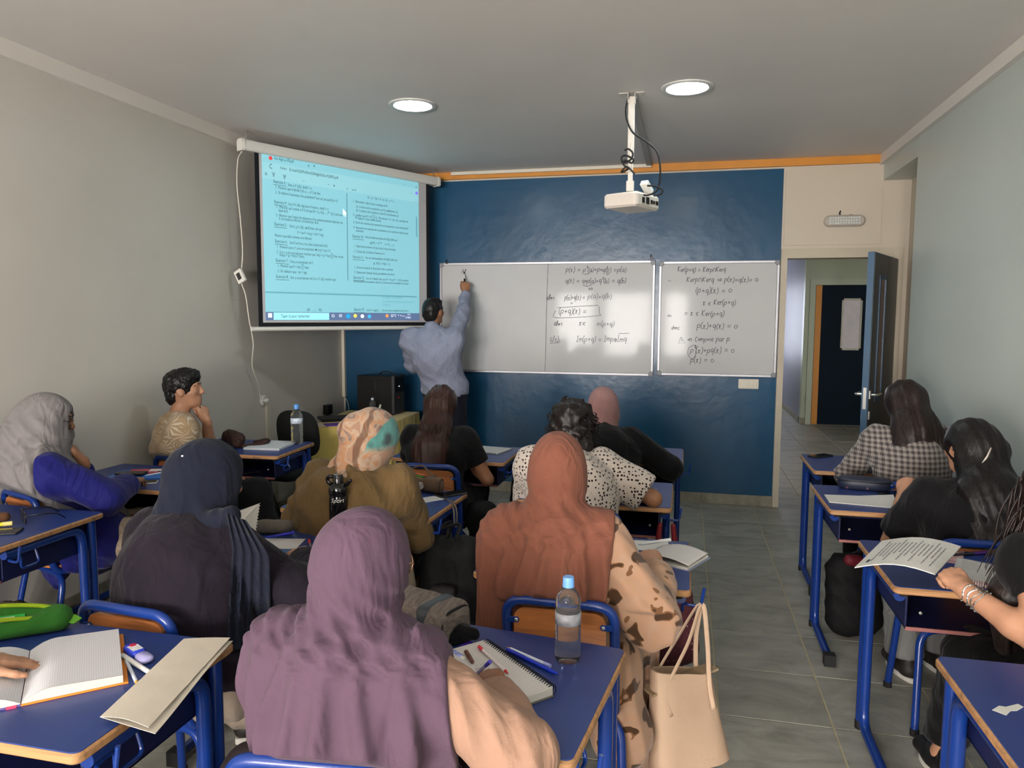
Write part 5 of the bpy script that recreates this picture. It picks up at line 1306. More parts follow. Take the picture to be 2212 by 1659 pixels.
GOLD = mat('gold', (212, 176, 108), rough=.3, metal=.9); SILVER = mat('silver', (214, 214, 214), rough=.25, metal=.95)
JEANS_L = fabric('pale_denim', (150, 150, 148)); BLACK_CLOTH = fabric('black_cloth', (15, 14, 16)); BLACK_CLOTH2 = fabric('black_knit', (17, 16, 19), weave=.2)
SOLE_W = mat('white_sole', (206, 202, 192), rough=.6); SHOE_K = mat('dark_shoe', (36, 31, 28), rough=.6)

# ---- woman in the mauve headscarf (foreground)
H = top_of(790, 1087, 1.38, .118)
T = person_root(-.68, 1.33, 'woman in a mauve headscarf and peach blouse writing in the foreground')
wr_ = atz(1072, 1492, .800); tip = atz(1028, 1436, .795)
J = make_person(T, H, hyaw=-30, hpitch=-14, hroll=4, hs=.86, pelvis=(-.615, 1.40), byaw=-6, sw=.140, wristR=wr_, handR=(tip - wr_, (-.25, -.1, 1), -1, 'write'), poleR=(1, -.55, -.55),
                wristL=(-.66, 1.60, .80), handL=((.8, .5, 0), (0, 0, 1), 1, 'rest'), poleL=(-.1, -.2, -1), hunch=.035)
J_PURPLE = J
soft_obj('body', skin_prims(J), .006, SKIN_C, T)
add_eyes(J, T); glasses(J, T, mat('rose_gold_rim', (196, 150, 120), rough=.3, metal=.7), r=.026)
PEACH = fabric('peach_crepe', (188, 147, 124), var=.04)
P = [cone(J.S[-1], J.S[1], .045, .045, .03), cone(J.N - J.u * .08, J.P, .09, .12, .05, J.f, 1.4)] + sleeve_prims(J, 1, (.066, .064, .066, .042), .98) + sleeve_prims(J, -1, (.050, .045, .055, .042), .98)
soft_obj('blouse', P, .0085, PEACH, T, disp=add_disp(folds((.8, .5, .2), .055, .016, 1.2, 7, .4), folds((.2, .9, .6), .09, .008, 1.5, 5, 2)), amp=.02, cuts=(arm_cut(J.E[1].lerp(J.W[1], .95), J.W[1] - J.E[1], .08),))
MAUVE = fabric('mauve_jersey', (104, 79, 98), var=.05)
hood = hijab_prims(J, .0, .012, .070)
cape = torso_prims(J, .012, waist=.14, hips=.165, slope=.050) + [cone(J.S[1], J.S[1].lerp(J.E[1], .55), .066, .075, .05), cone(J.S[-1], J.E[-1], .060, .066, .05), cone(J.N - J.u * .02, J.N - J.u * .10, .072, .095, .04)]
cutp = J.S[1].lerp(J.E[1], .42)
tw = folds((.75, .1, .65), .036, .012, .9, 5, .7, 1.5, lambda p: np.clip((J.H.z + .02 - p[:, 2]) / .10, 0, 1) * np.clip((p[:, 2] - (J.N.z - .05)) / .05, 0, 1))
neckwrap = folds((.25, 0, 1), .032, .013, .8, 6, 1.3, 1.3, lambda p: np.exp(-((p[:, 2] - (J.N.z + .0)) / .045) ** 2))
soft_obj('headscarf', hood + cape, .0064, MAUVE, T, disp=add_disp(tw, neckwrap, drape(J.N + Vector((.0, .02, 0)), 15, .028, J.N.z + .02, J.N.z - .16, 1.3, .3, 1.9), folds((.9, 0, .35), .11, .016, 1.6, 4, 1.1, 1.5, lambda p: np.clip((J.N.z - .02 - p[:, 2]) / .12, 0, 1))), amp=.035,
         cuts=(face_hole(J), plane_cut(cutp, Vector((.93, -.05, .10)) + J.f * .25), chair_cut('purple')))
P = seated_legs(J, g=.02); soft_obj('skirt', P + [ell(J.P - J.u * .02, (.20, .18, .13), None, .05)], .012, fabric('mauve_skirt', (104, 78, 96)), T)
for q in (-1, 1): shoe(J, J.A[q], J.f, SHOE_K, SOLE_W, T)

# ---- woman in navy headscarf and aubergine top
H = top_of(448, 952, 2.12, .128)
T = person_root(-1.53, 2.0, 'woman in a navy headscarf and dark aubergine top, back turned, at lower left')
wr_ = atz(662, 1200, .805); tip = atz(602, 1170, .795)
J = make_person(T, H, hyaw=-46, hpitch=-14, pelvis=(-1.475, 1.99), byaw=-14, sw=.172, wristR=wr_, handR=(tip - wr_, (0, -.2, 1), -1, 'write'), poleR=(1, -.5, -.7), wristL=(-1.62, 2.38, .80), handL=((.7, .6, 0), (0, 0, 1), 1, 'rest'), hunch=.05, bulk=1.12, lu=.30, lf=.26)
J_NAVY = J
soft_obj('body', skin_prims(J), .0065, SKIN_A, T); add_eyes(J, T)
AUB = fabric('aubergine_crepe', (33, 25, 38), var=.06)
P = torso_prims(J, .030, waist=.165, hips=.19, chest=.165) + sleeve_prims(J, 1, (.085, .085, .085, .05), .96) + sleeve_prims(J, -1, (.085, .08, .075, .05), .96)
TOP_ = P; soft_obj('loose_top', P, .009, AUB, T, disp=add_disp(folds((.5, .2, 1), .13, .014, 1.6, 4, .8), folds((1, .3, .2), .09, .006, 1.3, 6, 2.2)), amp=.02, cuts=(arm_cut(J.E[1].lerp(J.W[1], .93), J.W[1] - J.E[1], .085), chair_cut('navy')))
NAVY = fabric('navy_crepe', (27, 32, 50), var=.05)
hood = hijab_prims(J, .006, .02, .085) + [ell(J.H + Vector((-.055, -.085, -.085)), (.062, .055, .05), None, .05), cone(J.N - J.u * .0, J.N - J.u * .045, .10, .125, .05)]
sh = J.S[1]; TOPP = P; q0 = seen(TOPP, 500, 1112, .004); tail = [cone(J.N + J.r * .04 - J.f * .03, q0, .05, .026, .03)]
zc = J.N.z
soft_obj('headscarf', hood + tail, .0075, NAVY, T, disp=add_disp(folds((.85, -.2, .5), .055, .008, 1.1, 5, .5, 1.4, lambda p: np.clip((J.H.z + .03 - p[:, 2]) / .1, 0, 1) * np.clip((p[:, 2] - zc + .06) / .05, 0, 1)),
         folds((1, -.2, .06), .046, .024, .5, 3, .2, 1.4, lambda p: np.clip((zc - .04 - p[:, 2]) / .06, 0, 1))), amp=.024, cuts=(face_hole(J),))
# the pleated end of the scarf hanging over the right shoulder
NR_, NC_ = 22, 40; G_ = []; last = [None] * (NC_ + 1)
for i in range(NR_ + 1):
    v = i / NR_; py = 1108 + v * 295; row = []
    for k in range(NC_ + 1):
        u = k / NC_; px = (488 + 18 * min(1, v * 4) - 16 * v) + u * (44 + 30 * min(1, v * 3.5) + 24 * v); dep = 2.02
        d = _ray(px, py + 16 * u * (1 - v)); P_ = np.array([tuple(_C + d * (1.3 + m_ * .008)) for m_ in range(160)], F32); D_ = field(TOPP, P_, .4)
        dep = 1.3 + .008 * int(np.argmax(D_ < 0)) if (D_ < 0).any() else None
        row.append([px, py + 16 * u * (1 - v), dep])
    got = [r[2] for r in row if r[2]]; m0 = min(got) if got else (G_[-1][0][3] if G_ else 2.05)
    for k, r in enumerate(row):
        b = r[2] if r[2] and r[2] < m0 + .16 else m0 + .10; b = b if last[k] is None else min(b, last[k] + .012); last[k] = b; r[2] = b; r.append(m0)
    G_.append(row)
vs = []
for side in (0, .012):
    for i, row in enumerate(G_):
        for k, (px, py, dep, _) in enumerate(row):
            pl = .011 * (.5 + .5 * math.sin(k / NC_ * 2 * PI * 4.3 + .9 * math.sin(i * .13))) ** 1.5
            vs.append(_C + _ray(px, py) * (dep - .016 - pl + side))
n1 = NC_ + 1; n2 = (NR_ + 1) * n1; fs = []
for i in range(NR_):
    for k in range(NC_):
        a = i * n1 + k; fs += [(a, a + n1, a + n1 + 1, a + 1), (n2 + a, n2 + a + 1, n2 + a + n1 + 1, n2 + a + n1)]
rim = list(range(n1)) + [i * n1 + NC_ for i in range(1, NR_ + 1)] + [NR_ * n1 + k for k in range(NC_ - 1, -1, -1)] + [i * n1 for i in range(NR_ - 1, 0, -1)]
fs += [(rim[i], rim[(i + 1) % len(rim)], n2 + rim[(i + 1) % len(rim)], n2 + rim[i]) for i in range(len(rim))]
MB().add(vs, fs).build('scarf_end', NAVY, T, world=True, smooth=60)
for a, b, c in ((394, 985, (232, 232, 236)), (387, 994, (210, 90, 170))):
    q = seen(hood, a, b, .001)
    MB().lathe([(0, -.003), (.0035, -.002), (.0042, 0), (.0035, .0022), (0, .003)], 10, Matrix.Translation(q)).build('pin_head', mat('pin_%d' % c[1], c, rough=.2), T, world=True, smooth=True)
# bracelet
bp = J.W[1] + (J.W[1] - J.E[1]).normalized() * .005; d = (J.W[1] - J.E[1]).normalized(); a = d.orthogonal().normalized(); b_ = d.cross(a)
MB().tube([bp + a * .031 * math.cos(t_) + b_ * .031 * math.sin(t_) for t_ in (2 * PI * k / 24 for k in range(24))], .0022, 6, closed=True).build('bracelet', GOLD, T, world=True, smooth=True)
SKIRT_B = fabric('beige_skirt', (178, 160, 142), var=.06)
kn = {-1: (-1.60, 2.42, .52), 1: (-1.33, 2.36, .50)}
P = seated_legs(J, knees=kn, ankles={-1: (-1.62, 2.48, .09), 1: (-1.28, 2.40, .09)}, g=.035) + [ell(J.P + J.r * .03 - J.u * .05, (.23, .20, .12), None, .06), cone(J.K[1], Vector((J.K[1].x, J.K[1].y, .2)), .10, .13, .06), cone(J.K[-1], Vector((J.K[-1].x, J.K[-1].y, .2)), .10, .13, .06)]
soft_obj('long_skirt', P, .010, SKIRT_B, T, disp=folds((1, .6, .1), .06, .012, 1.2, 5, .7), amp=.015, cuts=(above(.10),))
for q in (-1, 1): shoe(J, J.A[q], J.f, SHOE_K, SOLE_W, T)

# ---- woman in the terracotta headscarf
H = top_of(1206, 932, 2.33, .122)
T = person_root(-.36, 2.28, 'woman in a long terracotta headscarf and brown-spotted cream dress')
wr_ = atz(1420, 1228, .815); tip = atz(1408, 1178, .81)
J = make_person(T, H, hyaw=6, hpitch=-12, hs=.94, pelvis=(-.35, 2.345), byaw=-2, sw=.148, wristR=wr_, handR=(Vector((-.35, .6, .25)), (.15, -.75, .6), -1, 'write'), poleR=(.35, -.8, -.8), wristL=(-.44, 2.60, .80), handL=((.7, .6, 0), (0, 0, 1), 1, 'rest'), poleL=(-.25, -.3, -1), hunch=.045)
J_TERRA = J
soft_obj('body', skin_prims(J), .0065, SKIN_A, T); add_eyes(J, T)
CREAMSPOT = pattern_material('brown_spotted_cream', 'blotch', base=(222, 186, 160), ink=(92, 66, 44), ink2=(150, 112, 80), scale=15)
P = torso_prims(J, .012) + [cone(J.S[1], J.E[1], .072, .080, .03), cone(J.E[1], J.E[1].lerp(J.W[1], .8), .080, .060, .04)] + sleeve_prims(J, -1, (.075, .07, .07, .05), .95)
soft_obj('dress_top', P, .0085, CREAMSPOT, T, disp=add_disp(folds((.7, .3, .6), .075, .012, 1.4, 6, .2), folds((.1, 1, .4), .05, .006, 1.2, 8, 2)), amp=.02, cuts=(arm_cut(J.E[1].lerp(J.W[1], .92), J.W[1] - J.E[1], .10), chair_cut('terra')))
TERRA = fabric('terracotta_jersey', (152, 94, 75), var=.05)
hood = hijab_prims(J, .002, .02, .080)
cape = torso_prims(J, .022, waist=.145, hips=.17) + [cone(J.S[1], J.S[1].lerp(J.E[1], .35), .078, .080, .05), cone(J.S[-1], J.E[-1], .072, .078, .05), cone(J.E[-1], J.E[-1] - J.u * .12 - J.f * .02, .078, .07, .05), cone(J.N - J.u * .02, J.N - J.u * .09, .085, .11, .05)]
cape += [cone(J.S[-1] - J.f * .02 - J.u * .05, Vector((J.S[-1].x - .02, J.S[-1].y - .03, .60)), .075, .07, .06), cone(J.C - J.f * .02, Vector((J.P.x, J.P.y - .02, .62)), .13, .14, .06, J.f, 1.3)]
soft_obj('headscarf', hood + cape, .0068, TERRA, T, disp=add_disp(folds((.75, .1, .6), .044, .013, 1.0, 5, 2.4, 1.7, lambda p: np.clip((J.H.z - .0 - p[:, 2]) / .09, 0, 1) * np.clip((p[:, 2] - J.N.z + .10) / .06, 0, 1)),
         folds((-.35, 0, 1), .05, .017, .8, 5, .9, 1.5, lambda p: np.exp(-((p[:, 2] - (J.N.z - .02)) / .05) ** 2)), drape(J.N + Vector((.03, .02, 0)), 19, .026, J.N.z, J.N.z - .18, 1.0, .9, 2.0)), amp=.03,
         cuts=(face_hole(J), plane_cut(J.S[1].lerp(J.E[1], .18), Vector((1, .15, -.12))), above(.585), chair_cut('terra')))
P = seated_legs(J, knees={-1: (-.47, 2.72, .53), 1: (-.16, 2.52, .52)}, ankles={-1: (-.47, 2.80, .09), 1: (-.13, 2.50, .09)}, g=.03) + [ell(J.P - J.u * .04, (.20, .18, .13), None, .05), cone(J.P + J.r * .13 - J.u * .03, Vector((-.17, 2.30, .30)), .09, .085, .06), cone((-.17, 2.30, .30), (-.15, 2.40, .16), .085, .06, .06)]
soft_obj('dress_skirt', P, .0095, CREAMSPOT, T, disp=folds((1, .5, .15), .055, .012, 1.2, 5, .7), amp=.015, cuts=(chair_cut('terra'),))
for q in (-1, 1): shoe(J, J.A[q], J.f, mat('beige_shoe', (196, 160, 130), rough=.6), SOLE_W, T)
d = (J.W[1] - J.E[1]).normalized(); a = d.orthogonal().normalized(); b_ = d.cross(a)
MB().tube([J.W[1] + a * .030 * math.cos(t_) + b_ * .030 * math.sin(t_) for t_ in (2 * PI * k / 20 for k in range(20))], .0018, 6, closed=True).build('bracelet', GOLD, T, world=True, smooth=True)

# ---- woman in olive sweater with floral scarf
H = top_of(806, 884, 2.98, .128)
T = person_root(-1.40, 2.95, 'woman in an olive sweater and multicoloured floral headscarf bending over her desk')
J = make_person(T, H, hyaw=-30, hpitch=-26, hroll=6, pelvis=(-1.41, 2.86), byaw=-4, sw=.178, wristR=(-1.30, 3.20, .80), handR=((-.8, .5, -.1), (0, 0, 1), 1, 'write'), poleR=(.7, -.6, -.8), wristL=(-1.55, 3.22, .80), handL=((.8, .4, -.1), (0, 0, 1), 1, 'rest'), poleL=(-1, -.7, -.6), hunch=.07, bulk=1.08, lu=.29, lf=.25)
soft_obj('body', skin_prims(J), .0075, SKIN_B, T); add_eyes(J, T)
OLIVE = fabric('olive_knit', (128, 102, 64), var=.06, weave=.25, bscale=260)
P = torso_prims(J, .025, waist=.155, hips=.18, chest=.16) + sleeve_prims(J, 1, (.085, .078, .075, .055), .97) + sleeve_prims(J, -1, (.085, .078, .075, .055), .97)
soft_obj('sweater', P, .0095, OLIVE, T, disp=add_disp(folds((.6, .2, .9), .12, .015, 1.5, 4.5, 1.2), folds((1, .4, .3), .07, .009, 1.4, 7, .2)), amp=.018)
FLORAL = pattern_material('floral_scarf_print', 'floral', base=(214, 178, 150), scale=9, cols=[(222, 190, 164), (206, 160, 130), (224, 196, 170), (226, 160, 112), (214, 182, 158), (150, 120, 110), (218, 188, 164)], teal=-.475)
hood = hijab_prims(J, .004, .05, .088) + [cone(J.N - J.u * .0 - J.f * .03, J.N - J.u * .05 - J.f * .07, .10, .12, .05), cone(J.N - J.u * .02, J.N - J.u * .045 - J.f * .04 - J.r * .07, .09, .075, .05)]
soft_obj('headscarf', hood, .008, FLORAL, T, disp=add_disp(folds((.8, 0, .6), .06, .009, 1.2, 5, 1.4, 1.4), folds((.5, .2, 1), .045, .006, 1, 7, .3, 1.3, lambda p: np.clip((J.H.z - .05 - p[:, 2]) / .05, 0, 1))), amp=.02, cuts=(face_hole(J), above(J.N.z - .075)))
BEIGE = fabric('beige_scarf_tail', (188, 172, 150))
soft_obj('scarf_end', [cone(J.S[1] + J.f * .05 - J.u * .10 - J.r * .03, J.S[1] + J.f * .06 - J.u * .46 + J.r * .02, .035, .042, .03, J.f, 2.2)], .009, BEIGE, T, disp=folds((1, 0, .1), .035, .006, .6, 5), amp=.01)
soft_obj('trousers', seated_legs(J, g=.012) + [ell(J.P - J.u * .03, (.19, .16, .12), None, .05)], .011, fabric('olive_trousers', (74, 58, 36)), T, cuts=(above(.09),))
WHITESHOE = mat('white_canvas', (196, 192, 182), rough=.8)
for q in (-1, 1): shoe(J, J.A[q], J.f, WHITESHOE, SOLE_W, T)

# ---- long-haired girl in black t-shirt
H = top_of(955, 830, 4.27, .122)
T = person_root(-1.42, 4.15, 'girl with long brown hair and black t-shirt writing, below the whiteboard')
wr_ = atz(1003, 981, .800); tip = atz(962, 975, .79)
J = make_person(T, H, hyaw=4, hpitch=-20, pelvis=(-1.42, 4.14), byaw=0, sw=.165, wristR=wr_, handR=(tip - wr_, (0, 0, 1), 1, 'rest'), poleR=(1, -.5, -.9), wristL=(-1.52, 4.48, .80), handL=((.6, .6, 0), (0, 0, 1), 1, 'rest'), hunch=.04)
J_LONG = J
soft_obj('body', skin_prims(J), .0075, SKIN_B, T); add_eyes(J, T)
cuts = [arm_cut(J.S[q].lerp(J.E[q], .62), J.E[q] - J.S[q], .10) for q in (-1, 1)]
P = torso_prims(J, .010) + sleeve_prims(J, 1, (.068, .068, .06, .05), .40) + sleeve_prims(J, -1, (.068, .068, .06, .05), .40)
soft_obj('t_shirt', P, .0095, BLACK_CLOTH, T, disp=folds((.6, .2, .8), .09, .007, 1.4, 6), amp=.012, cuts=tuple(cuts))
HAIR_BR = hair_mat('long_brown_hair', (54, 32, 26))
bk = J.N - J.f * .09
P = [ell(J.H + Vector((0, -.012, .012)), (.092, .108, .106), cols(J.hm), .03), cone(J.H + Vector((0, -.05, -.02)), J.N - J.f * .06 - J.u * .02, .085, .085, .05, J.f, 1.2), cone(J.N - J.f * .06 - J.u * .0, J.N - J.f * .15 - J.u * .10, .085, .10, .05, J.f, 1.5), cone(J.N - J.f * .15 - J.u * .10, J.N - J.f * .195 - J.u * .22, .10, .085, .05, J.f, 1.8)]
rnd = random.Random(3)
soft_obj('hair', P, .0075, HAIR_BR, T, disp=add_disp(folds((1, .2, 0), .022, .006, .6, 9, .3, 1.2), folds((1, -.1, .1), .055, .008, .8, 5, 1.0)), amp=.014, cuts=(carve([ell(J.H + J.hm @ Vector((0, .10, -.04)), (.062, .07, .10), cols(J.hm), .001)]),))
S_ = []
for k in range(110):
    x = rnd.uniform(-.095, .095); y0 = -.12 - .07 * (1 - (x / .1) ** 2)
    a = J.N + J.r * x * .9 + J.f * (y0 + .02) + J.u * rnd.uniform(-.06, .06); b = a + J.r * rnd.uniform(-.02, .02) - J.u * .12 + J.f * -.04; c = b + J.r * rnd.uniform(-.03, .03) - J.u * rnd.uniform(.08, .17) + J.f * rnd.uniform(-.02, .01)
    S_.append([a, b, c])
strands('hair_locks', S_, HAIR_BR, T, .0032)
soft_obj('trousers', seated_legs(J, g=.01) + [ell(J.P - J.u * .03, (.18, .15, .11), None, .05)], .012, BLACK_CLOTH2, T, cuts=(above(.09),))
for q in (-1, 1): shoe(J, J.A[q], J.f, SHOE_K, SOLE_W, T)

# ---- woman in the pale grey headscarf and blue coat (left edge)
H = top_of(100, 851, 2.88, .130)
T = person_root(-2.93, 2.95, 'woman in a pale grey headscarf and cobalt blue coat, hand at chin')
wr_ = atz(286, 1040, .815); tip = atz(330, 1018, .79)
chin = H + Matrix.Rotation(R(-52), 3, 'Z') @ Vector((0, .10, -.12))
J = make_person(T, H, hyaw=-52, hpitch=-6, pelvis=(-2.90, 3.05), byaw=-30, sw=.165, wristR=wr_, handR=(tip - wr_, (0, 0, 1), -1, 'rest', 2), poleR=(.8, -.8, -.5), wristL=chin + Vector((.035, .02, -.085)), handL=((-.45, -.25, .85), (.8, .5, .1), 1, 'fist'), poleL=(.2, .6, -1), hunch=.05)
soft_obj('body', skin_prims(J), .0062, SKIN_B, T); add_eyes(J, T)
glasses(J, T, mat('thin_dark_rim', (50, 46, 44), rough=.3, metal=.6), r=.027)
COBALT = fabric('cobalt_cotton', (24, 26, 118), var=.06, sheen=.1, rough=.7)
P = torso_prims(J, .020, waist=.15, hips=.18) + sleeve_prims(J, 1, (.08, .075, .072, .05), .97) + sleeve_prims(J, -1, (.08, .07, .065, .045), .93)
P += [ell(J.P - J.u * .03 + J.r * .03, (.21, .19, .12), cols(rotz(R(-30))), .05), cone(J.P + J.r * .13 - J.u * .02 - J.f * .0, Vector(atz(232, 1215, .22)) * 1.0 + Vector((0, .0, .0)), .12, .10, .06, J.r, 1.7), cone(J.P - J.f * .10, Vector((-3.03, 2.80, .28)), .13, .10, .06, J.f, 1.6)]
soft_obj('coat', P, .009, COBALT, T, disp=add_disp(folds((.6, .4, .7), .085, .012, 1.4, 6, .9), folds((1, .3, .1), .12, .012, 1.2, 4, 2.2, 1.3, lambda p: np.clip((.75 - p[:, 2]) / .3, 0, 1))), amp=.025, cuts=(arm_cut(J.E[1].lerp(J.W[1], .90), J.W[1] - J.E[1], .085), arm_cut(J.E[-1].lerp(J.W[-1], .80), J.W[-1] - J.E[-1], .08), above(.27), chair_cut('gray')))
GREYS = fabric('pale_grey_chiffon', (150, 144, 144), var=.05, rough=.75)
hood = hijab_prims(J, .010, .03, .10) + [cone(J.H + Vector((-.02, -.06, -.05)), J.N - J.f * .08 - J.r * .05, .10, .13, .06), cone(J.N - J.u * .02, J.N - J.u * .09, .11, .15, .06)]
cape = torso_prims(J, .038, waist=.165, hips=.19) + [cone(J.S[-1], J.S[-1].lerp(J.E[-1], .7), .085, .09, .05), cone(J.S[1], J.S[1].lerp(J.E[1], .25), .08, .085, .05), cone(J.C - J.f * .05, J.P - J.f * .10 - J.u * .10, .15, .16, .06, J.f, 1.3), cone(J.S[-1] - J.f * .05, Vector((J.S[-1].x, J.S[-1].y - .05, .58)), .09, .08, .05)]
soft_obj('headscarf', hood + cape, .0085, GREYS, T, disp=add_disp(folds((.7, .3, .65), .065, .017, 1.3, 5, .7, 1.4, lambda p: np.clip((J.H.z + .07 - p[:, 2]) / .1, 0, 1)), folds((-.3, .2, 1), .07, .017, 1.2, 5, 2.0, 1.4, lambda p: np.exp(-((p[:, 2] - J.N.z) / .09) ** 2)), drape(J.N, 11, .012, J.N.z - .05, J.N.z - .35, 1.2, 1.9)), amp=.034,
         cuts=(face_hole(J), plane_cut(J.S[1].lerp(J.E[1], .10), J.r * .9 + J.f * .45 + J.u * .12), above(.60), chair_cut('gray')))
LACE = mat('cream_lace', (178, 160, 140), rough=.9, var=.2, vscale=60, bump=.3, bscale=120)
kn = {-1: (-2.82, 3.33, .52), 1: (-2.56, 3.20, .53)}
P = seated_legs(J, knees=kn, ankles={-1: (-2.80, 3.36, .09), 1: (-2.54, 2.98, .10)}, g=.03, thigh=.095)
soft_obj('lace_trousers', P, .010, LACE, T, disp=folds((1, .4, .1), .05, .008, 1.2, 5, .7), amp=.012, cuts=(above(.12),))
for q in (-1, 1): shoe(J, J.A[q], J.f, SHOE_K, SOLE_W, T)
MB().tube([tip_ for tip_ in [J.tips[1][0][1] + Vector((.009 * math.cos(a), 0, .009 * math.sin(a) + .02)) for a in (2 * PI * k / 14 for k in range(14))]], .0018, 6, closed=True).build('ring', SILVER, T, world=True)

# ---- young man in leaf-print shirt
H = top_of(398, 801, 3.98, .120)
T = person_root(-2.98, 4.0, 'young man with short black hair in a beige leaf-print shirt, chin on hand')
hd_ = Matrix.Rotation(R(-68), 3, 'Z'); chin = H + hd_ @ Vector((0, .078, -.118))
wl = chin + Vector((.04, .02, -.075))
J = make_person(T, H, hyaw=-68, hpitch=6, pelvis=(-2.93, 3.95), byaw=-48, sw=.165, wristL=wl, handL=((-.30, -.10, .95), (.85, -.2, .2), -1, 'fist'), poleL=(.35, .35, -1), wristR=aty(478, 1028, 4.02), handR=((.9, .1, -.15), (.2, -.5, .8), -1, 'rest'), poleR=(-.6, -.7, -.2), hunch=.05, lu=.29, lf=.26)
soft_obj('body', skin_prims(J), .006, SKIN_A, T); add_eyes(J, T)
LEAF = pattern_material('leaf_print_cotton', 'leaves', base=(196, 166, 128))
P = torso_prims(J, .020, waist=.15, chest=.155) + sleeve_prims(J, 1, (.075, .080, .06, .05), .44) + sleeve_prims(J, -1, (.075, .080, .06, .05), .44)
soft_obj('shirt', P, .009, LEAF, T, disp=folds((.6, .2, .8), .1, .008, 1.4, 5), amp=.012, cuts=tuple(arm_cut(J.S[q].lerp(J.E[q], .70), J.E[q] - J.S[q], .11) for q in (-1, 1)) + (chair_cut('boy'),))
BLKHAIR = hair_mat('short_black_hair', (20, 18, 18))
A = cols(J.hm); L_ = lambda x, y, z: J.H + J.hm @ Vector((x, y, z))
P = [ell(L_(0, -.018, .048), (.088, .106, .088), A, .03), ell(L_(0, .04, .088), (.068, .062, .042), A, .03), ell(L_(0, -.075, -.02), (.070, .042, .075), A, .03), ell(L_(.072, .012, .02), (.013, .030, .045), A, .015), ell(L_(-.072, .012, .02), (.013, .030, .045), A, .015)]
soft_obj('hair', P, .006, BLKHAIR, T, disp=lambda p: .006 * n3(p, 75, .4) + .005 * n3(p, 150, 1.2), amp=.014, cuts=(carve([ell(L_(0, .115, -.015), (.064, .062, .062), A, .001), ell(L_(.085, -.004, -.022), (.02, .03, .040), A, .001), ell(L_(-.085, -.004, -.022), (.02, .03, .040), A, .001)]),))
P = seated_legs(J, knees={-1: (-2.78, 4.36, .52), 1: aty(556, 1062, 4.02)}, ankles={-1: (-2.70, 4.42, .09), 1: (-2.50, 4.08, .09)}, thigh=.10, knee=.082, ank=.07) + [ell(J.P - J.u * .03, (.18, .17, .12), None, .05)]
soft_obj('trousers', P, .010, BLACK_CLOTH, T, disp=folds((.5, .4, 1), .09, .008, 1.3, 5), amp=.012, cuts=(above(.07),))
for q in (-1, 1): shoe(J, J.A[q], J.f, SHOE_K, SOLE_W, T)
tp = J.tips[-1][0][1]
MB().lathe([(.0105, -.003), (.0115, 0), (.0105, .003)], 14, Matrix.Translation(J.W[-1] + Vector((-.025, -.02, .085))) @ Matrix.Rotation(R(60), 4, 'Y')).build('ring', mat('black_ring', (20, 20, 22), rough=.3, metal=.6), T, world=True)

# ---- man writing on the board
H = top_of(937, 643, 6.12, .122)
T = person_root(H.x + .05, 6.2, 'man in a pale blue shirt and dark jeans writing on the whiteboard')
wr_ = aty(1010, 620, 6.56); hd1 = wr_ + Vector((-.03, .05, .14))
J = make_person(T, H, hyaw=-12, hpitch=6, pelvis=(aty(960, 850, 6.18).x, 6.20), byaw=-2, sw=.205, wristR=wr_, handR=(hd1 - wr_, (.35, -.95, .3), -1, 'write'), poleR=(1, -.3, -.55), wristL=(H.x - .06, 6.46, 1.18), handL=((.9, .2, 0), (0, .2, 1), 1, 'rest'), poleL=(-1, -.6, -.3), pz=1.03, hunch=.03, scale=1.06, lu=.30, lf=.26, bulk=1.12)
J_T = J
soft_obj('body', skin_prims(J), .0075, SKIN_B, T); add_eyes(J, T)
SHIRT = fabric('pale_blue_cotton', (164, 170, 194), var=.03, weave=.05)
P = torso_prims(J, .018, waist=.155, hips=.165, chest=.165, slope=.06) + sleeve_prims(J, 1, (.074, .062, .056, .044), .90) + sleeve_prims(J, -1, (.074, .062, .060, .045), .97) + [cone(J.N - J.u * .03, J.N + J.u * .025, .078, .068, .02)]
soft_obj('shirt', P, .0085, SHIRT, T, disp=add_disp(folds((.75, .1, 1), .085, .010, 2.2, 7, .3, 2.2), folds((.8, 0, -.5), .11, .010, 2.0, 5, 2, 2.0)), amp=.018, cuts=(arm_cut(J.E[1].lerp(J.W[1], .88), J.W[1] - J.E[1], .085), above(J.P.z - .075)))
DENIM = fabric('dark_denim', (22, 24, 40), var=.10)
gx = J.P.x
P = [ell(J.P - J.u * .05, (.180, .150, .12), None, .05)]
for q in (-1, 1):
    hip = J.P + Vector((q * .095, 0, -.08)); K = Vector((gx + q * .11, 6.22, .52)); A_ = Vector((gx + q * .12, 6.20, .10))
    P += [cone(hip, K, .105, .078, .04), cone(K, A_, .078, .062, .03)]; shoe(J, A_, (q * .2, 1, 0), SHOE_K, BLACK_RUBBER, T, 1.1)
soft_obj('jeans', P, .011, DENIM, T, disp=folds((.2, .3, 1), .10, .007, 1.5, 6), amp=.012, cuts=(above(.05), below(J.P.z - .05 + .02)))
MB().tube([Vector((J.P.x + .196 * math.cos(a), J.P.y + .158 * math.sin(a), J.P.z - .068)) for a in (2 * PI * k / 40 for k in range(40))], .019, 8, closed=True, flat=.35).build('belt', BLACK_RUBBER, T, world=True, smooth=True)
A = cols(J.hm); L_ = lambda x, y, z: J.H + J.hm @ Vector((x, y, z))
P = [ell(L_(0, -.020, .036), (.082, .100, .090), A, .03), ell(L_(0, -.072, -.02), (.068, .040, .068), A, .03), ell(L_(0, .03, .085), (.06, .05, .03), A, .03)]
soft_obj('hair', P, .0075, BLKHAIR, T, disp=lambda p: .004 * n3(p, 80, .4), amp=.006, cuts=(carve([ell(L_(0, .11, -.02), (.064, .07, .075), A, .001), ell(L_(.085, 0, -.03), (.022, .04, .045), A, .001), ell(L_(-.085, 0, -.03), (.022, .04, .045), A, .001)]),))

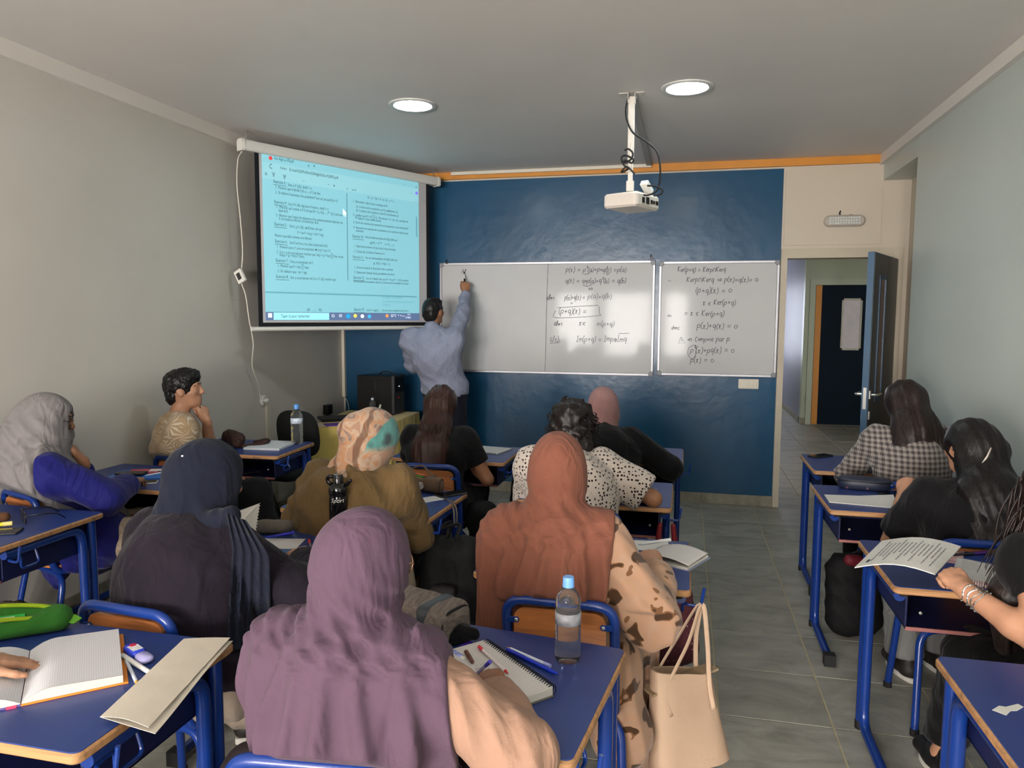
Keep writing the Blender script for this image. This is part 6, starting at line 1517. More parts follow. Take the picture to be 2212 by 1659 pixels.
# ---- curly-haired person in polka dots
H = top_of(1238, 857, 3.55, .128)
T = person_root(-.46, 3.4, 'person with curly dark hair in a white polka dot shirt')
J = make_person(T, H, hyaw=-16, hpitch=-16, pelvis=(-.44, 3.32), byaw=0, sw=.168, wristR=(-.26, 3.66, .81), handR=((-.8, .4, 0), (0, 0, 1), 1, 'rest'), poleR=(1, -.4, -.45), wristL=(-.55, 3.68, .81), handL=((.7, .5, 0), (0, 0, 1), 1, 'rest'), poleL=(-1, -.5, -.5), hunch=.055, bulk=1.08)
soft_obj('body', skin_prims(J), .0075, SKIN_B, T); add_eyes(J, T)
DOTS = pattern_material('polka_dot_cotton', 'dots', base=(222, 208, 196), ink=(40, 34, 34), scale=60, size=.33)
P = torso_prims(J, .025, waist=.155, hips=.18, chest=.16) + sleeve_prims(J, 1, (.085, .095, .07, .06), .49) + sleeve_prims(J, -1, (.085, .095, .07, .06), .49)
soft_obj('shirt', P, .0095, DOTS, T, disp=folds((.7, .2, .6), .09, .009, 1.4, 5), amp=.013, cuts=tuple(arm_cut(J.S[q].lerp(J.E[q], .86), J.E[q] - J.S[q], .12) for q in (-1, 1)))
CURL = hair_mat('curly_dark_hair', (26, 19, 17)); A = cols(J.hm)
P = [ell(J.H + Vector((0, -.02, .018)), (.102, .118, .108), A, .03), ell(J.H + Vector((0, -.06, -.08)), (.105, .085, .085), None, .05), ell(J.H + Vector((.04, -.07, -.15)), (.085, .06, .06), None, .04), ell(J.H + Vector((-.06, -.06, -.14)), (.07, .055, .06), None, .04)]
soft_obj('hair', P, .008, CURL, T, disp=lambda p: .010 * n3(p, 62, .4) + .007 * n3(p, 120, 1.2), amp=.02, cuts=(face_hole(J, .06, .09),))
S_ = []; rnd = random.Random(11)
for k in range(150):
    th = rnd.uniform(-1.9, 1.9) + PI; z = rnd.uniform(-.14, .06); rr = .10 + rnd.uniform(-.01, .012)
    c = J.H + Vector((math.sin(th) * rr * 1.0, math.cos(th) * rr * 1.05, z)); w = rnd.uniform(.008, .014); ln = rnd.uniform(.05, .11); ph = rnd.uniform(0, 6)
    S_.append([c + Vector((math.sin(th), math.cos(th), 0)) * (w * .5 + j * .003) + Vector((w * math.cos(ph + j * 1.5), w * math.sin(ph + j * 1.5), -ln * j / 6)) for j in range(7)])
strands('curls', S_, CURL, T, .0026, sub=3)
soft_obj('trousers', seated_legs(J, g=.012) + [ell(J.P - J.u * .03, (.19, .16, .12), None, .05)], .012, BLACK_CLOTH2, T, cuts=(above(.09),))
for q in (-1, 1): shoe(J, J.A[q], J.f, SHOE_K, SOLE_W, T)

# ---- person in pink headscarf and black jacket
H = top_of(1303, 837, 4.60, .122)
T = person_root(-.47, 4.45, 'person in a dusty pink headscarf and black jacket in the front row')
J = make_person(T, H, hyaw=10, hpitch=-14, pelvis=(-.42, 4.38), byaw=-4, sw=.175, wristR=(-.22, 4.72, .81), handR=((-.8, .4, 0), (0, 0, 1), 1, 'rest'), poleR=(1, -.4, -.6), wristL=(-.52, 4.75, .81), handL=((.7, .5, 0), (0, 0, 1), 1, 'rest'), poleL=(-1, -.5, -.5), hunch=.05)
soft_obj('body', skin_prims(J), .0085, SKIN_A, T); add_eyes(J, T)
P = torso_prims(J, .028, waist=.155, hips=.17, chest=.16) + sleeve_prims(J, 1, (.082, .075, .07, .05), .97) + sleeve_prims(J, -1, (.082, .075, .07, .05), .97) + [cone(J.N - J.u * .05, J.N + J.u * .01, .10, .082, .03)]
soft_obj('jacket', P, .010, BLACK_CLOTH, T, disp=add_disp(folds((.6, .2, .8), .09, .010, 1.4, 5), folds((1, 0, .3), .07, .006, 1.2, 7, 2)), amp=.016)
PINK = fabric('dusty_pink_jersey', (186, 140, 136), var=.04)
soft_obj('headscarf', hijab_prims(J, .0, .01, .088), .008, PINK, T, disp=folds((.85, 0, .5), .045, .014, 1.0, 6, .6, 1.4, lambda p: np.clip((J.H.z + .02 - p[:, 2]) / .1, 0, 1)), amp=.012, cuts=(face_hole(J), above(J.N.z - .03)))
soft_obj('trousers', seated_legs(J, g=.012) + [ell(J.P - J.u * .03, (.19, .16, .12), None, .05)], .013, BLACK_CLOTH2, T, cuts=(above(.09),))
for q in (-1, 1): shoe(J, J.A[q], J.f, SHOE_K, SOLE_W, T)

# ---- girl in the checked shirt
H = top_of(1956, 819, 4.50, .124)
T = person_root(1.20, 4.4, 'girl with straight dark hair in a grey checked shirt near the door')
J = make_person(T, H, hyaw=28, hpitch=-8, pelvis=(1.21, 4.34), byaw=6, sw=.17, wristL=(1.13, 4.70, .81), handL=((.8, .4, 0), (0, 0, 1), 1, 'rest'), poleL=(-1, -.55, -.55), wristR=(1.32, 4.72, .81), handR=((-.6, .6, 0), (0, 0, 1), 1, 'rest'), poleR=(.0, -.4, -1), hunch=.045, lu=.30)
soft_obj('body', skin_prims(J), .0085, SKIN_A, T); add_eyes(J, T)
CHECK = pattern_material('grey_check_cotton', 'check', base=(176, 166, 158), mid=(112, 104, 102), ink=(58, 52, 54), scale=950)
P = torso_prims(J, .018) + sleeve_prims(J, 1, (.07, .065, .062, .045), .96) + sleeve_prims(J, -1, (.07, .065, .062, .045), .96)
soft_obj('shirt', P, .0095, CHECK, T, disp=add_disp(folds((.5, .2, .9), .09, .009, 1.5, 6), folds((1, .2, .2), .06, .005, 1.2, 8)), amp=.014)
HAIR_DK = hair_mat('straight_dark_hair', (36, 26, 23)); A = cols(J.hm); bk = -J.f
P = [ell(J.H + Vector((0, -.012, .012)), (.094, .108, .108), A, .03), cone(J.H + bk * .03, J.N + bk * .06, .092, .10, .05), cone(J.N + bk * .06 - J.r * .02, J.N + bk * .125 - J.u * .10 - J.r * .05, .10, .085, .05, J.f, 1.6), cone(J.N + bk * .06 + J.r * .05, J.N + bk * .11 - J.u * .09 + J.r * .13, .085, .06, .05, J.f, 1.6), cone(J.N + bk * .125 - J.u * .1 - J.r * .03, J.N + bk * .145 - J.u * .17 - J.r * .03, .08, .05, .05, J.f, 2)]
soft_obj('hair', P, .008, HAIR_DK, T, disp=add_disp(folds((1, .2, .1), .024, .006, .7, 8, .3, 1.2), folds((1, -.1, .2), .06, .008, .9, 5, 1.0)), amp=.014, cuts=(carve([ell(J.H + J.hm @ Vector((0, .115, -.04)), (.06, .07, .10), A, .001)]),))
S_ = []; rnd = random.Random(5)
for k in range(90):
    x = rnd.uniform(-.12, .15); a = J.N + J.r * x * .7 + bk * (.12 - abs(x) * .3) + J.u * rnd.uniform(-.08, .02)
    b = a + J.r * (x * .25 + rnd.uniform(-.02, .02)) - J.u * .07 + bk * .03; S_.append([a, b, b + J.r * (x * .2 + rnd.uniform(-.02, .02)) - J.u * rnd.uniform(.04, .11)])
strands('hair_locks', S_, HAIR_DK, T, .0042)
soft_obj('trousers', seated_legs(J, g=.012) + [ell(J.P - J.u * .03, (.19, .16, .12), None, .05)], .013, BLACK_CLOTH2, T, cuts=(above(.09),))
for q in (-1, 1): shoe(J, J.A[q], J.f, SHOE_K, SOLE_W, T)

# ---- girl with the white hair clip
H = top_of(2098, 902, 3.42, .126)
T = person_root(1.18, 3.35, 'girl with dark half-tied hair, white clip and black t-shirt by the right wall')
wl = atz(1952, 1075, .86)
J = make_person(T, H, hyaw=26, hpitch=-6, pelvis=(1.17, 3.27), byaw=4, sw=.18, wristL=aty(1950, 1072, 3.62), handL=((.15, .35, .55), (-.7, -.5, .5), 1, 'fist'), poleL=(-.45, -.6, -1), wristR=(1.32, 3.66, .81), handR=((-.6, .6, 0), (0, 0, 1), 1, 'rest'), poleR=(.0, -.4, -1), hunch=.05, lu=.29)
soft_obj('body', skin_prims(J), .007, SKIN_A, T); add_eyes(J, T)
P = torso_prims(J, .022, waist=.15, chest=.16) + sleeve_prims(J, 1, (.08, .085, .06, .05), .45) + sleeve_prims(J, -1, (.08, .085, .06, .05), .45)
soft_obj('t_shirt', P, .0095, BLACK_CLOTH2, T, disp=folds((.6, .2, .8), .09, .008, 1.4, 5), amp=.012, cuts=tuple(arm_cut(J.S[q].lerp(J.E[q], .80), J.E[q] - J.S[q], .12) for q in (-1, 1)))
HAIR_K = hair_mat('wavy_black_hair', (22, 17, 17)); A = cols(J.hm); bk = -J.f; Lh = lambda x, y, z: J.H + J.hm @ Vector((x, y, z))
P = [ell(Lh(0, -.014, .020), (.094, .110, .104), A, .03), ell(Lh(.02, -.09, -.02), (.075, .05, .07), A, .04), cone(J.H + bk * .07 - J.u * .05, J.N + bk * .14 - J.u * .04, .08, .11, .06, J.f, 1.4), cone(J.N + bk * .14 - J.u * .04, J.N + bk * .235 - J.u * .22 + J.r * .03, .12, .14, .06, J.f, 1.9), cone(J.N + bk * .06 + J.r * .06, J.N + bk * .10 - J.u * .08 + J.r * .15, .08, .07, .05, J.f, 1.6), cone(J.N + bk * .235 - J.u * .22 + J.r * .03, J.N + bk * .235 - J.u * .34 + J.r * .02, .13, .08, .06, J.f, 2.0)]
soft_obj('hair', P, .008, HAIR_K, T, disp=add_disp(folds((1, .1, .25), .035, .007, 1.6, 11, .3, 1.2), lambda p: .007 * n3(p, 48, .8) * np.clip((J.H.z - .08 - p[:, 2]) / .1, 0, 1)), amp=.018, cuts=(carve([ell(Lh(0, .115, -.04), (.06, .07, .10), A, .001), ell(Lh(-.09, .012, -.03), (.03, .045, .05), A, .001)]),))
S_ = []; rnd = random.Random(8)
for k in range(120):
    x = rnd.uniform(-.14, .17); a = J.N + J.r * x * .7 + bk * (.20 - abs(x) * .35) + J.u * rnd.uniform(-.16, -.02); ph = rnd.uniform(0, 6)
    S_.append([a + J.r * (x * .12 * j + .012 * math.sin(ph + j * 1.4)) + bk * (.012 * j) - J.u * (.05 * j) for j in range(5)])
strands('hair_locks', S_, HAIR_K, T, .0036, sub=3)
q0, q1 = aty(2141, 968, 3.285), aty(2122, 1002, 3.265)
MB().tube([q0, q0.lerp(q1, .5) + Vector((0, -.006, 0)), q1], .0055, 8, flat=.5).build('hair_clip', mat('pearl_clip', (222, 212, 200), rough=.25), T, world=True, smooth=True)
P = seated_legs(J, knees={-1: (1.02, 3.68, .53), 1: (1.27, 3.70, .53)}, ankles={-1: (1.03, 3.62, .10), 1: (1.20, 3.72, .10)}, g=.012, ank=.07, knee=.075) + [ell(J.P - J.u * .03, (.19, .16, .12), None, .05)]
soft_obj('jeans', P, .010, JEANS_L, T, disp=folds((.2, .4, 1), .07, .006, 1.4, 6), amp=.01, cuts=(above(.10),))
for q in (-1, 1): shoe(J, J.A[q], (-.55 * q * 0 - .2, 1, 0), SHOE_K, SOLE_W, T)

# ---- girl at the right edge
H = Vector((1.115, 2.45, 1.17))
T = person_root(1.31, 2.42, 'girl with long wavy dark hair in black at the right edge, holding papers')
wl = atz(2086, 1276, .850); tip = atz(2024, 1204, .905)
J = make_person(T, H, hyaw=20, hpitch=-16, pelvis=(1.25, 2.36), byaw=12, sw=.16, wristL=wl, handL=(tip - wl, (-.1, -.35, .9), 1, 'write'), poleL=(-.55, -.5, -1), wristR=(1.30, 2.74, .81), handR=((-.6, .6, 0), (0, 0, 1), 1, 'rest'), poleR=(.2, -.4, -1), hunch=.04, lu=.26, lf=.235, scale=1.0)
J_RIGHT = J
FP = skin_prims(J)
soft_obj('body', FP + [cone((.957, 2.82, .24), (.948, 2.83, .07), .040, .034, .02), cone((.948, 2.83, .07), (.935, 2.90, .05), .035, .03, .02)] , .006, SKIN_A, T); add_eyes(J, T)
P = torso_prims(J, .012) + sleeve_prims(J, 1, (.068, .068, .06, .05), .40) + sleeve_prims(J, -1, (.054, .054, .05, .05), .28)
soft_obj('top', P, .0095, BLACK_CLOTH, T, disp=folds((.6, .2, .8), .09, .007, 1.4, 6), amp=.012, cuts=tuple(arm_cut(J.S[q].lerp(J.E[q], .5), J.E[q] - J.S[q], .10) for q in (-1, 1)))
HAIR_W = hair_mat('wavy_brown_black_hair', (38, 26, 22)); A = cols(J.hm); bk = -J.f
P = [ell(J.H + Vector((0, -.01, .012)), (.098, .112, .108), A, .03), cone(J.H + bk * .05, J.N + bk * .08, .095, .11, .05, J.f, 1.3), cone(J.N + bk * .08, J.N + bk * .13 - J.u * .22, .11, .10, .05, J.f, 1.7), cone(J.H - J.r * .075, J.N - J.r * .13 + J.f * .04 - J.u * .10, .05, .055, .04), cone(J.N - J.r * .13 + J.f * .04 - J.u * .10, J.N - J.r * .17 + J.f * .05 - J.u * .20, .06, .055, .04), cone(J.N - J.r * .17 + J.f * .05 - J.u * .20, J.N - J.r * .18 + J.f * .05 - J.u * .34, .055, .03, .04)]
soft_obj('hair', P, .0075, HAIR_W, T, disp=add_disp(folds((1, .3, .3), .03, .007, 1.6, 11, .3, 1.2), lambda p: .006 * n3(p, 50, .8)), amp=.016, cuts=(carve([ell(J.H + J.hm @ Vector((0, .12, -.04)), (.06, .07, .10), A, .001)]),))
S_ = []; rnd = random.Random(21)
for k in range(110):
    a = J.H - J.r * rnd.uniform(.07, .14) + J.f * rnd.uniform(-.09, .03) + J.u * rnd.uniform(-.16, .02); ph = rnd.uniform(0, 6); w = rnd.uniform(.008, .016)
    S_.append([a - J.r * (.012 * j) + J.f * (.01 * j) + Vector((w * math.cos(ph + j * 1.3), w * math.sin(ph + j * 1.3), -.055 * j)) for j in range(6)])
strands('hair_locks', S_, HAIR_W, T, .0034, sub=3)
P = seated_legs(J, knees={-1: (.985, 2.70, .51), 1: (1.24, 2.74, .53)}, ankles={-1: (.955, 2.82, .15), 1: (1.26, 2.76, .10)}, g=.012, ank=.062, knee=.08) + [ell(J.P - J.u * .03, (.19, .16, .12), None, .05)]
soft_obj('trousers', P, .010, BLACK_CLOTH, T, disp=folds((.3, .4, 1), .08, .006, 1.4, 6), amp=.01, cuts=(above(.14),))
SNK = mat('black_sneaker', (24, 23, 23), rough=.5)
s1 = shoe(J, Vector((.948, 2.82, 0)), (-.18, 1, 0), SNK, SOLE_W, T); shoe(J, J.A[1], (0, 1, 0), SNK, SOLE_W, T)
vs, fs = text_mesh('NIKE', .030, .15, spacing=.9)
MB().add([Matrix.Translation((.935, 2.768, .045)) @ Matrix.Rotation(R(-8), 4, 'Z') @ Matrix.Rotation(R(72), 4, 'X') @ Vector((v.x, v.y, 0)) for v in vs], fs).build('shoe_lettering', SOLE_W, T, world=True)
for k, (dr, rr) in enumerate(((.0, .030), (.018, .031), (.032, .032), (.044, .0325))):
    d = (J.W[-1] - J.E[-1]).normalized(); c = J.W[-1] - d * (.012 + dr); a = d.orthogonal().normalized(); b_ = d.cross(a)
    mb = MB().tube([c + a * rr * math.cos(t_) + b_ * rr * math.sin(t_) + d * .004 * math.sin(3 * t_ + k) for t_ in (2 * PI * q / 24 for q in range(24))], .0022, 6, closed=True)
    for q in range(6):
        t_ = 2 * PI * q / 6 + k; p = c + a * rr * 1.05 * math.cos(t_) + b_ * rr * 1.05 * math.sin(t_); mb.lathe([(0, -.0035), (.0035, 0), (0, .0035)], 6, Matrix.Translation(p))
    mb.build('bracelet', SILVER, T, world=True)

# ---- person whose hands rest on the open notebook at the left edge
H = Vector((-2.02, 1.02, 1.19))
T = person_root(-1.98, .95, 'person at the left edge with only the hands showing on the open notebook')
wr_ = atz(-62, 1430, .835); tip = atz(50, 1425, .80)
wl = atz(-95, 1520, .83); tl = atz(8, 1495, .80)
J = make_person(T, H, hyaw=-10, hpitch=-22, pelvis=(-1.99, .90), byaw=-8, sw=.165, wristR=wr_, handR=(tip - wr_, (-.05, -.2, 1), 1, 'flat'), poleR=(.4, -1, -.6), wristL=wl, handL=(tl - wl, (0, -.1, 1), -1, 'rest'), poleL=(-.6, -1, -.5), hunch=.04)
soft_obj('body', skin_prims(J), .006, SKIN_A, T); add_eyes(J, T)
P = torso_prims(J, .014) + sleeve_prims(J, 1, (.07, .06, .055, .045), .85) + sleeve_prims(J, -1, (.07, .06, .055, .045), .85)
soft_obj('sweater', P, .012, BLACK_CLOTH, T)
P = [ell(J.H + Vector((0, -.012, .014)), (.094, .11, .106), cols(J.hm), .03), cone(J.H - J.f * .04, J.N - J.f * .11 - J.u * .12, .085, .09, .05, J.f, 1.4)]
soft_obj('hair', P, .011, HAIR_DK, T, cuts=(carve([ell(J.H + J.hm @ Vector((0, .115, -.04)), (.06, .07, .10), cols(J.hm), .001)]),))
soft_obj('trousers', seated_legs(J, g=.012) + [ell(J.P - J.u * .03, (.19, .16, .12), None, .05)], .014, BLACK_CLOTH2, T, cuts=(above(.09),))
for q in (-1, 1): shoe(J, J.A[q], J.f, SHOE_K, SOLE_W, T)
o = copy_thing(CHAIR_OBJ['navy'], (-1.98, .93, 0), R(-8), 'blue-framed chair of the person at the left edge, mostly out of view')
# ================================================================== THINGS ON THE DESKS
DZ_ = DESK_Z
def ruled(name, rgb, ink, spacing, axes=(1,), width=.10):
    m = mat(name, rgb, rough=.85); nt, b, N, L = nodes_of(m); tc = N('ShaderNodeTexCoord'); sep = N('ShaderNodeSeparateXYZ'); L(tc.outputs['Object'], sep.inputs[0]); acc = None
    for ax in axes:
        q = N('ShaderNodeMath'); q.operation = 'DIVIDE'; q.inputs[1].default_value = spacing; L(sep.outputs[ax], q.inputs[0])
        fr_ = N('ShaderNodeMath'); fr_.operation = 'FRACT'; L(q.outputs[0], fr_.inputs[0])
        lt = N('ShaderNodeMath'); lt.operation = 'LESS_THAN'; lt.inputs[1].default_value = width; L(fr_.outputs[0], lt.inputs[0])
        if acc is None: acc = lt
        else:
            a = N('ShaderNodeMath'); a.operation = 'MAXIMUM'; L(acc.outputs[0], a.inputs[0]); L(lt.outputs[0], a.inputs[1]); acc = a
    x = N('ShaderNodeMix'); x.data_type = 'RGBA'; L(acc.outputs[0], x.inputs[0]); x.inputs[6].default_value = (*lin(rgb), 1); x.inputs[7].default_value = (*lin(ink), 1); L(x.outputs[2], b.inputs['Base Color']); return m
RULED = ruled('ruled_page', (208, 204, 200), (150, 152, 168), .008); SQUARED = ruled('squared_page', (214, 212, 212), (168, 172, 196), .005, (0, 1), .10)
PAGES = mat('page_block', (202, 196, 186), rough=.9, var=.12, vscale=300, stretch=(.02, .02, 6))
def ang(a, b): d = Vector(b) - Vector(a); return math.atan2(d.y, d.x)
def pen(name, label, a, b, col, cap=None, r=.0045, capfrac=.3, grp=None, clip=True, m_=None, tip=None):
    """pen from tip a to tail b"""
    a = Vector(a); b = Vector(b); d = (b - a); t = thing(name, (a.x, a.y, min(a.z, b.z) - r), 0, label, 'pen', grp)
    bm_ = m_ or mat('pen_%d_%d_%d' % col, col, rough=.35)
    n1 = a + d * .10
    MB().tube([n1, b], r, 10).build('barrel', bm_, t, world=True, smooth=40)
    MB().tube([a, n1], r, 10, taper=[.22, .95]).build('tip', mat('pen_%d_%d_%d' % tip, tip, rough=.35) if tip else bm_, t, world=True, smooth=40)
    if cap:
        cm = mat('pen_%d_%d_%d' % cap, cap, rough=.3); MB().tube([a + d * (1 - capfrac), b + d * .02], r * 1.12, 10).build('cap', cm, t, world=True, smooth=40)
        if clip:
            s = Vector((-d.y, d.x, 0)).normalized() * r * 1.1 + Vector((0, 0, r * .6)); MB().tube([b + s, a + d * (1 - capfrac * 1.2) + s], r * .3, 6).build('clip', cm, t, world=True)
    return t
def on(px, py, dz=0.0): return atz(px, py, DZ_ + dz)
GLASSK = mat('phone_glass', (10, 11, 14), rough=.08, spec=.6)
def phone(label, c, rz, w=.072, h=.150, body=(24, 24, 26), z=None):
    t = thing('phone', (c[0], c[1], z or DZ_), rz, label, 'phone', 'phones on the desks')
    MB().slab(rrect(-w / 2, w / 2, -h / 2, h / 2, .009), 0, .0085, .002).build('body', mat('phone_body_%d' % body[0], body, rough=.4), t, smooth=40)
    MB().slab(rrect(-w / 2 + .003, w / 2 - .003, -h / 2 + .003, h / 2 - .003, .007), .0086, .0092, .0002).build('screen', GLASSK, t)
    return t
# ---- foreground desk: spiral notebook, pens, bottle, bag
ca, cb = on(1052, 1400), on(1200, 1505); L_ = (cb - ca).length; a_ = ang(ca, cb); wdt = .152
t = thing('spiral_notebook', (ca + (cb - ca) / 2).to_tuple(), a_, 'open spiral notebook with handwritten page on the foreground desk', 'notebook')
# local: x along the coil (far to near), pages on the -y side
MB().slab([(-L_ / 2, -wdt), (L_ / 2, -wdt), (L_ / 2, -.004), (-L_ / 2, -.004)], 0, .004, .001).build('back_cover', mat('notebook_cover', (96, 92, 84), rough=.6), t)
MB().slab([(-L_ / 2, -wdt), (L_ / 2 - .002, -wdt), (L_ / 2 - .002, -.007), (-L_ / 2, -.007)], .004, .024, .001).build('page_block', PAGES, t)
RUL2 = ruled('ruled_page_b', (208, 203, 198), (146, 148, 166), .009, (0,))
MB().slab([(-L_ / 2, -wdt - .001), (L_ / 2 - .003, -wdt - .001), (L_ / 2 - .003, -.006), (-L_ / 2, -.006)], .024, .0248, .0002).build('top_page', RUL2, t)
m = MB(); n = 34
for k in range(n):
    x = -L_ / 2 + .008 + (L_ - .016) * k / (n - 1)
    m = MB().tube([(x + .0012 * math.sin(a), -.006 + .0145 * math.cos(a) * .9, .0135 + .0155 * math.sin(a)) for a in (2 * PI * q / 14 for q in range(14))], .0013, 5, closed=True)
    m.build('coil_ring', BLACK_PLASTIC, t, smooth=True)
vs_all = MB()
for k, (s, x, y) in enumerate((('x · y = y', -.05, -.105), ('p(x) + q(x)', -.035, -.115), ('a b = 0', -.020, -.11))):
    vs, fs = text_mesh(s, .010, .3); vs_all.add([Vector((x + .014 - v.y * -1 * -1, y + v.x, .0250)) for v in vs], [tuple(reversed(f)) for f in fs])
vs_all.build('handwriting', INK_FAINT, t)
pen('ballpoint_pen', 'clear ballpoint pen lying on the foreground desk near the bottle', on(1095, 1398, .006), on(1187, 1438, .006), (196, 204, 226), (150, 160, 214), .0046, .12, m_=mat('clear_pen_barrel', (206, 214, 230), rough=.15, spec=.7), tip=(190, 140, 90), clip=False)
pen('ballpoint_pen', 'blue retractable pen lying beside the clear one on the foreground desk', on(1206, 1457, .006), on(1098, 1404, .006), (20, 50, 190), (16, 40, 170), .0052, .35)
pen('ballpoint_pen', 'white and red pen lying across the spiral notebook', on(1098, 1455, .031), on(1036, 1398, .031), (226, 214, 214), (214, 40, 60), .0042, .12, tip=(206, 40, 50))
pen('ballpoint_pen', 'purple pen on the foreground desk beside the black pouch', on(990, 1402, .006), on(1018, 1390, .006), (60, 36, 150), (60, 36, 150), .0055, .5)
pen('ballpoint_pen', 'brown pen lying on the far corner of the spiral notebook', on(1022, 1432, .030), on(1007, 1408, .030), (104, 56, 36), (96, 50, 32), .0048, .5)
tp, th = J_PURPLE.tips[1]; g0 = tp[0].lerp(th, .5)
pen('ballpoint_pen', 'clear violet-ended pen held in the hand of the mauve headscarf woman', atz(1018, 1466, .80), atz(1058, 1430, .865), (170, 170, 220), (84, 70, 190), .0042, .2, clip=False, m_=mat('clear_violet_barrel', (176, 172, 206), rough=.2))
t = thing('glue_stick', on(992, 1420, .013), 0, 'white and blue glue stick by the notebook on the foreground desk', 'glue stick')
ga, gb = on(968, 1408, .014), on(1006, 1432, .014); gd = gb - ga
MB().tube([ga, ga + gd * .3], .0125, 14).build('cap', mat('glue_blue', (36, 60, 190), rough=.35), t, world=True, smooth=40); MB().tube([ga + gd * .3, ga + gd * .8], .0135, 14).build('printed_sleeve', mat('glue_print', (150, 160, 220), rough=.4, var=.5, vscale=60), t, world=True, smooth=40); MB().tube([ga + gd * .8, gb], .0135, 14).build('base', WHITE_PLASTIC, t, world=True, smooth=40)
t = thing('water_bottle', on(1226, 1425), 0, 'clear water bottle with pale blue cap on the foreground desk', 'bottle'); bottle_geo(t, .222, .0335, cap=(112, 164, 226), label_m=mat('foreground_label', (204, 206, 214), rough=.35, trans=.6, var=.3, vscale=50), lz=(.098, .128))
GREYB = mat('heather_grey_fabric', (104, 94, 88), rough=.9, var=.35, vscale=120, stretch=(1, .15, 1), bump=.3, bscale=150); PVC = mat('slate_leatherette', (44, 50, 54), rough=.45)
bc = on(920, 1372); bx, by = bc.x, bc.y
t = thing('grey_pouch', (bx, by, DZ_), 0, 'heather grey zip pouch with slate flap on the foreground desk', 'bag')
d0 = (on(985, 1375) - on(855, 1335)); d0.z = 0; d0 = d0.normalized(); s0_ = Vector((-d0.y, d0.x, 0))
c0_ = Vector((bx - .01, by + .015, DZ_)); BX = [[d0[i], s0_[i], (0, 0, 1)[i]] for i in range(3)]
soft_obj('pouch', [rbox(c0_ + Vector((0, 0, .052)), (.120, .070, .050), BX, .028)], .006, GREYB, t, disp=folds((1, .4, .2), .06, .004, 1.2, 8), amp=.006, cuts=(above(DZ_ + .001),))
soft_obj('flap', [rbox(c0_ + d0 * .045 + Vector((0, 0, .055)), (.032, .0725, .050), BX, .026)], .006, PVC, t, cuts=(above(DZ_ + .012),))
MB().tube([c0_ + d0 * .112 + s0_ * .060 * math.copysign(abs(math.cos(a)) ** .6, math.cos(a)) + Vector((0, 0, .052 + .042 * math.copysign(abs(math.sin(a)) ** .6, math.sin(a)))) for a in (2 * PI * k / 28 for k in range(28))], .0045, 6, closed=True).build('end_piping', BLACK_RUBBER, t, world=True, smooth=True)
for k, (q, l_) in enumerate(((on(905, 1378, .06), .032), (on(953, 1368, .055), .034))):
    MB().tube([q, q + (d0 * .6 - s0_ * .6) * l_ + Vector((0, 0, -.012))], .004, 8, flat=.45).build('zip_pull', SILVER if k == 0 else GOLD, t, world=True, smooth=True)
t = thing('black_pouch', on(985, 1392), 0, 'small black pouch with a rolled end beside the grey pouch', 'bag')
q = on(985, 1392)
soft_obj('pouch', [cone(q + Vector((-.06, -.03, .02)), q + Vector((.02, .015, .026)), .024, .022, .02), cone(q + Vector((.015, -.005, .045)), q + Vector((.05, .0, .034)), .013, .016, .012), cone(q + Vector((-.04, .02, .03)), q + Vector((.01, .03, .03)), .018, .016, .02)], .005, BLACK_CLOTH, t, disp=folds((1, .5, .3), .03, .004, 1.4, 14), amp=.005, cuts=(above(DZ_ + .001),))

# ---- lower-left desk: open squared notebook, pencil case, pens, envelope
sp0, sp1 = on(62, 1408), on(52, 1525); sp0 = Vector((-1.655, 1.525, DZ_)); sp1 = Vector((-1.448, 1.303, DZ_)); sd_ = (sp1 - sp0).normalized(); sr = Vector((-sd_.y, sd_.x, 0))
L2 = (sp1 - sp0).length; mid = (sp0 + sp1) / 2; a2 = ang(sp0, sp1) + R(90)       # local y runs from near to far along the spine
t = thing('open_notebook', mid, a2, 'open squared notebook with orange cover on the lower left desk', 'notebook')
OC = mat('orange_cover', (222, 132, 40), rough=.45); hl = L2 / 2 + .004; pw = .205
MB().slab([(0, -hl), (pw + .012, -hl), (pw + .012, hl), (0, hl)], 0, .004, .001).build('cover', OC, t)
MB().slab([(-pw - .012, -hl), (0, -hl), (0, hl), (-pw - .012, hl)], 0, .004, .001).build('cover', mat('violet_cover', (92, 74, 140), rough=.45), t)
MB().box(-.028, -.008, -hl - .0015, -hl + .02, 0, .0045).build('pink_tab', mat('pink_tab', (214, 60, 96), rough=.5), t)
for s in (1, -1):
    prof = []
    K = 14
    for k in range(K + 1):
        u = k / K; prof.append((s * (.001 + u * pw), .006 + .026 * math.sin(min(1, u * 3.2) * PI / 2) * (1 - .40 * u) ))
    n = len(prof); vs = []
    for y in (-hl + .004, hl - .004):
        vs += [(x, y, z) for x, z in prof] + [(x, y, .0042) for x, z in prof]
    fs = [(i, i + 1, 2 * n + i + 1, 2 * n + i) for i in range(n - 1)] + [(i, n + i, n + i + 1, i + 1) for i in range(n - 1)] + [(2 * n + i, 2 * n + i + 1, 3 * n + i + 1, 3 * n + i) for i in range(n - 1)] + [(n - 1, 2 * n - 1, 4 * n - 1, 3 * n - 1)]
    MB().add(vs, fs if s > 0 else [tuple(reversed(f)) for f in fs]).build('pages', PAGES, t, smooth=35)
    vs = [(x, y, z + .0006) for y in (-hl + .005, hl - .005) for x, z in prof]
    fs = [(i, i + 1, n + i + 1, n + i) for i in range(n - 1)]
    MB().add(vs, fs if s > 0 else [tuple(reversed(f)) for f in fs]).build('top_page', SQUARED, t, smooth=True)
g = thing('green_pencil_case', on(40, 1372), 0, 'open green zip pencil case on the lower left desk', 'pencil case')
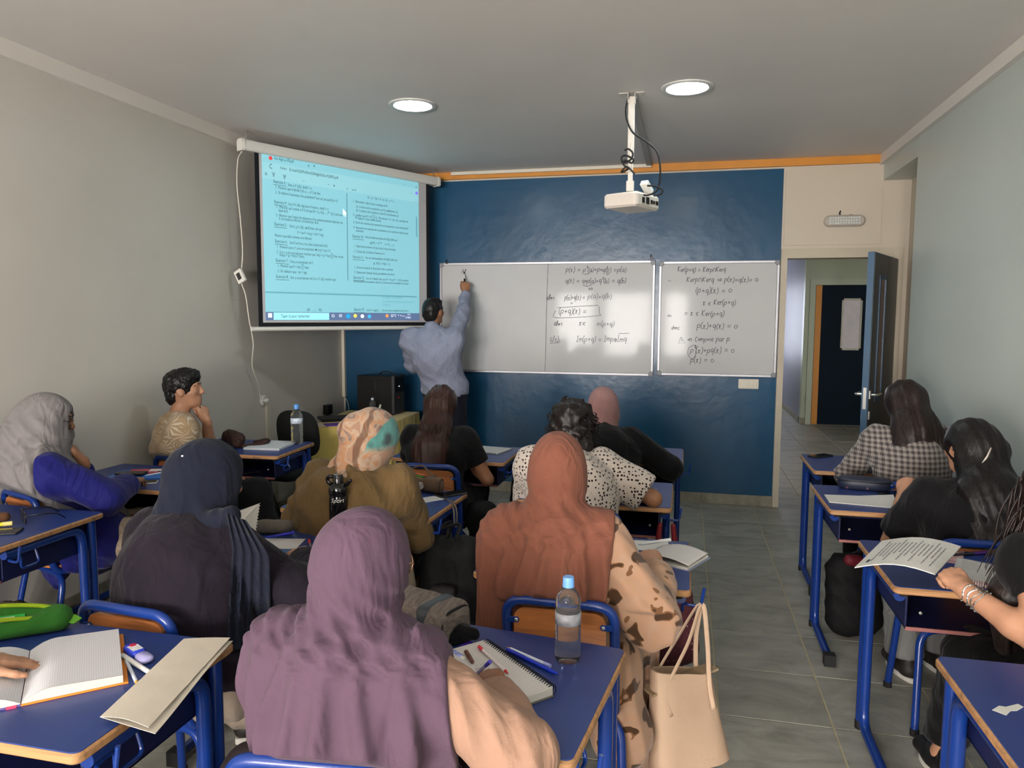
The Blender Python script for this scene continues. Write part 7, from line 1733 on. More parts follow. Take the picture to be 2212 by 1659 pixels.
GRN = fabric('green_canvas', (58, 128, 44)); LIME = fabric('lime_zip', (176, 206, 40)); LIMEF = fabric('lime_tab', (118, 196, 50))
qa, qb = on(-70, 1385), on(128, 1360); gdv = (qb - qa).normalized(); gs = Vector((-gdv.y, gdv.x, 0))
soft_obj('case', [cone(qa + Vector((0, 0, .045)) + gs * .02, qb + Vector((0, 0, .035)) + gs * .01, .05, .034, .02), cone(qa + Vector((0, 0, .03)) - gs * .03, qb + Vector((0, 0, .028)) - gs * .01, .032, .026, .02)], .006, GRN, g, cuts=(above(DZ_ + .001), carve([cone(qa - gs * .03 + Vector((0, 0, .085)), qb - gs * .01 - gdv * .05 + Vector((0, 0, .075)), .035, .020, .01)])))
for off, z0_ in ((.012, .074), (-.042, .052)):
    MB().tube(spline([qa + gs * off + Vector((0, 0, z0_ + .014)), qa.lerp(qb, .5) + gs * (off * .9) + Vector((0, 0, z0_ + .008)), qb - gdv * .03 + gs * off * .4 + Vector((0, 0, z0_ - .004)), qb + Vector((0, 0, .052))], 5), .0065, 8, flat=.6).build('zip_tape', LIME, g, world=True, smooth=True)
MB().slab([(-.016, -.012), (.026, -.016), (.034, .008), (.0, .018)], 0, .004, .001, Matrix.Translation(qb + gdv * .028 + Vector((0, 0, .026))) @ Matrix.Rotation(R(20), 4, 'X')).build('pull_tab', LIMEF, g, world=True)
MB().tube([qb - gdv * .012 + Vector((0, 0, .066)), qb + gdv * .012 - gs * .012 + Vector((0, 0, .052))], .0045, 8, flat=.5).build('zip_slider', SILVER, g, world=True)
pen('felt_pen', 'green felt pen lying in the open green pencil case', qa - gs * .03 + gdv * .02 + Vector((0, 0, .060)), qb - gs * .012 - gdv * .08 + Vector((0, 0, .056)), (40, 150, 60), (30, 160, 60), .006, .4)
pen('felt_pen', 'white felt pen lying in the open green pencil case', qa - gs * .042 + gdv * .0 + Vector((0, 0, .062)), qb - gs * .03 - gdv * .10 + Vector((0, 0, .057)), (226, 214, 206), (226, 214, 206), .006, .3)
t = thing('correction_roller', on(300, 1420), ang(on(277, 1403), on(325, 1437)), 'blue and white correction roller on the lower left desk', 'correction tape')
MB().slab(rrect(-.062, .012, -.019, .019, .016, 6), .001, .020, .005).build('case', mat('roller_blue', (40, 60, 190), rough=.3), t, smooth=50); MB().slab(rrect(.006, .060, -.018, .018, .016, 6), .001, .018, .005).build('cap', mat('roller_lilac', (170, 166, 214), rough=.3), t, smooth=50)
MB().slab([(-.040, -.013), (-.002, -.013), (-.002, .013), (-.040, .013)], .020, .0206, .0001).build('label', mat('white_label', (214, 214, 218), rough=.5, var=.3, vscale=120), t); MB().lathe([(.009, .0206), (.009, .0212), (0, .0212)], 16, Matrix.Translation((-.040, .002, 0))).build('red_mark', mat('red_mark', (190, 24, 60), rough=.5), t)
pen('felt_pen', 'white felt pen with light blue end on the lower left desk', on(333, 1459, .007), on(266, 1417, .007), (222, 218, 214), (222, 218, 214), .0062, .3, tip=(60, 150, 190))
pen('ballpoint_pen', 'clear ballpoint pen beside the squared notebook', on(297, 1478, .006), on(273, 1428, .006), (200, 206, 214), (206, 210, 214), .0045, .1, m_=mat('clear_pen_barrel', (206, 214, 230), rough=.15), tip=(200, 150, 60), clip=False)
# long cream envelope hanging over the desk edge
e0, e1, e2, e3 = on(400, 1383, .010), on(503, 1381, .010), on(335, 1577, .012), on(216, 1552, .012)
t = thing('paper_envelope', (e0 + e2) / 2, 0, 'long folded cream paper sleeve lying across the lower left desk', 'envelope')
CREAM_P = mat('cream_sleeve', (204, 194, 178), rough=.9, var=.03, vscale=30)
def patch(c, zf, th, n=16, mm=8):
    vs = []
    for s in (0, -th):
        for j in range(n + 1):
            for i in range(mm + 1):
                v = j / n; u = i / mm; p = c[0].lerp(c[1], u).lerp(c[3].lerp(c[2], u), v); vs.append(p + Vector((0, 0, zf(u, v) + s)))
    N_ = (n + 1) * (mm + 1); fs = []
    for j in range(n):
        for i in range(mm):
            a = j * (mm + 1) + i; fs += [(a, a + mm + 1, a + mm + 2, a + 1), (N_ + a, N_ + a + 1, N_ + a + mm + 2, N_ + a + mm + 1)]
    rim = [i for i in range(mm + 1)] + [j * (mm + 1) + mm for j in range(1, n + 1)] + [n * (mm + 1) + i for i in range(mm - 1, -1, -1)] + [j * (mm + 1) for j in range(n - 1, 0, -1)]
    fs += [(rim[i], rim[(i + 1) % len(rim)], N_ + rim[(i + 1) % len(rim)], N_ + rim[i]) for i in range(len(rim))]
    return MB().add(vs, fs)
patch((e0, e1, e2, e3), lambda u, v: -.004 + .004 * math.sin(v * 5) + .006 * (1 - u) * v * v * 2, .0012).build('rear_sheet', CREAM_P, t, world=True, smooth=40)
patch((e0 - Vector((.004, .0, 0)), e1 - Vector((.008, 0, 0)), e2 - Vector((.016, .0, 0)), e3), lambda u, v: .004 + .006 * math.sin(u * PI) * (.3 + v) - .003 * math.exp(-((v - .55) / .012) ** 2), .0012).build('front_sheet', CREAM_P, t, world=True, smooth=40)

# ---- desk at the left edge: sunglasses, tablet, highlighter
t = thing('sunglasses', (-2.74, 2.60, DZ_), 0, 'dark sunglasses with open arms on the left-edge desk', 'sunglasses')
SGK = mat('sunglass_black', (16, 15, 15), rough=.25)
la, lb = Vector((-2.80, 2.575, DZ_)), Vector((-2.715, 2.515, DZ_)); ld = (lb - la).normalized(); lt_ = Vector((-ld.y, ld.x, 0)) * 1.0
for k in (0, 1):
    c = la.lerp(lb, .2 + .62 * k) + Vector((0, 0, .022))
    MB().slab(rrect(-.028, .028, -.020, .020, .014, 5), -.0016, .0016, .0008, frame3(c, ld, (0, 0, 1))).build('lens', mat('dark_lens', (26, 22, 22), rough=.06), t, world=True)
    MB().tube([frame3(c, ld, (0, 0, 1)) @ Vector((x, y, 0)) for x, y in rrect(-.030, .030, -.022, .022, .015, 5)], .0028, 6, closed=True).build('rim', SGK, t, world=True, smooth=True)
    e_ = (la - ld * .018 if k == 0 else lb + ld * .018) + Vector((0, 0, .036))
    MB().tube([e_, e_ + lt_ * .08 + Vector((0, 0, -.002)), e_ + lt_ * .115 + Vector((0, 0, -.008)), e_ + lt_ * .145 + Vector((0, 0, -.033))], .0032, 6, flat=.6).build('temple', SGK, t, world=True, smooth=True)
MB().tube([la.lerp(lb, .2) + Vector((0, 0, .028)) + ld * .03, la.lerp(lb, .82) + Vector((0, 0, .028)) - ld * .03], .003, 6).build('bridge', SGK, t, world=True)
phone('black phone on the left-edge desk next to a yellow highlighter', (-2.70, 2.375), R(-62), .078, .16)
pen('highlighter', 'yellow highlighter lying on the black phone at the left edge', (-2.79, 2.40, DZ_ + .017), (-2.72, 2.455, DZ_ + .017), (206, 196, 40), (214, 200, 120), .0085, .35)
t = thing('brown_case', (-2.86, 2.50, DZ_), 0, 'small brown and green pencil case at the left edge', 'pencil case')
soft_obj('case', [cone((-2.92, 2.46, DZ_ + .022), (-2.825, 2.52, DZ_ + .020), .026, .020, .01)], .006, fabric('brown_canvas', (110, 72, 46)), t, cuts=(above(DZ_ + .001),)); MB().box(-2.90, -2.82, 2.455, 2.475, DZ_ + .001, DZ_ + .006).build('green_ruler', mat('green_plastic', (30, 84, 70), rough=.4), t, world=True)

# ---- desk before the grey headscarf: folder, phone, pen
p = Vector((-2.93, 3.46, DZ_)); FOLD = mat('sky_blue_folder', (46, 118, 206), rough=.4)
sheet('blue_folder', 'sky blue folder on the desk before the grey headscarf', p, R(18), .30, .22, .006, FOLD, 'folder')
sheet('pink_booklet', 'pink booklet lying on the sky blue folder', (p.x - .02, p.y + .05, DZ_ + .006), R(24), .16, .11, .006, mat('pink_card', (190, 80, 96), rough=.6), 'booklet')
sheet('paper_slip', 'white slip sticking out above the pink booklet', (p.x + .03, p.y + .085, DZ_ + .012), R(24), .07, .06, .001, PAPER)
phone('black phone on the sky blue folder', (p.x - .03, p.y - .04), R(-75), .075, .155, z=DZ_ + .0125)
phone('phone with white case near the edge of the desk before the grey headscarf', (-2.775, 3.285), R(-60), .072, .145, (206, 206, 204))
pen('ballpoint_pen', 'white pen on the sky blue folder by the grey headscarf woman', (-2.86, 3.40, DZ_ + .012), (-2.75, 3.47, DZ_ + .03), (222, 222, 226), (222, 222, 226), .0045, .3)

# ---- young man's desk: brown bag with strap, papers
BROWN = fabric('brown_leather', (74, 50, 44), rough=.5, sheen=0)
t = thing('brown_bag', (-3.0, 4.42, DZ_), 0, 'small brown bag with a strap beside the young man\'s elbow', 'bag')
q = Vector((-2.97, 4.40, DZ_))
soft_obj('pouch', [cone(q + Vector((-.05, .02, .055)), q + Vector((.03, -.01, .05)), .055, .048, .03), cone(q + Vector((.02, -.02, .035)), q + Vector((.06, -.06, .028)), .035, .03, .03)], .007, BROWN, t, disp=folds((1, .5, .6), .04, .006, 1.4, 12), amp=.008, cuts=(above(DZ_ + .001),))
MB().tube(spline([q + Vector((.05, -.05, .02)), q + Vector((.12, -.03, .012)), q + Vector((.20, .04, .03)), q + Vector((.18, .12, .035)), q + Vector((.08, .10, .01))], 6), .016, 8, flat=.25).build('strap', BROWN, t, world=True, smooth=True)
sheet('paper_stack', 'stack of white sheets on the desk near the tall bottle by the left wall', (-2.73, 4.46, DZ_), R(6), .25, .30, .014, mat('sheet_stack', (206, 210, 214), rough=.85, var=.06, vscale=200), 'paper')

# ---- front desk, long-haired girl
t = thing('open_notebook', (-1.28, 4.68, DZ_), R(-12), 'open notebook with pale pages before the long-haired girl', 'notebook')
for s in (-1, 1): MB().slab([(0 if s > 0 else -.15, -.105), (.15 if s > 0 else 0, -.105), (.15 if s > 0 else 0, .105), (0 if s > 0 else -.15, .105)], 0, .009, .001).build('page_half', RULED, t)
MB().slab([(-.155, -.11), (.155, -.11), (.155, .11), (-.155, .11)], -.0001, .002, .0005).build('cover', mat('grey_green_cover', (92, 116, 108), rough=.6), t)
sheet('paper_sheet', 'white sheet under the hand of the long-haired girl', (-1.36, 4.47, DZ_), R(-15), .16, .22, .0015, PAPER)
tp, th = J_LONG.tips[1]
pen('pencil', 'pale pencil sticking up from the hand of the long-haired girl', (-1.30, 4.50, DZ_ + .03), aty(1024, 933, 4.46), (190, 204, 216), None, .0042)

# ---- olive sweater's desk: pencil case, phone, card, lanyard
CANV = fabric('taupe_canvas', (128, 102, 82)); q = Vector((-1.285, 3.52, DZ_))
t = thing('taupe_pencil_case', q, 0, 'open taupe pencil case with round badge beside the olive sweater', 'pencil case')
pa, pb = Vector((-1.41, 3.55, DZ_)), Vector((-1.20, 3.46, DZ_)); pdv = (pb - pa).normalized(); ps = Vector((-pdv.y, pdv.x, 0))
soft_obj('case', [cone(pa + Vector((0, 0, .044)), pb + Vector((0, 0, .040)), .045, .042, .01)], .006, CANV, t, cuts=(above(DZ_ + .001), carve([cone(pa + Vector((0, 0, .10)) + ps * .01, pb - pdv * .07 + Vector((0, 0, .088)), .045, .028, .01)])))
MB().tube(spline([pa + Vector((0, 0, .075)), pa.lerp(pb, .35) + ps * .05 + Vector((0, 0, .115)), pa.lerp(pb, .7) + ps * .03 + Vector((0, 0, .085)), pb + Vector((0, 0, .086))], 6), .005, 8, flat=.5).build('zip_edge', CANV, t, world=True, smooth=True)
MB().lathe([(.019, 0), (.019, .002), (.015, .003), (0, .003)], 20, frame3(pa.lerp(pb, .72) - ps * .043 + Vector((0, 0, .038)), pdv, (0, 0, 1))).build('badge', mat('badge_white', (196, 190, 184), rough=.5, var=.6, vscale=140), t, world=True)
MB().tube([pb + pdv * .036 + Vector((0, .035 * math.cos(a), .040 + .036 * math.sin(a))) for a in (2 * PI * k / 20 for k in range(20))], .003, 6, closed=True).build('end_piping', mat('dark_brown_piping', (64, 44, 34), rough=.6), t, world=True)
for k, (c, nm) in enumerate((((216, 170, 30), 'yellow'), ((40, 150, 60), 'green'), ((214, 110, 70), 'orange'))):
    o = ps * (.012 * (k - 1)); pen('pencil', '%s pencil in the open taupe pencil case' % nm, pa + pdv * .0 + o + Vector((0, 0, .066 + .006 * k)), pa + pdv * .14 + o + Vector((0, 0, .064 + .006 * k)), c, None, .0045)
phone('black phone at the corner of the olive sweater\'s desk', (-1.118, 3.445), R(-40), .075, .155)
sheet('paper_card', 'small white ruled card beside the olive sleeve', (-1.19, 3.33, DZ_), R(-38), .09, .13, .0012, RULED)
m = MB(); lq = Vector((-1.085, 3.30, DZ_ + .005)); le = Vector((-1.055, 3.27, DZ_))
m.tube(spline([Vector((-1.12, 3.345, DZ_ + .006)), Vector((-1.085, 3.31, DZ_ + .006)), Vector((-1.050, 3.275, DZ_ - .02)), Vector((-1.040, 3.262, DZ_ - .09)), Vector((-1.030, 3.262, DZ_ - .10)), Vector((-1.034, 3.27, DZ_ - .02)), Vector((-1.075, 3.32, DZ_ + .008))], 6), .004, 6, flat=.5)
tag(m.build('wrist_strap', mat('khaki_strap', (96, 86, 74), rough=.8), smooth=True), 'khaki wrist strap hanging over the edge beside the black phone', 'strap')

# ---- navy woman's desk: sports bottle, pouch, torn sheet, pens
q = atz(736, 1150, DZ_); q = Vector((-1.335, 2.66, DZ_))
t = thing('sports_bottle', q, 0, 'black sports bottle with carrying loop lid, marked Sport', 'bottle')
TRIT = mat('smoky_bottle', (16, 16, 17), rough=.12, spec=.6)
MB().lathe([(0, 0), (.034, 0), (.037, .006), (.037, .15), (.035, .165), (.033, .175)], 28).build('flask', TRIT, t, smooth=40)
MB().lathe([(.036, .172), (.038, .176), (.038, .205), (.034, .212), (.022, .222), (.020, .250), (.017, .256), (0, .256)], 28).build('lid', TRIT, t, smooth=40)
MB().tube(fillet([(-.030, -.0, .214), (-.046, 0, .225), (-.046, 0, .248), (-.020, 0, .246)], .012, 4), .008, 10).build('latch', TRIT, t, smooth=True)
MB().tube(fillet([(.028, 0, .214), (.050, 0, .228), (.058, -.004, .240), (.040, 0, .216)], .010, 4), .007, 10).build('carry_loop', TRIT, t, smooth=True)
vs, fs = text_mesh('Sport', .024, .25, align='CENTER')
MB().add([Vector((.0374 * math.sin(v.x / .0374 + .35), -.0374 * math.cos(v.x / .0374 + .35) * 1.012, .150 + v.y)) for v in vs], fs).build('sport_lettering', WHITE_PLASTIC, t)
t = thing('grey_pencil_case', (-1.59, 2.64, DZ_), 0, 'soft grey pencil case on the navy woman\'s desk', 'pencil case')
soft_obj('case', [cone((-1.66, 2.63, DZ_ + .028), (-1.565, 2.655, DZ_ + .028), .030, .028, .01)], .006, fabric('grey_felt', (128, 120, 112)), t, disp=folds((1, 0, .5), .04, .003, 1, 12), amp=.004, cuts=(above(DZ_ + .001),))
t = thing('torn_sheet', (-1.66, 2.55, DZ_), 0, 'white sheet with torn spiral edge standing up on the navy woman\'s desk', 'paper')
mb = MB(); ta = Vector((-1.735, 2.50, DZ_ + .0)); tb_ = Vector((-1.645, 2.55, DZ_)); vs = []; 
edge = []
for k in range(22):
    v = k / 21; edge.append(tb_ + Vector((.012 * v + (.006 if k % 2 else 0), .02 * v, .02 + .125 * v * (1 if k % 2 else .99))))
base_ = [ta + Vector((0, 0, .02)), ta + Vector((-.01, .02, .10))]
pts = [base_[0]] + edge + [base_[1]]
n = len(pts); nr = Vector((.3, -.9, .2)).normalized() * .0008
mb.add([p + nr for p in pts] + [p - nr for p in pts], [tuple(range(n)), tuple(range(2 * n - 1, n - 1, -1))] + [(i, (i + 1) % n, n + (i + 1) % n, n + i) for i in range(n)]); mb.build('sheet', PAPER, t, world=True)
sheet('paper_sheet', 'white sheet under the pen of the woman in navy', (-1.53, 2.52, DZ_), R(12), .19, .13, .0015, RULED)
pen('ballpoint_pen', 'blue capped pen on the sheet of the woman in navy', (-1.60, 2.55, DZ_ + .010), (-1.505, 2.605, DZ_ + .022), (30, 40, 170), (24, 34, 190), .005, .4)
pen('ballpoint_pen', 'red topped clear pen on the navy woman\'s desk', (-1.355, 2.47, DZ_ + .006), (-1.42, 2.575, DZ_ + .006), (120, 116, 124), (190, 30, 50), .005, .35)
t = thing('correction_roller', (-1.345, 2.525, DZ_), R(-55), 'white correction roller with red dot beside the red pen', 'correction tape')
MB().slab(rrect(-.045, .045, -.015, .015, .012, 5), .001, .018, .004).build('case', WHITE_PLASTIC, t, smooth=50); MB().lathe([(.006, .018), (.006, .0188), (0, .0188)], 12).build('red_mark', mat('red_mark', (190, 24, 60), rough=.5), t)

# ---- third column
phone('phone with pale screen on the front desk by the pink headscarf', (-.112, 4.66), R(-6), .075, .155, (20, 20, 22))
t = thing('candy_wrapper', on(1412, 1066), 0, 'crumpled silver and red candy wrapper on the polka dot shirt\'s desk', 'wrapper')
q = on(1412, 1066); rnd = random.Random(4)
soft_obj('foil', [ell(q + Vector((rnd.uniform(-.012, .012), rnd.uniform(-.012, .012), .008 + rnd.uniform(0, .012))), (.006, .009, .006), None, .004) for k in range(7)], .003, mat('foil', (196, 176, 180), rough=.25, metal=.6, var=.5, vscale=90), t)
q = Vector((-.02, 2.77, DZ_))
t = thing('open_notebook', (-.01, 2.71, DZ_), R(-25), 'open notebook with lifted page beside the spotted sleeve', 'notebook')
MB().slab([(-.10, -.09), (.085, -.09), (.085, .09), (-.10, .09)], 0, .010, .001).build('page_block', PAGES, t)
c = [Vector(v) for v in ((-.10, .09, .012), (.085, .09, .012), (.090, -.09, .012), (-.10, -.09, .012))]
patch(c, lambda u, v: .016 * math.sin(u * PI) + .006 * u, .0006).build('lifted_page', RULED, t, smooth=True)
MB().slab([(-.104, -.094), (.094, -.094), (.094, .094), (-.104, .094)], -.0002, .0016, .0005).build('cover', mat('pale_blue_cover', (140, 150, 176), rough=.5), t)
sheet('paper_sheet', 'white sheet behind the hand in the spotted sleeve', (-.115, 2.85, DZ_), R(10), .16, .12, .002, PAPER)
tp, th = J_TERRA.tips[1]
pen('ballpoint_pen', 'white pen held in the hand of the spotted sleeve', on(1378, 1176, .02), on(1448, 1166, .045), (220, 220, 222), (226, 226, 228), .006, .3)
# ---- right column
phone('dark phone lying on the desk nearest the door', (.872, 5.01), R(-48), .078, .16)
phone('dark phone beside the oval navy pencil case', (1.05, 4.0), R(-62), .072, .15)
t = thing('oval_pencil_case', (.93, 4.10, DZ_), R(-8), 'oval navy pencil case with faint floral print by the right wall', 'pencil case')
NC = mat('navy_vinyl', (28, 34, 52), rough=.5)
nt, b, N, L = nodes_of(NC); tc = N('ShaderNodeTexCoord'); v = N('ShaderNodeTexVoronoi'); v.inputs['Scale'].default_value = 26; L(tc.outputs['Object'], v.inputs['Vector']); r = ramp(nt, [(0, (120, 60, 72)), (.16, (84, 84, 96)), (.20, (28, 34, 52))]); L(v.outputs['Distance'], r.inputs[0]); L(r.outputs[0], b.inputs['Base Color'])
MB().slab([(.125 * math.copysign(abs(math.cos(a)) ** .7, math.cos(a)), .055 * math.copysign(abs(math.sin(a)) ** .8, math.sin(a))) for a in (2 * PI * k / 36 for k in range(36))], 0, .062, .010).build('case', NC, t, smooth=50)
MB().tube([(.1265 * math.copysign(abs(math.cos(a)) ** .7, math.cos(a)), .0565 * math.copysign(abs(math.sin(a)) ** .8, math.sin(a)), .046) for a in (2 * PI * k / 36 for k in range(36))], .003, 6, closed=True).build('zip', BLACK_PLASTIC, t, smooth=True)
MB().tube([(.122, 0, .046), (.15, -.015, .03), (.165, -.02, .008)], .004, 6, flat=.5).build('zip_pull', BLACK_PLASTIC, t)
t = thing('paper_sheets', (.86, 3.80, DZ_), 0, 'white sheets lying on the desk beside the oval pencil case', 'paper')
c = [Vector((.705, 3.90, DZ_ + .004)), Vector((1.03, 3.93, DZ_ + .004)), Vector((.99, 3.70, DZ_ + .004)), Vector((.70, 3.745, DZ_ + .004))]
patch(c, lambda u, v: .012 * max(0, u - .5) * (1 - v) * 2, .003).build('sheet', PAPER, t, world=True, smooth=40)
# held printed sheets
t = thing('printed_sheets', (.85, 2.85, DZ_), 0, 'printed exercise sheets held up over the desk by the girl at the right edge', 'paper')
c = [atz(1905, 1168, .86), atz(2076, 1180, .86), atz(2020, 1243, .845), atz(1846, 1228, .835)]
zf = lambda u, v: .022 * math.sin(u * PI) + .004 * v
patch(c, zf, .003).build('sheet', PAPER, t, world=True, smooth=40)
m = MB()
def psurf(u, v): return c[0].lerp(c[1], u).lerp(c[3].lerp(c[2], u), v) + Vector((0, 0, zf(u, v) + .0008))
rnd = random.Random(2)
for i in range(15):
    u = .14 + i * .052; v0 = .12 + (.1 if i % 4 else .0); v1 = .88 - rnd.uniform(0, .3) if i % 3 else .86
    v = v0
    while v < v1:
        w = rnd.uniform(.03, .09); e = min(v + w, v1)
        m.add([psurf(u, v), psurf(u, e), psurf(u + .016, e), psurf(u + .016, v)], [(0, 1, 2, 3)]); v = e + .014
m.build('printed_lines', mat('grey_print', (140, 140, 144), rough=.9), t, world=True)
m = MB(); m.add([psurf(.09, .78), psurf(.09, .88), psurf(.125, .88), psurf(.125, .78)], [(0, 1, 2, 3)]); m.build('printed_mark', mat('dark_print', (60, 60, 64), rough=.9), t, world=True)
sheet('booklet', 'thin red and white booklet behind the held sheets', (.96, 3.02, DZ_), R(-20), .16, .20, .003, mat('red_print', (190, 150, 150), rough=.7, var=.5, vscale=40), 'booklet')
pen('felt_pen', 'dark pen with violet cap on the desk by the held sheets', (.985, 2.985, DZ_ + .006), (1.135, 3.055, DZ_ + .006), (40, 38, 48), (84, 40, 130), .0055, .35)
t = thing('spiral_notebook', (1.02, 2.77, DZ_), R(-22), 'white spiral notebook with handwriting by the girl at the right edge', 'notebook')
MB().slab([(-.085, -.115), (.085, -.115), (.085, .115), (-.085, .115)], 0, .014, .001).build('page_block', PAGES, t)
c2 = [Vector(v) for v in ((-.085, .115, .016), (.085, .115, .016), (.085, -.115, .016), (-.085, -.115, .016))]
patch(c2, lambda u, v: .008 * (1 - u) * (1 - v), .0006).build('top_page', RULED, t, smooth=True)
for k in range(24): MB().tube([(-.08 + .16 * k / 23, -.114 + .008 * math.cos(a), .009 + .011 * math.sin(a)) for a in (2 * PI * q / 10 for q in range(10))], .0010, 5, closed=True).build('coil_ring', mat('red_wire', (150, 60, 76), rough=.4), t)
m = MB()
for i in range(6):
    vs, fs = text_mesh(('p q  x = 0', 'alors p(x)', 'Im p + Im q', 'x = y + z', 'donc q = p', 'Ker p')[i], .011, .3); m.add([Vector((-.065 + v.x, .075 - i * .022 + v.y, .0262)) for v in vs], fs)
m.build('handwriting', INK_FAINT, t)

# teacher's marker
tp, th = J_T.tips[1]; q = aty(1003, 594, 6.675)
t = thing('board_marker', q, 0, 'black and white marker in the hand writing on the whiteboard', 'marker pen')
g0 = tp[0].lerp(th, .5); qa = aty(1002, 587, 6.682); qb = aty(1004, 607, 6.60)
MB().tube([qa, qa.lerp(qb, .3)], .007, 10, taper=[.4, 1]).build('tip', BLACK_PLASTIC, t, world=True); MB().tube([qa.lerp(qb, .3), qa.lerp(qb, .8)], .009, 10).build('barrel', WHITE_PLASTIC, t, world=True, smooth=40); MB().tube([qa.lerp(qb, .8), qb], .009, 10).build('end_cap', BLACK_PLASTIC, t, world=True)

# ================================================================== BAGS
TOTE = mat('beige_leather', (192, 163, 138), rough=.55, var=.05, vscale=6, bump=.08, bscale=90)
hx = (DESK_OBJ['C3'].matrix_world @ Vector((.405, -.21, .70)))
t = thing('tote_bag', (hx.x - .02, hx.y, .12), 0, 'beige leather tote bag hanging from the desk hook beside the aisle', 'bag')
# local: hangs with its wide side in the y-z plane turned a little
def tote():
    rows = 9; n = 28; vs = []; fs = []
    for k in range(rows):
        v = k / (rows - 1); z = .03 + .33 * v
        for i in range(n):
            a = 2 * PI * i / n; cx_, sy_ = math.cos(a), math.sin(a)
            w = .145 - .030 * v; d = (.062 - .030 * v)
            x = d * math.copysign(abs(cx_) ** .5, cx_); y = w * math.copysign(abs(sy_) ** .5, sy_)
            vs.append((x + .006 * math.sin(v * 4 + y * 20), y, z + .05 * v * (-(y / w)) * .9 - .02 * (1 - v) * (y / w)))
    for k in range(rows - 1):
        for i in range(n): fs.append((k * n + i, k * n + (i + 1) % n, (k + 1) * n + (i + 1) % n, (k + 1) * n + i))
    fs.append(tuple(range(n - 1, -1, -1)))
    m0 = len(vs)                                   # inner lining
    for k in (rows - 1, rows - 3):
        for i in range(n):
            x, y, z = vs[k * n + i]; vs.append((x * .90, y * .96, z))
    for i in range(n):
        j = (i + 1) % n; fs.append(((rows - 1) * n + i, (rows - 1) * n + j, m0 + j, m0 + i)); fs.append((m0 + i, m0 + j, m0 + n + j, m0 + n + i))
    fs.append(tuple(m0 + n + i for i in range(n)))
    return MB().add(vs, fs)
tm = Matrix.Rotation(R(-52), 4, 'Z') @ Matrix.Rotation(R(8), 4, 'X')
o = tote().xf(tm).build('bag_body', TOTE, t, smooth=45)
top = Vector((hx.x, hx.y, .70)) - Vector(t.location)
for s in (-1, 1):
    a_, b_ = tm @ Vector((s * .036, -.085, .34)), tm @ Vector((s * .036, .085, .30))
    MB().tube(spline([tm @ Vector((s * .046, -.085, .25)), a_, a_.lerp(top, .55) + Vector((s * .008, 0, 0)), top + Vector((s * .004, 0, .0)), b_.lerp(top, .55) + Vector((s * .008, 0, 0)), b_, tm @ Vector((s * .046, .085, .21))], 6), .0085, 8, flat=.28).build('handle', TOTE, t, smooth=True)
MB().box(-.026, .026, -.135, .135, .325, .333).xf(tm).build('zip_closure', mat('tote_zip', (150, 128, 100), rough=.5), t)
def bag(name, label, prims, m_, vox=.010, d=None, amp=.0, cat='bag', loc=None, cuts=()):
    c = prims[0][1]; t = thing(name, loc or (float(c[0]), float(c[1]), 0), 0, label, cat); soft_obj('bag_body', prims, vox, m_, t, disp=d, amp=amp, cuts=(above(.004),) + tuple(cuts)); return t
KN = mat('black_nylon', (17, 16, 17), rough=.75, bump=.2, bscale=220, spec=.25); KN2 = mat('charcoal_nylon', (34, 29, 30), rough=.75, bump=.2, bscale=200)
FD = add_disp(folds((.6, .2, 1), .09, .010, 1.4, 6), folds((1, 0, .2), .06, .005, 1.2, 9))
hk = DESK_OBJ['B2'].matrix_world @ Vector((.425, -.21, .70))
bx, by = -.995, 3.09
t = bag('backpack', 'black backpack hanging from the olive sweater\'s desk', [cone((bx - .06, by, .58), (bx - .07, by, .20), .085, .105, .04), cone((bx + .06, by + .02, .58), (bx + .07, by + .02, .20), .085, .105, .04), rbox((bx, by - .075, .30), (.115, .06, .15), None, .05, .04)], KN, .009, FD, .016)
MB().tube(spline([(bx - .02, by - .02, .66), (bx - .01, by, .73), (hk.x - .01, hk.y, .715), (bx + .03, by + .01, .72), (bx + .02, by - .02, .66)], 6), .012, 8, flat=.4).build('grab_loop', KN, t, world=True, smooth=True)
MB().tube(spline([(bx - .10, by - .03, .62), (bx - .17, by - .05, .48), (bx - .17, by - .05, .30), (bx - .13, by - .03, .16)], 6), .018, 8, flat=.35).build('shoulder_strap', KN, t, world=True, smooth=True)
soft_obj('front_pocket', [rbox((bx - .005, by - .128, .34), (.055, .03, .14), None, .022)], .008, KN2, t, disp=FD, amp=.014)
soft_obj('side_pocket', [rbox((bx + .09, by - .085, .25), (.045, .05, .085), None, .03)], .009, KN, t)
bag('shoulder_bag', 'black bag hanging at the side of the long-haired girl\'s desk', [cone((-.965, 4.36, .62), (-.965, 4.34, .28), .05, .085, .04), cone((-.96, 4.36, .72), (-.965, 4.36, .60), .02, .045, .03)], KN, .011, FD, .016)
bag('round_bag', 'round black bag resting on the floor beside the long-haired girl\'s chair', [ell((-1.13, 4.08, .48), (.11, .09, .10), None, .03), cone((-1.12, 4.08, .40), (-1.12, 4.05, .10), .08, .10, .04)], KN, .011, FD, .016)
t = bag('backpack', 'black backpack with red lining on the floor under the oval pencil case\'s desk', [cone((.84, 4.06, .34), (.86, 4.04, .09), .08, .10, .04), cone((.93, 4.10, .34), (.95, 4.08, .09), .085, .10, .04)], KN, .010, FD, .014)
soft_obj('lining', [cone((.855, 3.985, .415), (.90, 4.02, .40), .03, .035, .02)], .008, mat('maroon_lining', (96, 18, 32), rough=.7), t)
t = bag('backpack', 'dark brown backpack on the floor beside the mauve headscarf woman\'s chair', [cone((-1.02, 1.56, .48), (-1.02, 1.56, .12), .10, .13, .04), cone((-1.00, 1.50, .40), (-1.0, 1.50, .14), .06, .08, .04)], mat('brown_nylon', (52, 42, 42), rough=.7, bump=.2, bscale=200), .010, FD, .014)
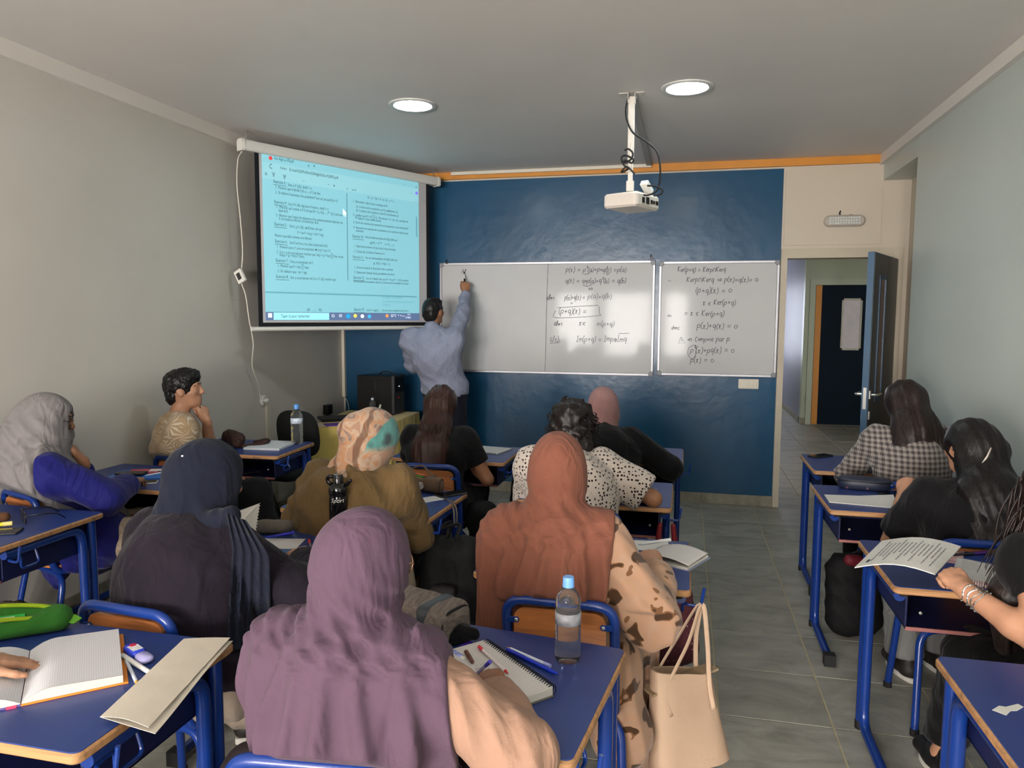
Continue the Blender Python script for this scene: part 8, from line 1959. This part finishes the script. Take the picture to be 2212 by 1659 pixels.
MB().tube([(-1.10, 1.41, .16), (-1.115, 1.41, .34), (-1.07, 1.40, .40), (-.99, 1.39, .40), (-.955, 1.39, .34), (-.95, 1.39, .18)], .004, 6).build('pocket_piping', BLACK_RUBBER, t, world=True)
hk = DESK_OBJ['B4'].matrix_world @ Vector((.425, -.21, .70))
t = bag('handbag', 'small black bag hanging from the hook of the lower left desk', [ell((hk.x - .01, hk.y, .42), (.085, .10, .10), None, .03), cone((hk.x - .01, hk.y, .40), (hk.x, hk.y, .20), .09, .10, .04)], KN, .010, FD, .014)
for s in (-1, 1): MB().tube(spline([(hk.x + s * .05, hk.y - .02, .48), (hk.x + s * .035, hk.y, .60), (hk.x, hk.y, .692), (hk.x + s * .02, hk.y + .02, .60), (hk.x + s * .045, hk.y + .03, .48)], 5), .012, 8, flat=.3).build('handle', KN, t, world=True, smooth=True)
bag('fur_bag', 'brown furry bag on the floor under the left-edge desk', [ell((-2.93, 2.62, .20), (.16, .12, .16), None, .03), ell((-2.78, 2.66, .15), (.12, .10, .13), None, .03)], mat('brown_fur', (60, 44, 34), rough=.95, var=.3, vscale=30, bump=.8, bscale=90), .011, lambda p: .010 * n3(p, 60, .3) + .006 * n3(p, 130, 1), .018)
EMB = mat('embroidered_cloth', (48, 26, 34), rough=.85); nt, b, N, L = nodes_of(EMB); tc = N('ShaderNodeTexCoord'); ck = N('ShaderNodeTexVoronoi'); ck.distance = 'MANHATTAN'; ck.inputs['Scale'].default_value = 46; ck.inputs['Randomness'].default_value = .1; L(tc.outputs['Object'], ck.inputs['Vector']); r = ramp(nt, [(0, (190, 170, 160)), (.16, (120, 40, 50)), (.30, (40, 28, 44)), (.42, (84, 36, 44))]); L(ck.outputs['Distance'], r.inputs[0]); L(r.outputs[0], b.inputs['Base Color'])
t = bag('embroidered_bag', 'small dark red embroidered bag hanging under the terracotta woman\'s desk', [cone((-.055, 2.78, .60), (-.05, 2.78, .40), .045, .075, .03), cone((.01, 2.79, .60), (.015, 2.79, .40), .045, .07, .03)], EMB, .008)
t = bag('red_umbrella', 'folded red and black umbrella hanging from the polka dot shirt\'s desk', [cone((-.09, 3.46, .68), (-.115, 3.46, .42), .012, .020, .01), cone((-.03, 3.46, .68), (.0, 3.46, .42), .012, .020, .01)], mat('red_nylon', (120, 22, 32), rough=.5), .007)
